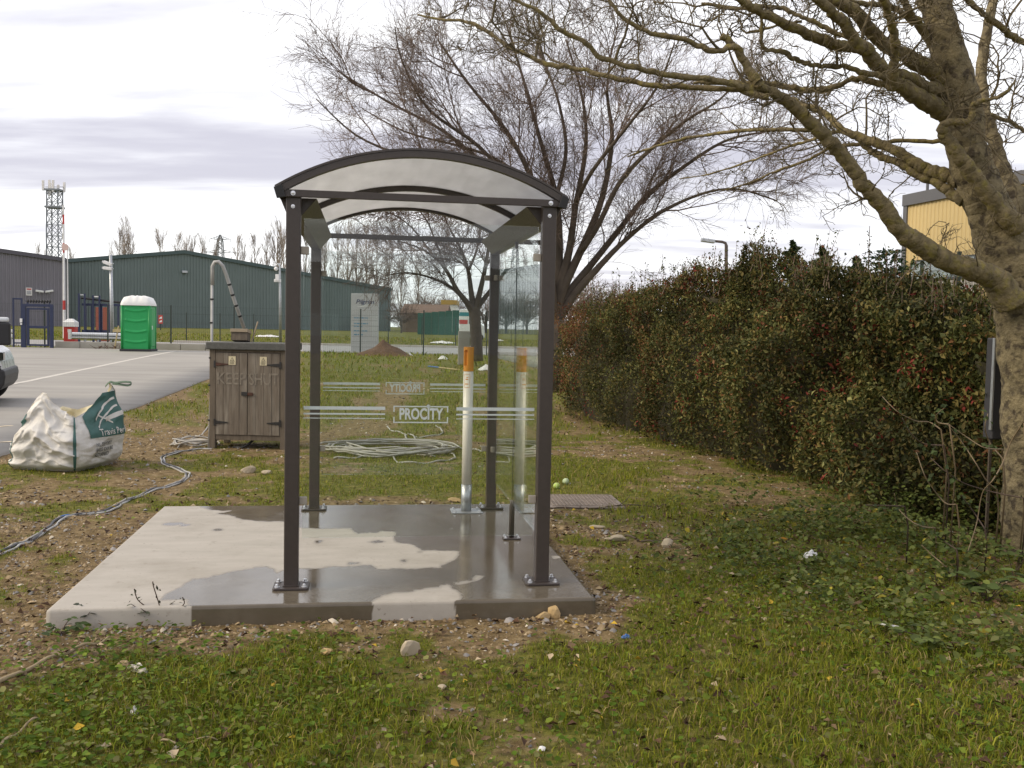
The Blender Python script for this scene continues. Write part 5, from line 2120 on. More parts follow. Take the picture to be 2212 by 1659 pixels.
def limb_from_px(pl, conv, y0, y1, rscale=1., n=4):
    """pl: [(cx,cy,rpx)] traced outline of a limb; spread over depths y0..y1"""
    P, Rr_ = [], []
    m = len(pl)
    for i, q in enumerate(pl):
        Y = y0 + (y1 - y0) * i / max(1, m - 1)
        x, y = conv(q[0], q[1])
        P.append(at(x, y, Y))
        Rr_.append(q[2] * rscale * Y / FPX)
    S = spline(P, n)
    rs = np.interp(np.linspace(0, m - 1, len(S)), range(m), Rr_)
    return S, list(rs)


KK = lambda x, y: (1578.8 + .31903 * x, .31903 * y)
JJ = lambda x, y: (640 + .7106 * x, .7106 * y)
ID = lambda x, y: (x, y)
TY = 7.3
tb = gnd(2246, 1195)
ta = empty('bare_tree', (tb.x, tb.y, ground_z(tb.x, tb.y)), 0, 'large bare lichen covered tree with heavy trunk at the photo edge', 'tree')
TO = Vector(ta.location)
TY = tb.y
rA = random.Random(5)
LIMB = [
    # name, points, converter, depth from, to, r-scale
    ('trunk', [(2252, 1215, 92), (2246, 1150, 80), (2240, 1000, 72), (2234, 850, 69), (2228, 720, 72), (2212, 620, 76), (2190, 560, 70), (2165, 505, 58)], ID, TY, TY, 1),
    ('stem', [(2172, 545, 60), (2150, 490, 52), (2134, 447, 47), (2110, 385, 45), (2088, 319, 43), (2070, 191, 40), (2038, 64, 34), (2013, -10, 32), (1985, -90, 28), (1950, -200, 22), (1930, -330, 14)], ID, TY, TY - .1, 1),
    ('stem', [(2225, 620, 60), (2212, 520, 40), (2193, 440, 34), (2172, 383, 17), (2147, 303, 14), (2128, 240, 13), (2120, 190, 12), (2125, 100, 11), (2150, -20, 10)], ID, TY + .1, TY + .8, 1),
    ('stem', [(2245, 600, 60), (2290, 480, 44), (2330, 340, 36), (2370, 150, 30), (2390, -60, 22)], ID, TY, TY + .3, 1),
    ('limb', [(2185, 655, 40), (2150, 605, 33), (2118, 588, 28), (2080, 575, 26), (1470, 0, 0)][:4] + [(2030, 556, 27), (1984, 527, 25), (1945, 498, 22), (1904, 443, 20), (1866, 402, 18.5), (1834, 354, 18), (1799, 313, 17), (1757, 271, 16), (1716, 233, 15), (1684, 207, 14.5), (1643, 191, 10), (1604, 188, 9)], ID, TY - .2, TY - .9, 1),
    ('limb', [(1357, 265, 11), (1280, 245, 10), (1170, 232, 10), (1060, 215, 9.5), (930, 175, 9), (870, 125, 8.5), (800, 90, 8), (760, 50, 7), (690, 10, 6), (600, -20, 5)], JJ, TY - .9, TY - 1.2, .72),
    ('limb', [(1440, 292, 11), (1321, 274, 10), (1180, 262, 9.5), (1080, 258, 9), (960, 235, 8.5), (860, 210, 8), (760, 195, 7.5), (700, 165, 7), (640, 140, 6.5), (580, 95, 6), (510, 65, 5), (440, 60, 4), (370, 45, 3)], JJ, TY - .9, TY - .3, .72),
    ('limb', [(190, 560, 44), (160, 520, 40), (90, 420, 34), (20, 310, 30), (-60, 245, 26)], KK, TY - .9, TY - .9, .319),
    ('limb', [(1357, 172, 10), (1330, 143, 11), (1270, 155, 10), (1180, 120, 9), (1080, 100, 8), (1000, 60, 7), (950, 0, 6), (930, -60, 5)], JJ, TY - .9, TY - 1.1, .72),
    ('limb', [(1560, 1230, 66), (1500, 1200, 54), (1380, 1170, 50), (1230, 1090, 42), (1100, 1010, 38), (960, 960, 36), (850, 920, 32), (740, 870, 28), (680, 800, 26), (600, 750, 25), (480, 710, 22), (350, 640, 18), (200, 560, 14)], KK, TY, TY + .8, .319),
    ('limb', [(1570, 1350, 60), (1500, 1310, 46), (1380, 1230, 38), (1250, 1170, 36), (1130, 1100, 32), (1000, 1050, 28), (930, 1010, 24), (850, 925, 20)], KK, TY, TY + .5, .319),
    ('limb', [(1500, 790, 80), (1430, 760, 70), (1340, 700, 68), (1240, 640, 64), (1130, 560, 60), (1030, 480, 56), (960, 390, 56), (870, 315, 54), (760, 310, 44), (640, 280, 42), (500, 220, 40), (380, 170, 38), (250, 100, 33), (130, 40, 30), (20, -30, 26), (-200, -120, 20)], KK, TY, TY - 1.0, .319),
    ('limb', [(880, 330, 48), (810, 225, 44), (730, 130, 40), (660, 60, 38), (590, 0, 36), (480, -100, 30)], KK, TY - .7, TY - 1.0, .319),
    ('limb', [(1500, 560, 85), (1420, 520, 74), (1280, 430, 64), (1150, 370, 58), (1040, 300, 54), (930, 190, 52), (860, 90, 50), (770, 40, 46), (690, 0, 42), (560, -90, 34)], KK, TY, TY - .5, .319),
    ('limb', [(1095, 590, 46), (1100, 480, 40), (1115, 350, 34), (1100, 220, 32), (1070, 100, 30), (1030, 0, 28), (980, -120, 22)], KK, TY - .55, TY - 1.1, .319),
    ('limb', [(1500, 640, 70), (1430, 620, 58), (1330, 590, 48), (1200, 530, 50), (1120, 505, 46)], KK, TY + .05, TY - .3, .319),
    ('limb', [(1060, 530, 26), (1000, 510, 22), (900, 490, 20), (760, 450, 20), (640, 450, 18), (520, 430, 17), (430, 400, 17), (350, 350, 17), (230, 330, 16), (205, 280, 15), (210, 110, 12)], KK, TY - .4, TY - .7, .319),
    ('limb', [(1100, 590, 30), (1040, 570, 26), (900, 540, 23), (800, 540, 21), (700, 590, 22), (560, 610, 24), (430, 600, 24), (300, 570, 22), (150, 560, 20), (0, 560, 18), (-250, 560, 14)], KK, TY - .4, TY - .1, .319),
    ('limb', [(1450, 955, 18), (1200, 955, 15), (980, 955, 13), (800, 900, 13), (680, 890, 13), (500, 880, 16), (200, 880, 15), (0, 890, 14), (-250, 930, 12), (-500, 990, 9), (-700, 1060, 6)], KK, TY + .2, TY + 1.6, .319),
    ('limb', [(880, 975, 14), (700, 990, 13), (620, 1030, 12), (480, 1100, 11), (300, 1160, 10), (150, 1230, 9), (-50, 1290, 6)], KK, TY + .6, TY + 1.5, .319),
    ('limb', [(650, 910, 14), (540, 950, 12), (400, 990, 11), (250, 1050, 10), (100, 1100, 9), (-150, 1180, 7), (-350, 1210, 5)], KK, TY + .5, TY + 1.4, .319),
    ('limb', [(1930, 1530, 90), (1870, 1470, 74), (1750, 1330, 68), (1620, 1160, 62), (1520, 1020, 54), (1440, 910, 44), (1432, 855, 32), (1500, 828, 28), (1600, 828, 26), (1632, 780, 24), (1640, 720, 22), (1700, 680, 18), (1800, 660, 14), (1880, 610, 11), (1925, 540, 8)], KK, TY - .25, TY - .5, .319),
    ('limb', [(2300, 420, 34), (2100, 330, 28), (1985, 285, 25), (1900, 240, 24), (1800, 160, 24), (1680, 70, 22), (1590, 0, 20), (1450, -100, 16)], KK, TY + .2, TY - .6, .319),
    ('limb', [(2250, 1050, 22), (2080, 940, 17), (1985, 880, 15), (1870, 820, 14), (1760, 780, 12)], KK, TY + .3, TY + .3, .319),
    ('limb', [(1480, 100, 50), (1380, 330, 40), (1300, 200, 34), (1240, 120, 30), (1180, 20, 26), (1120, -80, 20)][1:], KK, TY, TY - .3, .319),
    ('limb', [(1240, 160, 24), (1150, 80, 22), (1060, 40, 20), (960, 30, 19), (860, 20, 17), (700, -40, 12)], KK, TY - .1, TY - .4, .319),
    ('limb', [(820, 260, 20), (700, 215, 19), (560, 150, 18), (440, 100, 18), (330, 50, 18), (160, 50, 16), (0, 55, 14), (-200, 20, 10)], KK, TY - .7, TY - .5, .319),
    ('limb', [(480, 145, 13), (340, 165, 12), (200, 205, 11), (90, 215, 10), (65, 150, 8), (20, 80, 6)], KK, TY - .6, TY - .4, .319)]
PA = [dict(n=6, wig=.30, up=.03, tip=.35, sides=5, kids=5, L=.5, r=.008, ang=.9),
      dict(n=6, wig=.34, up=.05, tip=.4, sides=4, kids=5, L=.36, r=.0052, ang=.9),
      dict(n=5, wig=.38, up=.06, tip=.5, sides=3, kids=4, L=.20, r=.0034, ang=.85),
      dict(n=4, wig=.40, up=.08, tip=.6, sides=3, kids=0, L=.10, r=.0024, ang=.8)]
tw = MB()
for nm, pl, conv, y0_, y1_, rs_ in LIMB:
    S, R2 = limb_from_px(pl, conv, y0_, y1_, rs_ * (.84 if nm == 'limb' else .95), 5)
    # knobbly thickness and slight crookedness
    big = max(R2) > .12
    R3 = [r * (1 + (.03 if big else .05) * (float(vnoise(i * .8, 3.3, 60 + len(pl))) * 2 - 1)) for i, r in enumerate(R2)]
    S2 = [p + rvec(rA, .25 * min(r, .02)) for p, r in zip(S, R2)]
    f_ = 4 if big else 3
    m_ = (len(S2) - 1) * f_
    SF = [S2[min(i // f_, len(S2) - 2)].lerp(S2[min(i // f_, len(S2) - 2) + 1], i / f_ - min(i // f_, len(S2) - 2)) for i in range(m_ + 1)]
    RF_ = [float(q) for q in np.interp(np.linspace(0, len(R3) - 1, m_ + 1), range(len(R3)), R3)]
    lo_ = MB().tube([p - TO for p in SF], RF_, 24 if big else 12)
    nv_ = 24 if big else 12
    for i in range(len(lo_.v)):
        k_ = min(i // nv_, m_)
        c_ = SF[k_] - TO
        v_ = Vector(lo_.v[i])
        d_ = v_ - c_
        w_ = v_ + TO
        a_ = RF_[k_] * .055 + .003
        h_ = mnoise.fractal(Vector((w_.x * 9, w_.y * 9, w_.z * 5)), .8, 2.1, 3) * a_ + max(0, mnoise.noise(w_ * 26)) * min(.012, RF_[k_] * .2)
        lo_.v[i] = tuple(v_ + d_.normalized() * h_) if d_.length > 1e-6 else lo_.v[i]
    lo_.build(nm, M_bark_low if nm in ('trunk', 'stem') else M_bark, ta, smooth=True)
    if nm == 'trunk':
        continue
    L = sum((S2[i + 1] - S2[i]).length for i in range(len(S2) - 1))
    nk = int(L / (.21 if R2[-1] < .03 else .42))
    for k in range(nk):
        t = rA.uniform(.12, 1.0) * (len(S2) - 1)
        i = min(int(t), len(S2) - 2)
        if R2[i] > .11 and rA.random() < .75:
            continue
        p = S2[i].lerp(S2[i + 1], t - i)
        td = (S2[i + 1] - S2[i]).normalized()
        side = rvec(rA)
        side = (side - td * side.dot(td)).normalized()
        side.z = side.z + .35
        a = rA.uniform(.6, 1.2)
        lev = 0 if rA.random() < .25 else 1
        sprig(tw, rA, p - TO, td * math.cos(a) + side * math.sin(a), (PA[lev]['L'] * rA.uniform(.6, 1.5)), PA[lev]['r'] * (1.1 if lev else 1.3), lev, PA)
tw.build('crown', M_twig, ta, fix=False)

# tree B: many-stemmed bare tree behind the hedge
YB_ = 24.0
bb_ = at(1192, 700, YB_)
tB = empty('bare_tree', (bb_.x, YB_, ground_z(bb_.x, YB_)), 0, 'wide many stemmed bare tree spreading behind the shelter and hedge', 'tree')
BO = Vector(tB.location)
rB = random.Random(9)
SB = [
    [(783, 985, 38), (775, 900, 34), (760, 760, 22), (720, 560, 16), (640, 400, 12), (520, 250, 8), (430, 120, 5)],
    [(783, 985, 36), (790, 880, 30), (800, 760, 22), (790, 600, 17), (740, 420, 12), (690, 240, 8), (640, 80, 5)],
    [(785, 985, 36), (800, 880, 30), (830, 760, 22), (850, 620, 17), (880, 450, 12), (870, 300, 8), (820, 120, 5)],
    [(786, 985, 34), (810, 880, 30), (870, 750, 22), (930, 600, 18), (960, 420, 13), (945, 280, 8), (960, 140, 5)],
    [(790, 975, 30), (830, 890, 26), (900, 800, 20), (980, 700, 17), (1060, 600, 14), (1160, 520, 11), (1300, 430, 8), (1430, 400, 5)],
    [(870, 760, 18), (920, 680, 16), (980, 560, 14), (1060, 470, 12), (1180, 370, 9), (1290, 300, 6), (1380, 200, 4)],
    [(795, 975, 26), (850, 890, 24), (930, 800, 18), (1000, 730, 14), (1100, 650, 11), (1230, 590, 8), (1340, 575, 6), (1460, 610, 4)],
    [(775, 880, 24), (740, 780, 18), (650, 690, 14), (500, 570, 11), (330, 480, 8), (180, 410, 6), (60, 300, 3)],
    [(760, 780, 20), (700, 650, 15), (590, 520, 12), (450, 400, 9), (280, 310, 7), (150, 230, 4)],
    [(770, 800, 20), (680, 600, 14), (560, 450, 11), (400, 330, 8), (320, 180, 5), (300, 80, 3)],
    [(850, 620, 14), (900, 520, 12), (1010, 380, 9), (1100, 260, 7), (1150, 130, 4)],
    [(790, 600, 14), (820, 460, 11), (800, 320, 8), (760, 200, 6), (720, 60, 4)],
    [(720, 560, 12), (600, 480, 9), (480, 440, 7), (330, 400, 5), (200, 330, 3)],
    [(640, 690, 10), (520, 640, 8), (400, 620, 6), (290, 590, 4)]]
PB = [dict(n=7, wig=.12, up=.045, tip=.3, sides=5, kids=9, L=1.9, r=.020, ang=.55, **{'from': .1}),
      dict(n=6, wig=.13, up=.03, tip=.35, sides=4, kids=7, L=1.0, r=.0085, ang=.6),
      dict(n=5, wig=.15, up=.01, tip=.5, sides=3, kids=4, L=.66, r=.0050, ang=.6),
      dict(n=4, wig=.16, up=-.01, tip=.6, sides=3, kids=0, L=.46, r=.0036, ang=.55)]
tw = MB()
for k, pl in enumerate(SB):
    y1_ = YB_ + rB.uniform(-2.6, 2.2)
    S, R2 = limb_from_px(pl, JJ, YB_, y1_, .7106 * .52, 4)
    MB().tube([p - BO for p in S], R2, 9).build('stem', M_bark_b, tB, smooth=True)
    L = sum((S[i + 1] - S[i]).length for i in range(len(S) - 1))
    for j in range(int(L / .42)):
        t = rB.uniform(.25, 1.0) * (len(S) - 1)
        i = min(int(t), len(S) - 2)
        p = S[i].lerp(S[i + 1], t - i)
        td = (S[i + 1] - S[i]).normalized()
        side = rvec(rB)
        side = (side - td * side.dot(td)).normalized()
        a = rB.uniform(.35, .85)
        lev = 0 if rB.random() < .35 else 1
        sprig(tw, rB, p - BO, td * math.cos(a) + side * math.sin(a), PB[lev]['L'] * rB.uniform(.6, 1.3), min(PB[lev]['r'], R2[i] * .7), lev, PB)
tw.build('crown', M_twig_b, tB, fix=False)
MB().tube([(0, 0, -.1), (0, 0, .7), (.02, 0, at(*JJ(783, 985), YB_).z - BO.z + .12)], [.34, .28, .26], 12).build('trunk', M_bark_b, tB, smooth=True)

# tree C: smaller bare tree with ivy-clad trunk seen through the rear glass
YC = 35.5
c0 = at(1027, 797, YC)
tC = empty('bare_tree', (c0.x, YC, ground_z(c0.x, YC)), 0, 'bare tree with dark ivy clad trunk seen through the rear glass', 'tree')
CO = Vector(tC.location)
K3 = lambda x, y: (554.7 + .30864 * x, 298.7 + .30864 * y)
rC = random.Random(21)
SC = [
    [(1540, 1560, 62), (1535, 1420, 58), (1528, 1280, 55), (1520, 1180, 60)],
    [(1520, 1230, 40), (1470, 1150, 28), (1400, 1060, 22), (1330, 930, 17), (1240, 830, 12), (1120, 760, 8), (990, 720, 5)],
    [(1520, 1220, 36), (1500, 1080, 26), (1480, 930, 18), (1430, 780, 13), (1360, 650, 9), (1300, 520, 6)],
    [(1525, 1220, 36), (1560, 1080, 26), (1600, 900, 19), (1630, 700, 13), (1640, 520, 9), (1620, 380, 6)],
    [(1440, 1110, 20), (1340, 1030, 14), (1200, 970, 10), (1050, 940, 7), (900, 960, 4)],
    [(1480, 930, 14), (1540, 780, 11), (1560, 640, 8), (1520, 480, 6), (1480, 350, 4)],
    [(1530, 1200, 30), (1640, 1060, 20), (1760, 900, 14), (1860, 720, 9), (1920, 560, 6)],
    [(1330, 930, 12), (1250, 720, 9), (1180, 560, 7), (1060, 440, 5), (950, 400, 3)],
    [(1600, 900, 13), (1720, 720, 9), (1780, 560, 7), (1820, 420, 5)],
    [(1240, 830, 10), (1080, 620, 7), (920, 520, 5), (780, 500, 3)]]
PC = [dict(n=6, wig=.15, up=.02, tip=.3, sides=4, kids=8, L=1.7, r=.024, ang=.6),
      dict(n=5, wig=.17, up=.0, tip=.4, sides=3, kids=6, L=1.0, r=.012, ang=.65),
      dict(n=4, wig=.18, up=-.03, tip=.5, sides=3, kids=3, L=.65, r=.0085, ang=.6),
      dict(n=3, wig=.18, up=-.04, tip=.6, sides=3, kids=0, L=.45, r=.007, ang=.55)]
tw = MB()
for k, pl in enumerate(SC):
    S, R2 = limb_from_px(pl, K3, YC, YC + (0 if k == 0 else rC.uniform(-2, 2)), .30864 * .74, 4)
    MB().tube([p - CO for p in S], R2, 9).build('trunk' if k == 0 else 'limb', M_bark_b, tC, smooth=True)
    if k == 0:
        continue
    L = sum((S[i + 1] - S[i]).length for i in range(len(S) - 1))
    for j in range(int(L / .24)):
        t = rC.uniform(.25, 1.0) * (len(S) - 1)
        i = min(int(t), len(S) - 2)
        p = S[i].lerp(S[i + 1], t - i)
        td = (S[i + 1] - S[i]).normalized()
        side = rvec(rC)
        side = (side - td * side.dot(td)).normalized()
        a = rC.uniform(.4, .9)
        lev = 0 if rC.random() < .3 else 1
        sprig(tw, rC, p - CO, td * math.cos(a) + side * math.sin(a), PC[lev]['L'] * rC.uniform(.6, 1.3), min(PC[lev]['r'], R2[i] * .7), lev, PC)
tw.build('crown', M_twig_b, tC, fix=False)


# ------------------------------------------------------------------ poplars and thicket far behind
def poplar_mesh(seed, h=18., wid=2.0, kids=46):
    rr = random.Random(seed)
    tk, cr_ = MB(), MB()
    tk.tube([(0, 0, -.3), (.1, 0, h * .4), (0, .1, h * .8), (0, 0, h)], [.32, .22, .09, .03], 6)
    PP = [dict(n=5, wig=.05, up=.16, tip=.3, sides=3, kids=6, L=4.2, r=.07, ang=.5), dict(n=4, wig=.07, up=.12, tip=.4, sides=3, kids=3, L=1.7, r=.035, ang=.45), dict(n=3, wig=.08, up=.1, tip=.5, sides=3, kids=0, L=.9, r=.024, ang=.4)]
    for k in range(kids):
        z = h * rr.uniform(.08, .93)
        a = rr.uniform(0, 2 * PI)
        f = (1 - z / h) ** .5
        sprig(cr_, rr, Vector((0, 0, z)), Vector((math.cos(a) * .55, math.sin(a) * .55, .8)), 4.6 * f * wid / 2 + .8, .075 * f + .02, 0, PP)
    return tk.mesh('trunk'), cr_.mesh('crown')


PV = [poplar_mesh(s, 18, w_, k) for s, w_, k in ((1, 2.0, 46), (2, 1.6, 40), (3, 2.4, 54), (4, 1.3, 34))]
for t_, c_ in PV:
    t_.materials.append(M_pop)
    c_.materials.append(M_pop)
POP = [(82, 536, 0, .6), (100, 545, 1, .7), (155, 545, 0, .8), (240, 535, 2, .5), (258, 500, 1, .9), (270, 487, 2, 1.0), (282, 512, 1, .8), (346, 506, 0, 1.0), (384, 509, 1, 1.0), (403, 514, 3, 1.0), (416, 512, 3, 1.), (437, 512, 3, 1.), (466, 522, 3, .9), (513, 514, 1, .9), (524, 524, 3, .8), (551, 513, 1, 1.), (577, 508, 1, 1.), (600, 494, 2, 1.0), (612, 505, 0, 1.), (662, 500, 0, 1.), (701, 500, 2, .9), (729, 495, 1, 1.), (752, 488, 0, 1.), (771, 492, 1, 1.), (793, 490, 1, 1.), (815, 500, 0, 1.), (841, 520, 2, .8), (868, 540, 2, .7), (905, 560, 2, .8)]
desc = ['left of the lattice mast', 'just right of the lattice mast', 'right of the red and white barrier arm', 'at the left of the tall clump', 'in the tall clump above the toilet', 'tallest of the clump above the toilet', 'at the right of the tall clump', 'alone left of the warehouse ridge', 'right above the warehouse ridge', 'second right of the warehouse ridge', 'third right of the warehouse ridge', 'left of the pylon', 'behind the pylon', 'first right of the pylon', 'second right of the pylon', 'third right of the pylon', 'fourth right of the pylon', 'tallest beside the shelter post', 'partly behind the front left shelter post', 'between the left shelter posts', 'first seen through the glass', 'second seen through the glass', 'third seen through the glass', 'fourth seen through the glass', 'fifth seen through the glass', 'sixth seen through the glass', 'seventh seen through the glass', 'low, eighth seen through the glass', 'low, behind the far bare tree']
for (px, py, v, wsc), ds in zip(POP, desc):
    Y = 190 + 9 * math.sin(px * 1.7)
    tp = at(px, py, Y)
    e = empty('poplar_tree', (tp.x, Y, 1.2), rnd.uniform(0, 6), 'distant bare upright poplar ' + ds, 'tree', 'row of bare poplars behind the warehouses')
    s = (tp.z - 1.2) / 18.0
    e.scale = (s * wsc * .78, s * wsc * .78, s)
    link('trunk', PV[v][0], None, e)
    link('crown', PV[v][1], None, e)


def thicket_mesh(seed):
    rr = random.Random(seed)
    cr_, tk = MB(), MB()
    tk.tube([(0, 0, -.2), (0, 0, 1.5), (.1, 0, 3)], [.2, .15, .08], 6)
    PP = [dict(n=5, wig=.2, up=.06, tip=.3, sides=3, kids=8, L=3.2, r=.06, ang=.7), dict(n=4, wig=.22, up=.02, tip=.4, sides=3, kids=5, L=1.6, r=.03, ang=.7), dict(n=3, wig=.22, up=0, tip=.5, sides=3, kids=0, L=.9, r=.022, ang=.6)]
    for k in range(26):
        a = rr.uniform(0, 2 * PI)
        sprig(cr_, rr, Vector((0, 0, rr.uniform(.6, 3))), Vector((math.cos(a), math.sin(a), rr.uniform(.4, 1.6))), 3.2, .06, 0, PP)
    return tk.mesh('trunk'), cr_.mesh('crown')


TH_ = [thicket_mesh(s) for s in (11, 12)]
for t_, c_ in TH_:
    t_.materials.append(M_bark_b)
    c_.materials.append(M_twig_b)
for k, (px, py, Y, ds) in enumerate([(838, 610, 135, 'at the corner of the green warehouse'), (868, 640, 95, 'above the brown roofed shed'), (905, 618, 140, 'behind the brown roofed shed'), (940, 620, 145, 'left of the far tree fork'), (975, 615, 150, 'behind the far tree fork'), (1050, 610, 120, 'behind the rear right shelter post'), (1095, 610, 120, 'behind the side glass'), (1140, 612, 118, 'behind the front right shelter post'), (1235, 560, 60, 'low behind the hedge end'), (1290, 585, 62, 'low behind the hedge under the spreading tree'), (1345, 600, 64, 'low behind the hedge right of the spreading tree')]):
    tp = at(px, py, Y)
    z0 = ground_z(tp.x, Y)
    e = empty('bare_thicket_tree', (tp.x, Y, z0), k * 1.3, 'small bushy bare tree ' + ds, 'tree', 'bare bushes far behind')
    s = (tp.z - z0) / 7.0
    e.scale = (s, s, s)
    link('trunk', TH_[k % 2][0], None, e)
    link('crown', TH_[k % 2][1], None, e)


# ------------------------------------------------------------------ leaves
def leaf_mesh(name, C, U, N, L, W, cols, fold=.25, rounded=False):
    """C centres, U leaf axis, N leaf normal, L length, W width -> folded diamond leaves"""
    n = len(C)
    U = U / np.linalg.norm(U, axis=1, keepdims=True)
    S = np.cross(N, U)
    S /= np.linalg.norm(S, axis=1, keepdims=True) + 1e-9
    Nn = np.cross(U, S)
    L = L[:, None]
    W = W[:, None]
    a = C - U * L * .5
    b = C + U * L * .5
    if rounded:
        V = np.stack([a, C - U * L * .22 + S * W * .46 + Nn * W * fold, C + U * L * .16 + S * W * .42 + Nn * W * fold, b, C + U * L * .16 - S * W * .42 + Nn * W * fold, C - U * L * .22 - S * W * .46 + Nn * W * fold], 1).reshape(-1, 3)
        i = np.arange(n) * 6
        F = np.concatenate([np.stack([i, i + 3, i + 2, i + 1], 1), np.stack([i, i + 5, i + 4, i + 3], 1)])
        return fast_mesh(name, V, F, np.repeat(cols, 6, 0))
    m1 = C - U * L * .06 + S * W * .5 + Nn * W * fold
    m2 = C - U * L * .06 - S * W * .5 + Nn * W * fold
    V = np.stack([a, m1, b, m2], 1).reshape(-1, 3)
    i = np.arange(n) * 4
    F = np.concatenate([np.stack([i, i + 2, i + 1], 1), np.stack([i, i + 3, i + 2], 1)])
    return fast_mesh(name, V, F, np.repeat(cols, 4, 0))


M_leaf = mat('hedge leaves', (.1, .1, .05), .6, .0, 1, attr='Col', trans=.25, spec=.18)
M_core = mat('shaded hedge core', (.038, .033, .015), .95, .3, 6)

# hedge: front foot line in the picture -> world
HP = [gnd(*p) for p in ((1196, 882), (1262, 905), (1340, 928), (1430, 955), (1530, 985), (1640, 1016), (1760, 1050), (1880, 1090), (2010, 1130), (2150, 1165), (2330, 1200))]
HTOP = [(1290, 664), (1363, 648), (1452, 626), (1555, 606), (1671, 588), (1797, 594), (1931, 622), (2087, 656), (2236, 694), (2380, 712), (2500, 722)]
HS = [Vector((p.x, p.y, 0)) for p in HP]
HH = []
for p, t in zip(HP, HTOP):
    HH.append(at(t[0], t[1], p.y + .3).z)
hl = [0.0]
for i in range(len(HS) - 1):
    hl.append(hl[-1] + (HS[i + 1] - HS[i]).length)
HLEN = hl[-1]
HSx, HSy = [p.x for p in HS], [p.y for p in HS]


def hedge_frame(s):
    x, y = np.interp(s, hl, HSx), np.interp(s, hl, HSy)
    e = .15
    tx, ty = np.interp(s + e, hl, HSx) - np.interp(s - e, hl, HSx), np.interp(s + e, hl, HSy) - np.interp(s - e, hl, HSy)
    ll = np.hypot(tx, ty) + 1e-9
    tx, ty = tx / ll, ty / ll
    # path runs towards the viewer; outward normal faces the grass (to the left of the picture)
    return x, y, ty, -tx, np.interp(s, hl, HH)


HDEP = 1.7


def hedge_point(s, q):
    """q in 0..1: front foot -> front top -> rear top -> rear foot. returns point and outward normal"""
    x, y, nx, ny, h = hedge_frame(s)
    h = h * (1 + .05 * (vnoise(s * 1.1, s * 0, 91) - .5) * 2)
    # unit section: superellipse arc from 0 to pi
    a = q * PI
    ca, sa = np.cos(a), np.sin(a)
    ex = np.sign(ca) * np.abs(ca) ** .72
    ez = np.abs(sa) ** .70
    b = .12 * np.sin(np.clip(ez, 0, 1) * PI * .9)
    off = HDEP / 2 * ex - HDEP / 2
    bul = .75 * (fbm(s * 1.1 + 3, q * 7, 61, 3) - .5) + .46 * (fbm(s * 3.0, q * 16, 65, 2) - .5)
    fwd = off + (b + bul) * np.where(q < .6, 1, .5)
    z = h * ez + bul * .5 * sa + terrain(x, y)
    px, py = x + nx * fwd, y + ny * fwd
    n = np.stack([nx * ca, ny * ca, sa + .15], -1)
    n /= np.linalg.norm(n, axis=-1, keepdims=True)
    return np.stack([px, py, z], -1), n


flip = 1 if (hedge_frame(np.array([HLEN * .5]))[2][0] < 0) else -1
if flip < 0:
    _hf = hedge_frame

    def hedge_frame(s):
        x, y, a, b, h = _hf(s)
        return x, y, -a, -b, h

hd = empty('hedge', (HS[4].x, HS[4].y, 0), 0, 'big dense autumn hedge with green and red leaves running along the grass', 'hedge')
HO = np.array([HS[4].x, HS[4].y, 0])
ss, qq = np.meshgrid(np.linspace(0, HLEN, 140), np.linspace(0, 1, 40))
P_, N_ = hedge_point(ss.ravel(), qq.ravel())
P_ = P_ - N_ * .34 - HO
P_[:, 2] = np.maximum(P_[:, 2], -.05)
I = np.arange(140 * 40).reshape(40, 140)
Q_ = np.stack([I[:-1, :-1], I[:-1, 1:], I[1:, 1:], I[1:, :-1]], -1).reshape(-1, 4)
link('branches', fast_mesh('branches', P_, [Q_]), M_core, hd, smooth=True)  # solid dark shell instead of branches; its colour gives the leaf gaps their shade


def hedge_leaves(n, seed, smin, smax):
    r = np.random.RandomState(seed)
    # more leaves where the hedge is near
    s = HLEN * r.beta(1.35, 1.0, n)
    q = r.beta(1.0, 1.6, n) * .80
    P, N = hedge_point(s, q)
    depth = np.abs(r.normal(0, .12, n)) - .07
    sprig_ = (r.rand(n) < .06) * r.rand(n) * .16
    P = P - N * (depth - sprig_)[:, None] + r.normal(0, .02, (n, 3))
    near = s / HLEN
    L = r.uniform(smin, smax, n) * (.95 + .35 * near)
    W = L * r.uniform(.38, .6, n)
    U = r.normal(0, 1, (n, 3)) + N * .5 + np.array([0, 0, .25])
    NN = N * .9 + r.normal(0, .65, (n, 3)) + np.array([0, 0, .5])
    t1 = fbm(s * 1.1, q * 9, 71, 3)
    t2 = fbm(s * 2.6 + 40, q * 18, 72, 3)
    k = r.rand(n)
    dark = np.array([.045, .052, .016])
    mid = np.array([.080, .086, .024])
    oliv = np.array([.140, .112, .034])
    rust = np.array([.155, .074, .032])
    red = np.array([.17, .030, .022])
    lite = np.array([.18, .175, .065])
    c = np.where((k < .42)[:, None], dark, np.where((k < .72)[:, None], mid, oliv))
    far = np.clip(1.15 - near * 2.2, 0, 1)
    c = np.where(((r.rand(n) < (.08 + .66 * far) * sstep(.40, .60, t1)))[:, None], rust, c)
    c = np.where((r.rand(n) < .26 * sstep(.62, .76, t2) + .003)[:, None], red, c)
    c = np.where((r.rand(n) < .04 + .03 * near)[:, None], lite, c)
    c = c * r.uniform(.7, 1.25, (n, 1)) * (.72 + .75 * sstep(.3, .7, fbm(s * 1.7 + 9, q * 13, 73, 3)))[:, None]
    return P - HO, U, NN, L, W, c


A_ = [hedge_leaves(125000, 1, .026, .050), hedge_leaves(22000, 2, .045, .072)]
args = [np.concatenate([a[i] for a in A_]) for i in range(6)]
link('foliage', leaf_mesh('foliage', *args), M_leaf, hd)
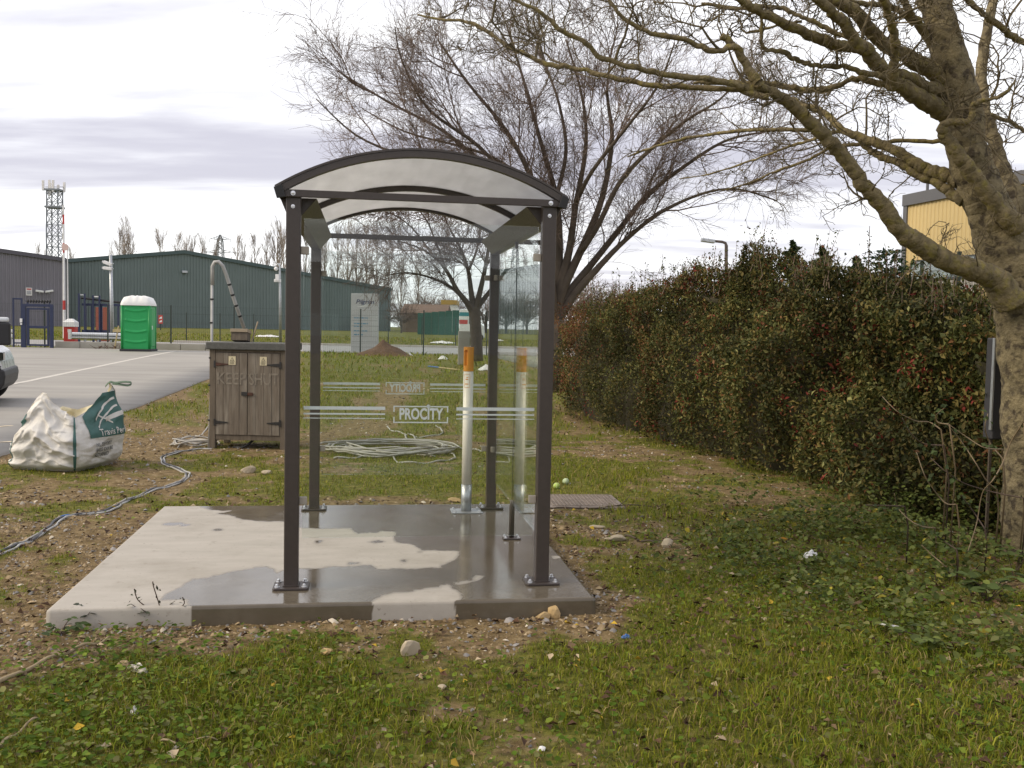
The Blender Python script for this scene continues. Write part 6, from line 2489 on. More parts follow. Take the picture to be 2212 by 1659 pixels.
# sprigs standing out of the top
r = np.random.RandomState(4)
tw = MB()
CC, UU_, NN_, LL, WW, KC = [], [], [], [], [], []
for k in range(430):
    s = HLEN * r.rand()
    P, N = hedge_point(np.array([s]), np.array([r.uniform(.34, .56)]))
    p = Vector(P[0] - HO)
    L = r.uniform(.10, .36) * (1.7 if r.rand() < .16 else 1)
    d = Vector((r.normal(0, .25), r.normal(0, .25), 1)).normalized()
    tw.tube([p - d * .15, p + d * L * .5, p + d * L + Vector((r.normal(0, .02), 0, 0))], [.005, .004, .0025], 3, cap=False)
    for j in range(int(L / .022)):
        t = r.rand() ** .8
        CC.append(p + d * L * t + Vector(r.normal(0, .016, 3)))
        UU_.append((r.normal(0, 1), r.normal(0, 1), .8))
        NN_.append(r.normal(0, 1, 3))
        LL.append(r.uniform(.026, .05))
        WW.append(LL[-1] * .5)
        KC.append(np.array([.075, .082, .026]) * r.uniform(.6, 1.7) if r.rand() < .85 else np.array([.14, .05, .02]))
tw.build('sprig_stems', M_twig_b, hd, fix=False)['kind'] = 'stuff'
link('sprig_leaves', leaf_mesh('sprig_leaves', np.array(CC), np.array(UU_), np.array(NN_), np.array(LL), np.array(WW), np.array(KC)), M_leaf, hd)


# dark evergreens and shrubs poking up behind the hedge
def shrub(name, px, pytop, pyb, Y, wpx, label, seed, conical=True, col=(.040, .062, .024)):
    r = np.random.RandomState(seed)
    t, bt = at(px, pytop, Y), at(px, pyb, Y)
    z0 = ground_z(t.x, Y)
    e = empty(name, (t.x, Y, z0), 0, label, 'shrub')
    H = t.z - z0
    rad_ = wpx * Y / FPX / 2
    hb = bt.z - z0
    n = 900
    v = r.rand(n) ** 1.1
    z = hb + (H - hb) * v
    a_sh = r.uniform(0, 2 * PI, n)
    rr = rad_ * ((1 - v) ** .8 if conical else np.sqrt(np.clip(1 - (v * 1.02 - .15) ** 2, .02, 1))) * (.35 + .65 * np.sqrt(r.rand(n))) * (.25 + 1.5 * vnoise(v * 9, a_sh * 1.6, seed)) * r.uniform(.8, 1.25, n)
    a = a_sh
    C = np.stack([rr * np.cos(a), rr * np.sin(a), z], 1)
    C[:, 0] += .02 * np.sin(v * 9 + seed)
    U = np.stack([np.cos(a), np.sin(a), r.uniform(-.3, 1, n)], 1) + r.normal(0, .4, (n, 3))
    L = r.uniform(.05, .11, n) * max(1, Y / 16)
    link('foliage', leaf_mesh('foliage', C, U, r.normal(0, 1, (n, 3)) + [0, 0, 1], L, L * .5, np.array(col) * r.uniform(.5, 1.6, (n, 1))), M_leaf, e)
    MB().tube([(0, 0, -.05), (0, 0, H * .9)], [.05, .012], 6).build('trunk', M_bark_b, e)


shrub('evergreen_shrub', 1712, 520, 600, 15.6, 52, 'pointed dark evergreen standing tallest above the hedge right of the lamp', 1)
shrub('evergreen_shrub', 1778, 534, 600, 14.8, 44, 'smaller pointed evergreen second from the lamp above the hedge', 2)
shrub('evergreen_shrub', 1852, 556, 600, 14.0, 26, 'slim dark evergreen stump above the hedge before the pale sky', 3)
shrub('ivy_bush', 1925, 540, 640, 20.0, 105, 'rounded dark ivy bush against the corner of the yellow building', 4, False, (.030, .052, .026))
shrub('evergreen_shrub', 1640, 560, 620, 16.0, 60, 'low leafy shoots above the hedge beside the lamp column', 5, False, (.05, .06, .02))
# bare whip with a few leaves
p = at(1874, 600, 13.2)
q = at(1874, 488, 13.2)
e = empty('slender_shoot', (p.x, 13.2, ground_z(p.x, 13.2)), 0, 'single tall thin shoot rising above the hedge near the yellow building', 'plant')
H = q.z - e.location.z
MB().tube([(0, 0, 0), (.01, 0, H * .7), (0, 0, H)], [.014, .010, .004], 5).build('stem', M_twig_b, e)
r = np.random.RandomState(6)
n = 90
z = H * (.62 + .36 * r.rand(n))
link('leaves', leaf_mesh('leaves', np.stack([r.normal(0, .035, n), r.normal(0, .035, n), z], 1), r.normal(0, 1, (n, 3)), r.normal(0, 1, (n, 3)), r.uniform(.03, .06, n), r.uniform(.015, .03, n), np.array([.06, .06, .025]) * r.uniform(.5, 1.5, (n, 1))), M_leaf, e)
# grey metal plate behind the trunk
a, c = at(2142, 730, 7.55), at(2168, 852, 7.55)
pl = empty('metal_plate', (a.x, 7.55, ground_z(a.x, 7.55)), 0, 'narrow dark grey metal cabinet edge beside the tree trunk', 'cabinet')
M_dgrey = mat('dark grey metal', (.035, .034, .038), .6, .1, 6)
MB().box(.012, c.x - a.x - .015, -.05, .1, c.z - pl.location.z - .35, a.z - pl.location.z).build('cabinet_body', M_dgrey, pl, .01)
MB().box(.035, .055, .02, .04, .0, c.z - pl.location.z - .351).build('leg', M_bark_b, pl)
MB().box(.0, .011, -.055, -.02, .9, a.z - pl.location.z).build('bright_edge', M_galv, pl)

# ------------------------------------------------------------------ small things on the ground
M_stone = mat('pale limestone lump', (.42, .35, .25), .85, .2, 12, .004, 40)
M_brickl = mat('yellow stone lump', (.44, .31, .15), .85, .2, 14, .004, 40)


def stone(name, p, sx, sy, sz, m, label, seed, rz=0, sub=2, cat='stone', group=None):
    bm = bmesh.new()
    bmesh.ops.create_icosphere(bm, subdivisions=sub, radius=1)
    rr = random.Random(seed)
    pl = [(rvec(rr).normalized(), rr.uniform(.55, .9)) for k in range(8)]
    for v in bm.verts:
        for n, d in pl:
            t = v.co.dot(n)
            if t > d:
                v.co -= n * (t - d)
        v.co = Vector((v.co.x * sx, v.co.y * sy, (v.co.z + .55) * sz))
    me = bpy.data.meshes.new(name)
    bm.to_mesh(me)
    bm.free()
    o = link(name, me, m)
    o.location = (p.x, p.y, ground_z(p.x, p.y))
    o.rotation_euler = (0, 0, rz)
    return tag(o, label, cat, group)


stone('stone', gnd(886, 1414), .055, .03, .05, M_stone, 'largest pale stone on the grass in front of the pad', 1, .6)
stone('stone', gnd(955, 1489), .024, .018, .015, M_stone, 'small pale stone below the large stone in the front grass', 2)
stone('stone', gnd(604, 1336), .026, .02, .04, M_whitep, 'white pebble touching the front of the pad below the left post', 3)
stone('stone', gnd(1172, 1338), .045, .03, .030, M_brickl, 'lower yellow stone fragment at the front corner of the pad', 4, .2)
stone('stone', gnd(1197, 1334), .048, .03, .052, M_brickl, 'upper blocky yellow stone fragment at the front corner of the pad', 5, -.1)
stone('stone', gnd(1330, 1168), .10, .05, .032, M_stone, 'flat pale stone on the bare soil right of the pad', 6, .2)
stone('stone', gnd(1442, 1182), .055, .035, .045, M_stone, 'tan stone in the grass right of the flat pale stone', 7, .5)
stone('stone', gnd(1290, 1141), .07, .03, .02, M_stone, 'thin tan stone just beyond the drain cover foot', 8)
stone('stone', gnd(536, 1021), .09, .07, .055, M_stone, 'pale stone lump in front of the wooden cabinet', 9)
stone('stone', gnd(577, 1024), .07, .05, .03, M_stone, 'second flatter stone in front of the wooden cabinet', 10)
stone('stone', gnd(705, 1412), .04, .03, .02, M_brickl, 'flat brown stone in the grass before the pad', 11)
stone('stone', gnd(983, 1085), .10, .04, .03, M_brickl, 'broken brick lying behind the pad beside the ash bin', 12)
stone('stone', gnd(1170, 1622), .02, .016, .012, M_whitep, 'tiny white pebble in the grass near the bottom edge', 13)
crumple('paper_scrap', gnd(1752, 1207), .055, .045, .05, M_sheet, 'crumpled white paper ball in the ground ivy', 'litter', 21)
o = MB().box(-.055, .055, -.012, .012, .012, .02).build('white_card', M_sheet, None, .002)
g = gnd(1918, 1364)
o.location = (g.x, g.y, ground_z(g.x, g.y) + .02)
o.rotation_euler = (.1, .12, -.35)
tag(o, 'small white card strip lying in the grass at the right', 'litter')
crumple('plastic_scrap', gnd(268, 1443), .035, .02, .03, mat('dirty tan plastic', (.36, .26, .14), .5, .2, 20), 'tan plastic scrap in the weeds before the pad', 'litter', 22)
crumple('plastic_film', gnd(300, 1452), .07, .022, .03, mat('dull translucent film', (.38, .36, .31), .35, .2, 20), 'crumpled clear film beside the tan scrap in the weeds', 'litter', 23, rz=-.5)
crumple('blue_scrap', gnd(1352, 1380), .025, .014, .018, M_cab_b, 'tiny blue plastic scrap in the gravel right of the pad corner', 'litter', 24)
crumple('white_scrap', gnd(290, 1545), .016, .018, .03, M_sheet, 'small white scrap in the weeds at lower left', 'litter', 26)

# tennis balls
M_ball = mat('faded tennis ball felt', (.46, .56, .34), .9, .1, 20, .002, 300)
for (px, py), lab in (((1222, 1046), 'paler faded tennis ball beside the drain cover, the farther of two'), ((1202, 1056), 'greener tennis ball half hidden in grass beside the shelter post')):
    bm = bmesh.new()
    bmesh.ops.create_uvsphere(bm, u_segments=24, v_segments=14, radius=.033)
    me = bpy.data.meshes.new('tennis_ball')
    bm.to_mesh(me)
    bm.free()
    g = gnd(px, py)
    e = empty('tennis_ball', (g.x, g.y, ground_z(g.x, g.y) + .030), 0, lab, 'ball', 'tennis balls')
    link('felt', me, M_ball if px > 1210 else mat('green tennis ball felt', (.42, .55, .14), .9, .1, 20), e, smooth=True)
    pts = []
    for i in range(41):
        t = 2 * PI * i / 40
        v = Vector((.75 * math.cos(t) + .25 * math.cos(3 * t), .75 * math.sin(t) - .25 * math.sin(3 * t), .866 * math.sin(2 * t))).normalized() * .0332
        pts.append(v)
    MB().tube(pts, .0012, 4, cap=False).build('seam', M_whitep, e)

# drain cover
M_cover = mat('worn cast cover', (.235, .195, .165), .7, .25, 9, .002, 80)
c0 = gnd(1256, 1084)
dc_ = empty('drain_cover', (c0.x, c0.y, ground_z(c0.x, c0.y)), .10, 'square chequered metal drain cover set in the soil right of the pad', 'drain cover')
MB().box(-.35, .35, -.33, .33, -.06, .012).build('frame', M_cover, dc_, .006)
MB().box(-.31, .31, -.29, .29, .0122, .020).build('lid', M_cover, dc_, .003)
b = MB()
for i in range(18):
    for j in range(17):
        x, y = -.29 + .034 * i, -.272 + .034 * j
        Mx = Matrix.Translation((x, y, 0)) @ Matrix.Rotation(PI / 4 if (i + j) % 2 else -PI / 4, 4, 'Z')
        b.box(-.013, .013, -.004, .004, .0202, .0245, Mx)
o = b.build('chequer_pattern', M_cover, dc_)
o['kind'] = 'stuff'

# sticks
M_stick = mat('dry stick', (.30, .235, .14), .85, .2, 20)
M_stickd = mat('dark dry stick', (.085, .062, .045), .85, .2, 20)


def stick(pl, r0, r1, m, label, lift=.02, kids=0, seed=0):
    P = [gnd(*p) for p in pl]
    o0 = Vector((P[0].x, P[0].y, ground_z(P[0].x, P[0].y)))
    e = empty('fallen_stick', o0, 0, label, 'stick')
    S = spline(P, 5)
    pts = [Vector((p.x, p.y, ground_z(p.x, p.y) + lift + .01 * math.sin(i))) - o0 for i, p in enumerate(S)]
    MB().tube(pts, [r0 + (r1 - r0) * i / (len(pts) - 1) for i in range(len(pts))], 6).build('stem', m, e, smooth=True)
    rr = random.Random(seed)
    for k in range(kids):
        i = rr.randrange(2, len(pts) - 2)
        d = (pts[i + 1] - pts[i]).normalized()
        q = Vector((-d.y, d.x, .4)) * rr.choice((-1, 1))
        MB().tube([pts[i], pts[i] + (d + q * .7) * .08, pts[i] + (d * 1.2 + q) * .14], [r1, r1 * .8, r1 * .5], 4).build('twig', m, e)


stick([(-30, 1500), (60, 1452), (130, 1422), (190, 1402), (236, 1386)], .012, .006, M_stick, 'long curved dry stick lying in the grass at lower left')
stick([(350, 1683), (300, 1684), (420, 1681), (520, 1670)][:0] + [(345, 1612), (400, 1614), (470, 1607)], .005, .003, M_stick, 'thin dry stalk across the weeds near the bottom edge')
stick([(0, 1625), (40, 1590), (85, 1560)], .007, .004, M_stick, 'short dry stick at the bottom left corner')
stick([(1350, 1163), (1385, 1172), (1415, 1178)], .009, .006, M_stickd, 'short dark stick on the soil right of the flat stone', kids=1)
stick([(1190, 1104), (1290, 1100), (1400, 1097), (1440, 1096)], .006, .004, M_stickd, 'thin dark stick along the front of the drain cover', kids=2, seed=3)

# ------------------------------------------------------------------ grass, weeds, gravel, leaf litter (numpy scatter)
M_grass = mat('grass blades', (.1, .1, .05), .6, .0, 1, attr='Col', trans=.3, spec=.15)
M_litter = mat('fallen leaves', (.1, .1, .05), .75, .0, 1, attr='Col', spec=.25)
M_peb = mat('loose gravel', (.1, .1, .05), .85, .0, 1, attr='Col', spec=.25)


def scatter(n, d0, d1, seed, spread=.60):
    """points on the visible ground, uniform in area between distances d0 and d1"""
    r = np.random.RandomState(seed)
    y = np.sqrt(r.uniform(d0 * d0, d1 * d1, n))
    x = r.uniform(-spread, spread, n) * y
    return x, y, r


def allowed(x, y, margin=.0):
    ok = slab_dist(x, y) > margin
    ok &= ~((x < yard_x(y) + .03) & (y > 2) & (y < YARD_FAR + .4))
    ok &= ~((y > 47.3) & (y < 57.6))
    dx, dy = x - dc_.location.x, y - dc_.location.y
    c, s = math.cos(-.10), math.sin(-.10)
    ok &= ~((np.abs(c * dx - s * dy) < .35) & (np.abs(s * dx + c * dy) < .33))
    return ok


GP, GF, GC, nvt = [], [], [], 0
long_c = [(gnd(1850, 1560), .9), (gnd(2080, 1500), .9), (gnd(1420, 1120), .7), (gnd(1330, 1040), .6), (gnd(860, 1610), .5), (gnd(500, 1500), .5)]


def blades(n, d0, d1, seed, h0, h1, w0, dens):
    global nvt
    x, y, r = scatter(n, d0, d1, seed)
    # clump
    x = x + .03 * (vnoise(x * 30, y * 30, 2) - .5)
    m = grass_mask(x, y)
    cl = .35 + 1.1 * vnoise(x * 9, y * 9, 12)
    keep = allowed(x, y, .01) & (r.rand(n) < np.clip((m - .22) * 1.5, 0, 1) * dens * cl)
    x, y, m = x[keep], y[keep], m[keep]
    n = len(x)
    z = terrain(x, y) - .004
    lng = np.zeros(n)
    for c, s in long_c:
        lng += np.exp(-((x - c.x) ** 2 + (y - c.y) ** 2) / s ** 2)
    h = r.uniform(h0, h1, n) * (.55 + .7 * m) * (1 + .9 * np.clip(lng, 0, 1)) * r.uniform(.6, 1.3, n)
    w = w0 * r.uniform(.6, 1.4, n)
    a = r.uniform(0, 2 * PI, n)
    lean = r.uniform(.15, 1.1, n)
    ux, uy = np.cos(a), np.sin(a)
    b = r.uniform(0, 2 * PI, n)
    sx, sy = np.cos(b) * w, np.sin(b) * w
    base = np.stack([x, y, z], 1)
    mid = base + np.stack([ux * h * lean * .35, uy * h * lean * .35, h * .62], 1)
    tip = base + np.stack([ux * h * lean * .95, uy * h * lean * .95, h * (1.0 - .28 * lean)], 1)
    sd_ = np.stack([sx, sy, np.zeros(n)], 1)
    V = np.stack([base - sd_, base + sd_, mid - sd_ * .8, mid + sd_ * .8, tip], 1).reshape(-1, 3)
    i = np.arange(n) * 5 + nvt
    F = np.concatenate([np.stack([i, i + 1, i + 3], 1), np.stack([i, i + 3, i + 2], 1), np.stack([i + 2, i + 3, i + 4], 1)])
    g1, g2, dry_ = np.array([.110, .170, .010]), np.array([.300, .280, .034]), np.array([.35, .27, .11])
    t = np.clip(r.normal(.45, .28, n) + .5 * (fbm(x * 1.4, y * 1.4, 88, 3) - .5), 0, 1)[:, None]
    c = g1 * (1 - t) + g2 * t
    dryp = .18 + .36 * (1 - m)
    c = np.where((r.rand(n) < dryp)[:, None], dry_ * r.uniform(.5, 1.2, (n, 1)), c) * r.uniform(.6, 1.35, (n, 1))
    GP.append(V)
    GF.append(F)
    GC.append(np.repeat(c, 5, 0))
    nvt += len(V)


blades(230000, 3.1, 7.2, 1, .010, .036, .0022, .88)
blades(140000, 7.2, 14, 2, .018, .05, .0034, .75)
blades(80000, 14, 30, 3, .04, .09, .008, .9)
blades(50000, 30, 75, 4, .06, .16, .022, .9)
go = link('grass', fast_mesh('grass', np.vstack(GP), np.concatenate(GF), np.vstack(GC)), M_grass)
tag(go, 'short patchy autumn grass around the pad', kind='stuff')

# small round weed leaves low in the turf
CC, UU_, NN_, LL, WW, KC = [], [], [], [], [], []


def weeds(n, d0, d1, seed, s0, s1, boost):
    x, y, r = scatter(n, d0, d1, seed)
    m = grass_mask(x, y)
    f = np.zeros(n)
    for c, s, v in boost:
        f += v * np.exp(-((x - c.x) ** 2 + (y - c.y) ** 2) / s ** 2)
    keep = allowed(x, y, .02) & (r.rand(n) < np.clip(.10 * m + f, 0, 1))
    x, y = x[keep], y[keep]
    n = len(x)
    L = r.uniform(s0, s1, n)
    z = terrain(x, y) + r.uniform(.004, .035, n) + L * .2
    a = r.uniform(0, 2 * PI, n)
    CC.append(np.stack([x, y, z], 1))
    UU_.append(np.stack([np.cos(a), np.sin(a), r.uniform(-.3, .5, n)], 1))
    NN_.append(np.stack([r.normal(0, .4, n), r.normal(0, .4, n), np.ones(n)], 1))
    LL.append(L)
    WW.append(L * r.uniform(.6, .95, n))
    k = r.rand(n)
    c = np.where((k < .5)[:, None], np.array([.082, .138, .012]), np.where((k < .85)[:, None], np.array([.160, .210, .026]), np.array([.20, .20, .07])))
    KC.append(c * r.uniform(.6, 1.35, (n, 1)))


bw_ = [(gnd(330, 1560), .75, .75), (gnd(90, 1580), .6, .7), (gnd(250, 1400), .35, .6), (gnd(2050, 1430), .9, .5), (gnd(1800, 1250), .8, .6), (gnd(2150, 1600), .5, .5), (gnd(600, 1500), .6, .3), (gnd(1150, 1560), .6, .2)]
weeds(42000, 3.1, 8, 5, .012, .030, bw_)
weeds(9000, 3.1, 6, 6, .022, .042, bw_)
wo_ = link('weeds', leaf_mesh('weeds', *[np.concatenate(q) for q in (CC, UU_, NN_, LL, WW, KC)], fold=.12, rounded=True), M_grass)
tag(wo_, 'low broad leaved weeds mixed into the turf', kind='stuff')

# leaf litter
CC, UU_, NN_, LL, WW, KC = [], [], [], [], [], []
for n, d0, d1, seed in ((9000, 3.1, 9, 7), (4200, 9, 20, 8)):
    x, y, r = scatter(n, d0, d1, seed)
    hd_ = np.exp(-((x - 2.2) / 1.6) ** 2)
    keep = allowed(x, y, .02) & (r.rand(n) < .30 + .6 * hd_)
    x, y = x[keep], y[keep]
    n = len(x)
    L = r.uniform(.018, .055, n)
    a = r.uniform(0, 2 * PI, n)
    CC.append(np.stack([x, y, terrain(x, y) + r.uniform(.006, .03, n)], 1))
    UU_.append(np.stack([np.cos(a), np.sin(a), r.uniform(-.4, .4, n)], 1))
    NN_.append(np.stack([r.normal(0, .5, n), r.normal(0, .5, n), np.ones(n)], 1))
    LL.append(L)
    WW.append(L * r.uniform(.4, .9, n))
    k = r.rand(n)
    c = np.where((k < .6)[:, None], np.array([.085, .045, .025]), np.where((k < .9)[:, None], np.array([.19, .125, .07]), np.where((k < .96)[:, None], np.array([.38, .30, .2]), np.array([.42, .28, .03]))))
    KC.append(c * r.uniform(.55, 1.3, (n, 1)))
lo = link('leaf_litter', leaf_mesh('leaf_litter', *[np.concatenate(q) for q in (CC, UU_, NN_, LL, WW, KC)], fold=.35), M_litter)
tag(lo, 'scattered brown fallen leaves on the ground', kind='stuff')

# gravel: squashed octahedra
GP, GF, GC, nvt = [], [], [], 0
for n, d0, d1, seed, s0, s1 in ((60000, 3.1, 8, 9, .004, .013), (9000, 3.1, 9, 10, .012, .026), (36000, 8, 17, 13, .008, .022), (6000, 17, 30, 14, .02, .04)):
    x, y, r = scatter(n, d0, d1, seed)
    m = grass_mask(x, y)
    nearpad = np.exp(-(slab_dist(x, y) / .18) ** 2)
    keep = allowed(x, y, .004) & (r.rand(n) < np.clip(.75 - 1.25 * m + .5 * nearpad, .02, 1) * (.25 + .9 * vnoise(x * 3, y * 3, 33)))
    x, y = x[keep], y[keep]
    n = len(x)
    s = r.uniform(s0, s1, n) * r.uniform(.6, 1.2, n)
    c0_ = np.stack([x, y, terrain(x, y) + s * .15], 1)
    a = r.uniform(0, 2 * PI, n)
    e1 = np.stack([np.cos(a), np.sin(a), r.normal(0, .3, n)], 1) * (s * r.uniform(.8, 1.5, n))[:, None]
    e2 = np.stack([-np.sin(a), np.cos(a), r.normal(0, .3, n)], 1) * (s * r.uniform(.5, 1.0, n))[:, None]
    e3 = np.stack([r.normal(0, .25, n), r.normal(0, .25, n), np.ones(n)], 1) * (s * r.uniform(.45, .8, n))[:, None]
    k1, k2 = r.uniform(.3, .9, (n, 1)), r.uniform(.3, .9, (n, 1))
    V = np.stack([c0_ + e1, c0_ + e2, c0_ - e1, c0_ - e2, c0_ + e3 + e1 * .3, c0_ + e3 - e1 * .45 * k1 + e2 * .3 * k2, c0_ - e3], 1).reshape(-1, 3)
    i = np.arange(n) * 7 + nvt
    tri = [(0, 1, 4), (1, 5, 4), (1, 2, 5), (2, 3, 5), (3, 4, 5), (3, 0, 4)]
    F = np.concatenate([np.stack([i + t[0], i + t[1], i + t[2]], 1) for t in tri])
    k = r.rand(n)
    c = np.where((k < .45)[:, None], np.array([.34, .255, .15]), np.where((k < .75)[:, None], np.array([.21, .150, .09]), np.where((k < .93)[:, None], np.array([.26, .245, .235]), np.array([.52, .46, .37]))))
    GP.append(V)
    GF.append(F)
    GC.append(np.repeat(c * r.uniform(.55, 1.25, (n, 1)), 7, 0))
    nvt += len(V)
gv = link('gravel', fast_mesh('gravel', np.vstack(GP), np.concatenate(GF), np.vstack(GC)), M_peb)
tag(gv, 'loose tan and grey gravel scattered over the soil', kind='stuff')

# ------------------------------------------------------------------ ground ivy / bramble at the tree foot
r = np.random.RandomState(31)
CC, UU_, NN_, LL, WW, KC = [], [], [], [], [], []
IV = [(gnd(1620, 1190), .40, 420, .08), (gnd(1760, 1150), .5, 1300, .25), (gnd(1900, 1180), .5, 1700, .30), (gnd(2020, 1230), .5, 1700, .30), (gnd(1720, 1240), .42, 600, .10), (gnd(1900, 1300), .45, 800, .14), (gnd(2080, 1330), .42, 1000, .2), (gnd(1640, 1090), .45, 800, .3), (gnd(2170, 1400), .32, 600, .16), (gnd(1560, 1210), .35, 260, .06), (gnd(1980, 1120), .45, 1700, .55), (gnd(2100, 1150), .4, 1200, .45)]
for c, s, n, h in IV:
    x, y = c.x + r.normal(0, s, n), c.y + r.normal(0, s * .8, n)
    rr_ = np.hypot(x - c.x, y - c.y) / s
    z = terrain(x, y) + .02 + h * r.rand(n) * np.exp(-rr_ ** 2 * .35)
    ok = (r.rand(n) < .15 + 1.3 * sstep(.35, .65, fbm(x * 2.3, y * 2.3, 55, 3))) & (slab_dist(x, y) > .5) & (np.hypot(x - tb.x, y - tb.y) > .25)
    x, y, z = x[ok], y[ok], z[ok]
    n = len(x)
    a = r.uniform(0, 2 * PI, n)
    L = r.uniform(.016, .055, n)
    CC.append(np.stack([x, y, z], 1))
    UU_.append(np.stack([np.cos(a), np.sin(a), r.normal(-.1, .4, n)], 1))
    NN_.append(np.stack([r.normal(0, .45, n), r.normal(0, .45, n) - .25, np.ones(n)], 1))
    LL.append(L)
    WW.append(L * r.uniform(.55, .85, n))
    k = r.rand(n)
    cc_ = np.where((k < .5)[:, None], np.array([.068, .092, .018]), np.where((k < .86)[:, None], np.array([.125, .150, .034]), np.where((k < .975)[:, None], np.array([.16, .17, .06]), np.array([.30, .25, .03]))))
    KC.append(cc_ * r.uniform(.6, 1.4, (n, 1)))
ug = link('undergrowth', leaf_mesh('undergrowth', *[np.concatenate(q) for q in (CC, UU_, NN_, LL, WW, KC)], fold=.15, rounded=True), M_leaf)
tag(ug, 'low tangle of ivy and bramble leaves below the hedge and tree', kind='stuff')

# arching bramble stems: one plant per root
M_bram = mat('dry bramble cane', (.20, .145, .085), .8, .25, 10)
M_bramd = mat('dark bramble cane', (.07, .045, .032), .8, .25, 10)
C8 = lambda x, y: ((1980 + x / 2.7647) * .8534, (1000 + y / 2.7647) * .8534)
canes = [
    ([(1150, 200), (1250, 320), (1350, 470), (1430, 600), (1500, 660)], 'pale arching bramble cane left of the tree trunk', 0),
    ([(1160, 200), (1300, 300), (1420, 370), (1540, 378)], 'bramble cane running level to the tree trunk', 0),
    ([(700, 10), (800, 110), (930, 180), (1030, 190), (1110, 240)], 'upper thin cane crossing the dark hedge foot', 0),
    ([(940, 400), (1000, 570), (1080, 690), (1150, 760), (1220, 765)], 'long pale cane curving down in the hedge shade', 0),
    ([(840, 160), (900, 270), (990, 340), (1130, 352)], 'thin brown cane below the uppermost cane', 1),
    ([(1300, 1090), (1360, 900), (1400, 690), (1470, 600), (1540, 480), (1600, 330), (1690, 190)], 'tall pale cane rising up in front of the tree trunk', 0),
    ([(785, 690), (810, 790), (900, 880), (980, 920), (1065, 930)], 'low pale cane curving over the ground ivy', 0),
    ([(975, 1050), (1050, 1120), (1120, 1180), (1170, 1240)], 'pale cane nearest the bottom in the ground ivy', 0),
    ([(580, 770), (700, 772), (790, 776), (855, 780)], 'dark dead stick lying across the undergrowth', 1),
    ([(1040, 440), (1150, 540), (1280, 620), (1480, 680), (1690, 720)], 'brown cane slanting down toward the tree foot', 1),
    ([(1440, 130), (1420, 220), (1450, 330), (1540, 440)], 'curved thin cane hooked beside the trunk', 0),
    ([(1130, 95), (1080, 140), (1090, 190), (1170, 205)], 'small hooked pale cane tip in the hedge', 0),
    ([(1250, 700), (1340, 820), (1420, 940)], 'short brown cane low before the trunk', 1),
    ([(1050, 950), (1130, 1020), (1220, 1080)], 'short cane among ivy below the trunk', 1)]
for k, (pl, lab, dk) in enumerate(canes):
    px = [C8(*p) for p in pl]
    Y0 = 6.6 - (px[0][1] - 1000) * .0022 if k not in (5,) else 6.3
    Y0 = max(5.4, min(7.2, Y0))
    P = [at(p[0], p[1], Y0 + .12 * math.sin(i * 2 + k)) for i, p in enumerate(px)]
    S = spline(P, 5)
    gl = Vector((S[-1].x, S[-1].y, ground_z(S[-1].x, S[-1].y)))
    e = empty('bramble_cane', gl, 0, lab, 'bramble', 'bramble canes at the tree foot')
    # root the cane in the ground
    hgt = S[-1].z - gl.z
    gl = gl + Vector((.25 * hgt, .45 * hgt, 0))
    gl.z = ground_z(gl.x, gl.y)
    e.location = gl
    tail = [S[-1]] if hgt < .06 else [S[-1], S[-1].lerp(gl, .45) + Vector((.06, .05, .10)) * hgt, gl]
    S = S + tail[1:]
    n_ = len(S)
    MB().tube([p - gl for p in S], [.0028 + .0032 * i / n_ for i in range(n_)], 5).build('cane', M_bramd if dk else M_bram, e, smooth=True)
    nn = 9
    ii = r.randint(0, n_ - 1, nn)
    C = np.array([S[i] - gl for i in ii]) + r.normal(0, .02, (nn, 3))
    L = r.uniform(.03, .055, nn)
    link('leaves', leaf_mesh('leaves', C, r.normal(0, 1, (nn, 3)), r.normal(0, .5, (nn, 3)) + [0, -.3, 1], L, L * .7, np.array([.06, .085, .03]) * r.uniform(.6, 1.5, (nn, 1))), M_leaf, e)


# leafy seedlings with bigger leaves
def leafy(name, base, n, spread, hh, L0, L1, label, seed, cols, cat='plant'):
    r = np.random.RandomState(seed)
    e = empty(name, (base.x, base.y, ground_z(base.x, base.y)), 0, label, cat)
    C, U, NN, LL_, tw_ = [], [], [], [], MB()
    ns = max(3, n // 6)
    for k in range(ns):
        a = r.uniform(0, 2 * PI)
        t = Vector((math.cos(a) * spread * r.uniform(.3, 1), math.sin(a) * spread * r.uniform(.3, 1), hh * r.uniform(.5, 1)))
        tw_.tube([(0, 0, 0), t * .5 + Vector((0, 0, hh * .15)), t], [.004, .003, .0015], 4, cap=False)
        for j in range(n // ns):
            f = r.uniform(.35, 1.05)
            p = t * f + Vector((0, 0, hh * .3 * f * (1 - f)))
            d = Vector((r.normal(), r.normal(), .1)).normalized()
            Lf = r.uniform(L0, L1)
            C.append(p + d * Lf * .5)
            U.append(d + Vector((0, 0, -.25)))
            NN.append((r.normal(0, .3), r.normal(0, .3) - .2, 1))
            LL_.append(Lf)
    tw_.build('stems', M_bramd, e, fix=False)
    LL_ = np.array(LL_)
    link('leaves', leaf_mesh('leaves', np.array(C), np.array([tuple(u) for u in U]), np.array(NN), LL_, LL_ * .55, np.array(cols) * r.uniform(.65, 1.4, (len(C), 1)), .1, True), M_leaf, e)


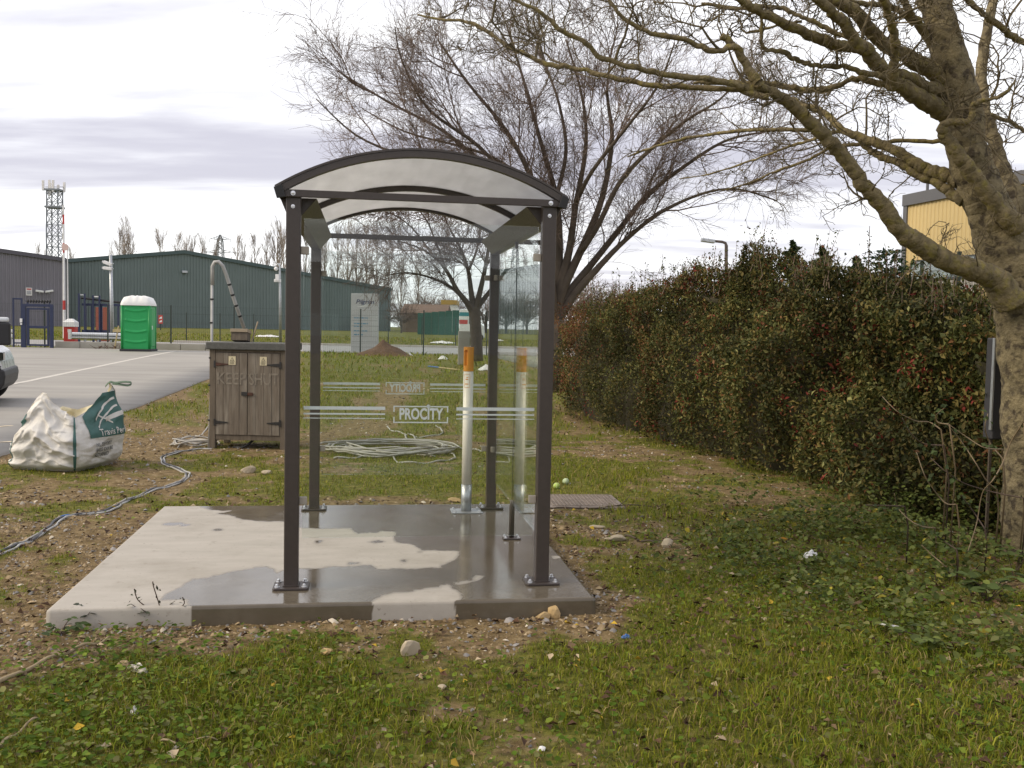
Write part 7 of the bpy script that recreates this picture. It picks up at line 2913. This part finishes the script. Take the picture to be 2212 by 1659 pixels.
leafy('broadleaf_seedling', gnd(2130, 1300), 48, .26, .24, .06, .11, 'broad leaved green seedling at the foot of the tree trunk', 1, (.090, .125, .034))
leafy('broadleaf_seedling', gnd(2190, 1250), 26, .2, .3, .05, .09, 'leafy seedling partly hidden at the right edge by the trunk', 2, (.085, .115, .034))
leafy('broadleaf_seedling', gnd(2020, 1400), 34, .28, .14, .05, .09, 'low leafy seedling in the grass before the ivy', 3, (.10, .13, .034))
leafy('yellow_seedling', gnd(1905, 1300), 14, .12, .08, .04, .07, 'small plant with yellow leaves in the ground ivy', 4, (.30, .27, .04))
leafy('yellow_seedling', gnd(2020, 1268), 10, .10, .10, .04, .07, 'second small yellow leaved plant nearer the trunk', 5, (.26, .25, .05))
leafy('orange_leaf_sprig', gnd(1695, 1174), 5, .05, .05, .04, .06, 'tiny sprig with orange leaves in the ivy', 6, (.36, .16, .02))
# grey-green weed leaning on the front left of the pad
leafy('pad_weed', gnd(330, 1350), 12, .14, .14, .025, .05, 'dark stalky weed leaning against the front face of the pad', 7, (.075, .085, .05))
leafy('pad_weed', gnd(182, 1352), 12, .08, .12, .03, .05, 'drooping weed at the front left corner of the pad', 8, (.050, .060, .045))
leafy('pad_weed', gnd(130, 1372), 30, .16, .08, .03, .06, 'flat green weed beside the front left pad corner', 9, (.065, .10, .030))
leafy('dock_weed', gnd(395, 1330), 10, .08, .12, .03, .06, 'small weed touching the pad front left of the wet stain', 10, (.05, .06, .035))
# tall dry sprig of the pad weed lying over the edge
e = empty('dry_weed_stalk', gnd(352, 1348), 0, 'thin dark weed stalk arching over the pad front edge', 'plant')
O_ = Vector(e.location)
Yw = O_.y
for pl in ([(352, 1348), (345, 1310), (332, 1268), (330, 1256)], [(352, 1348), (325, 1318), (298, 1296), (290, 1272)], [(352, 1348), (380, 1320), (398, 1304), (394, 1290)]):
    MB().tube(spline([at(p[0], p[1], Yw - .02) - O_ for p in pl], 4), .003, 4).build('stalk', M_bramd, e)
r = np.random.RandomState(77)
C = np.array([at(px, py, Yw - .02) - O_ for px, py in ((331, 1262), (340, 1270), (346, 1274), (292, 1276), (300, 1292), (285, 1285), (280, 1300), (303, 1297), (396, 1296), (390, 1302), (402, 1310), (338, 1290), (345, 1300), (372, 1316))])
n = len(C)
link('leaves', leaf_mesh('leaves', C, r.normal(0, 1, (n, 3)), r.normal(0, 1, (n, 3)) + [0, -.8, .6], r.uniform(.02, .042, n), r.uniform(.008, .015, n), np.array([.07, .08, .05]) * r.uniform(.6, 1.4, (n, 1))), M_leaf, e)
# stray leaves still hanging below the tree
r = np.random.RandomState(78)
C = np.array([at(px, py, 7.6) for px, py in ((1611, 475), (1615, 490), (1601, 487), (1619, 493))])
e = empty('hanging_leaves', C[0], 0, 'few last dead leaves on a fine twig against the pale sky', 'leaves')
n = len(C)
link('leaves', leaf_mesh('leaves', C - C[0], r.normal(0, 1, (n, 3)), r.normal(0, 1, (n, 3)) + [0, -1, 0], r.uniform(.02, .035, n), r.uniform(.012, .02, n), np.array([.10, .06, .03]) * np.ones((n, 1))), M_leaf, e)
tip = at(1640, 395, 7.6)
MB().tube([Vector(tip - Vector(C[0])), at(1622, 440, 7.6) - Vector(C[0]), Vector((0, 0, 0)), Vector(C[1] - C[0]), Vector(C[3] - C[0])], .0016, 3).build('twig', M_twig, e)
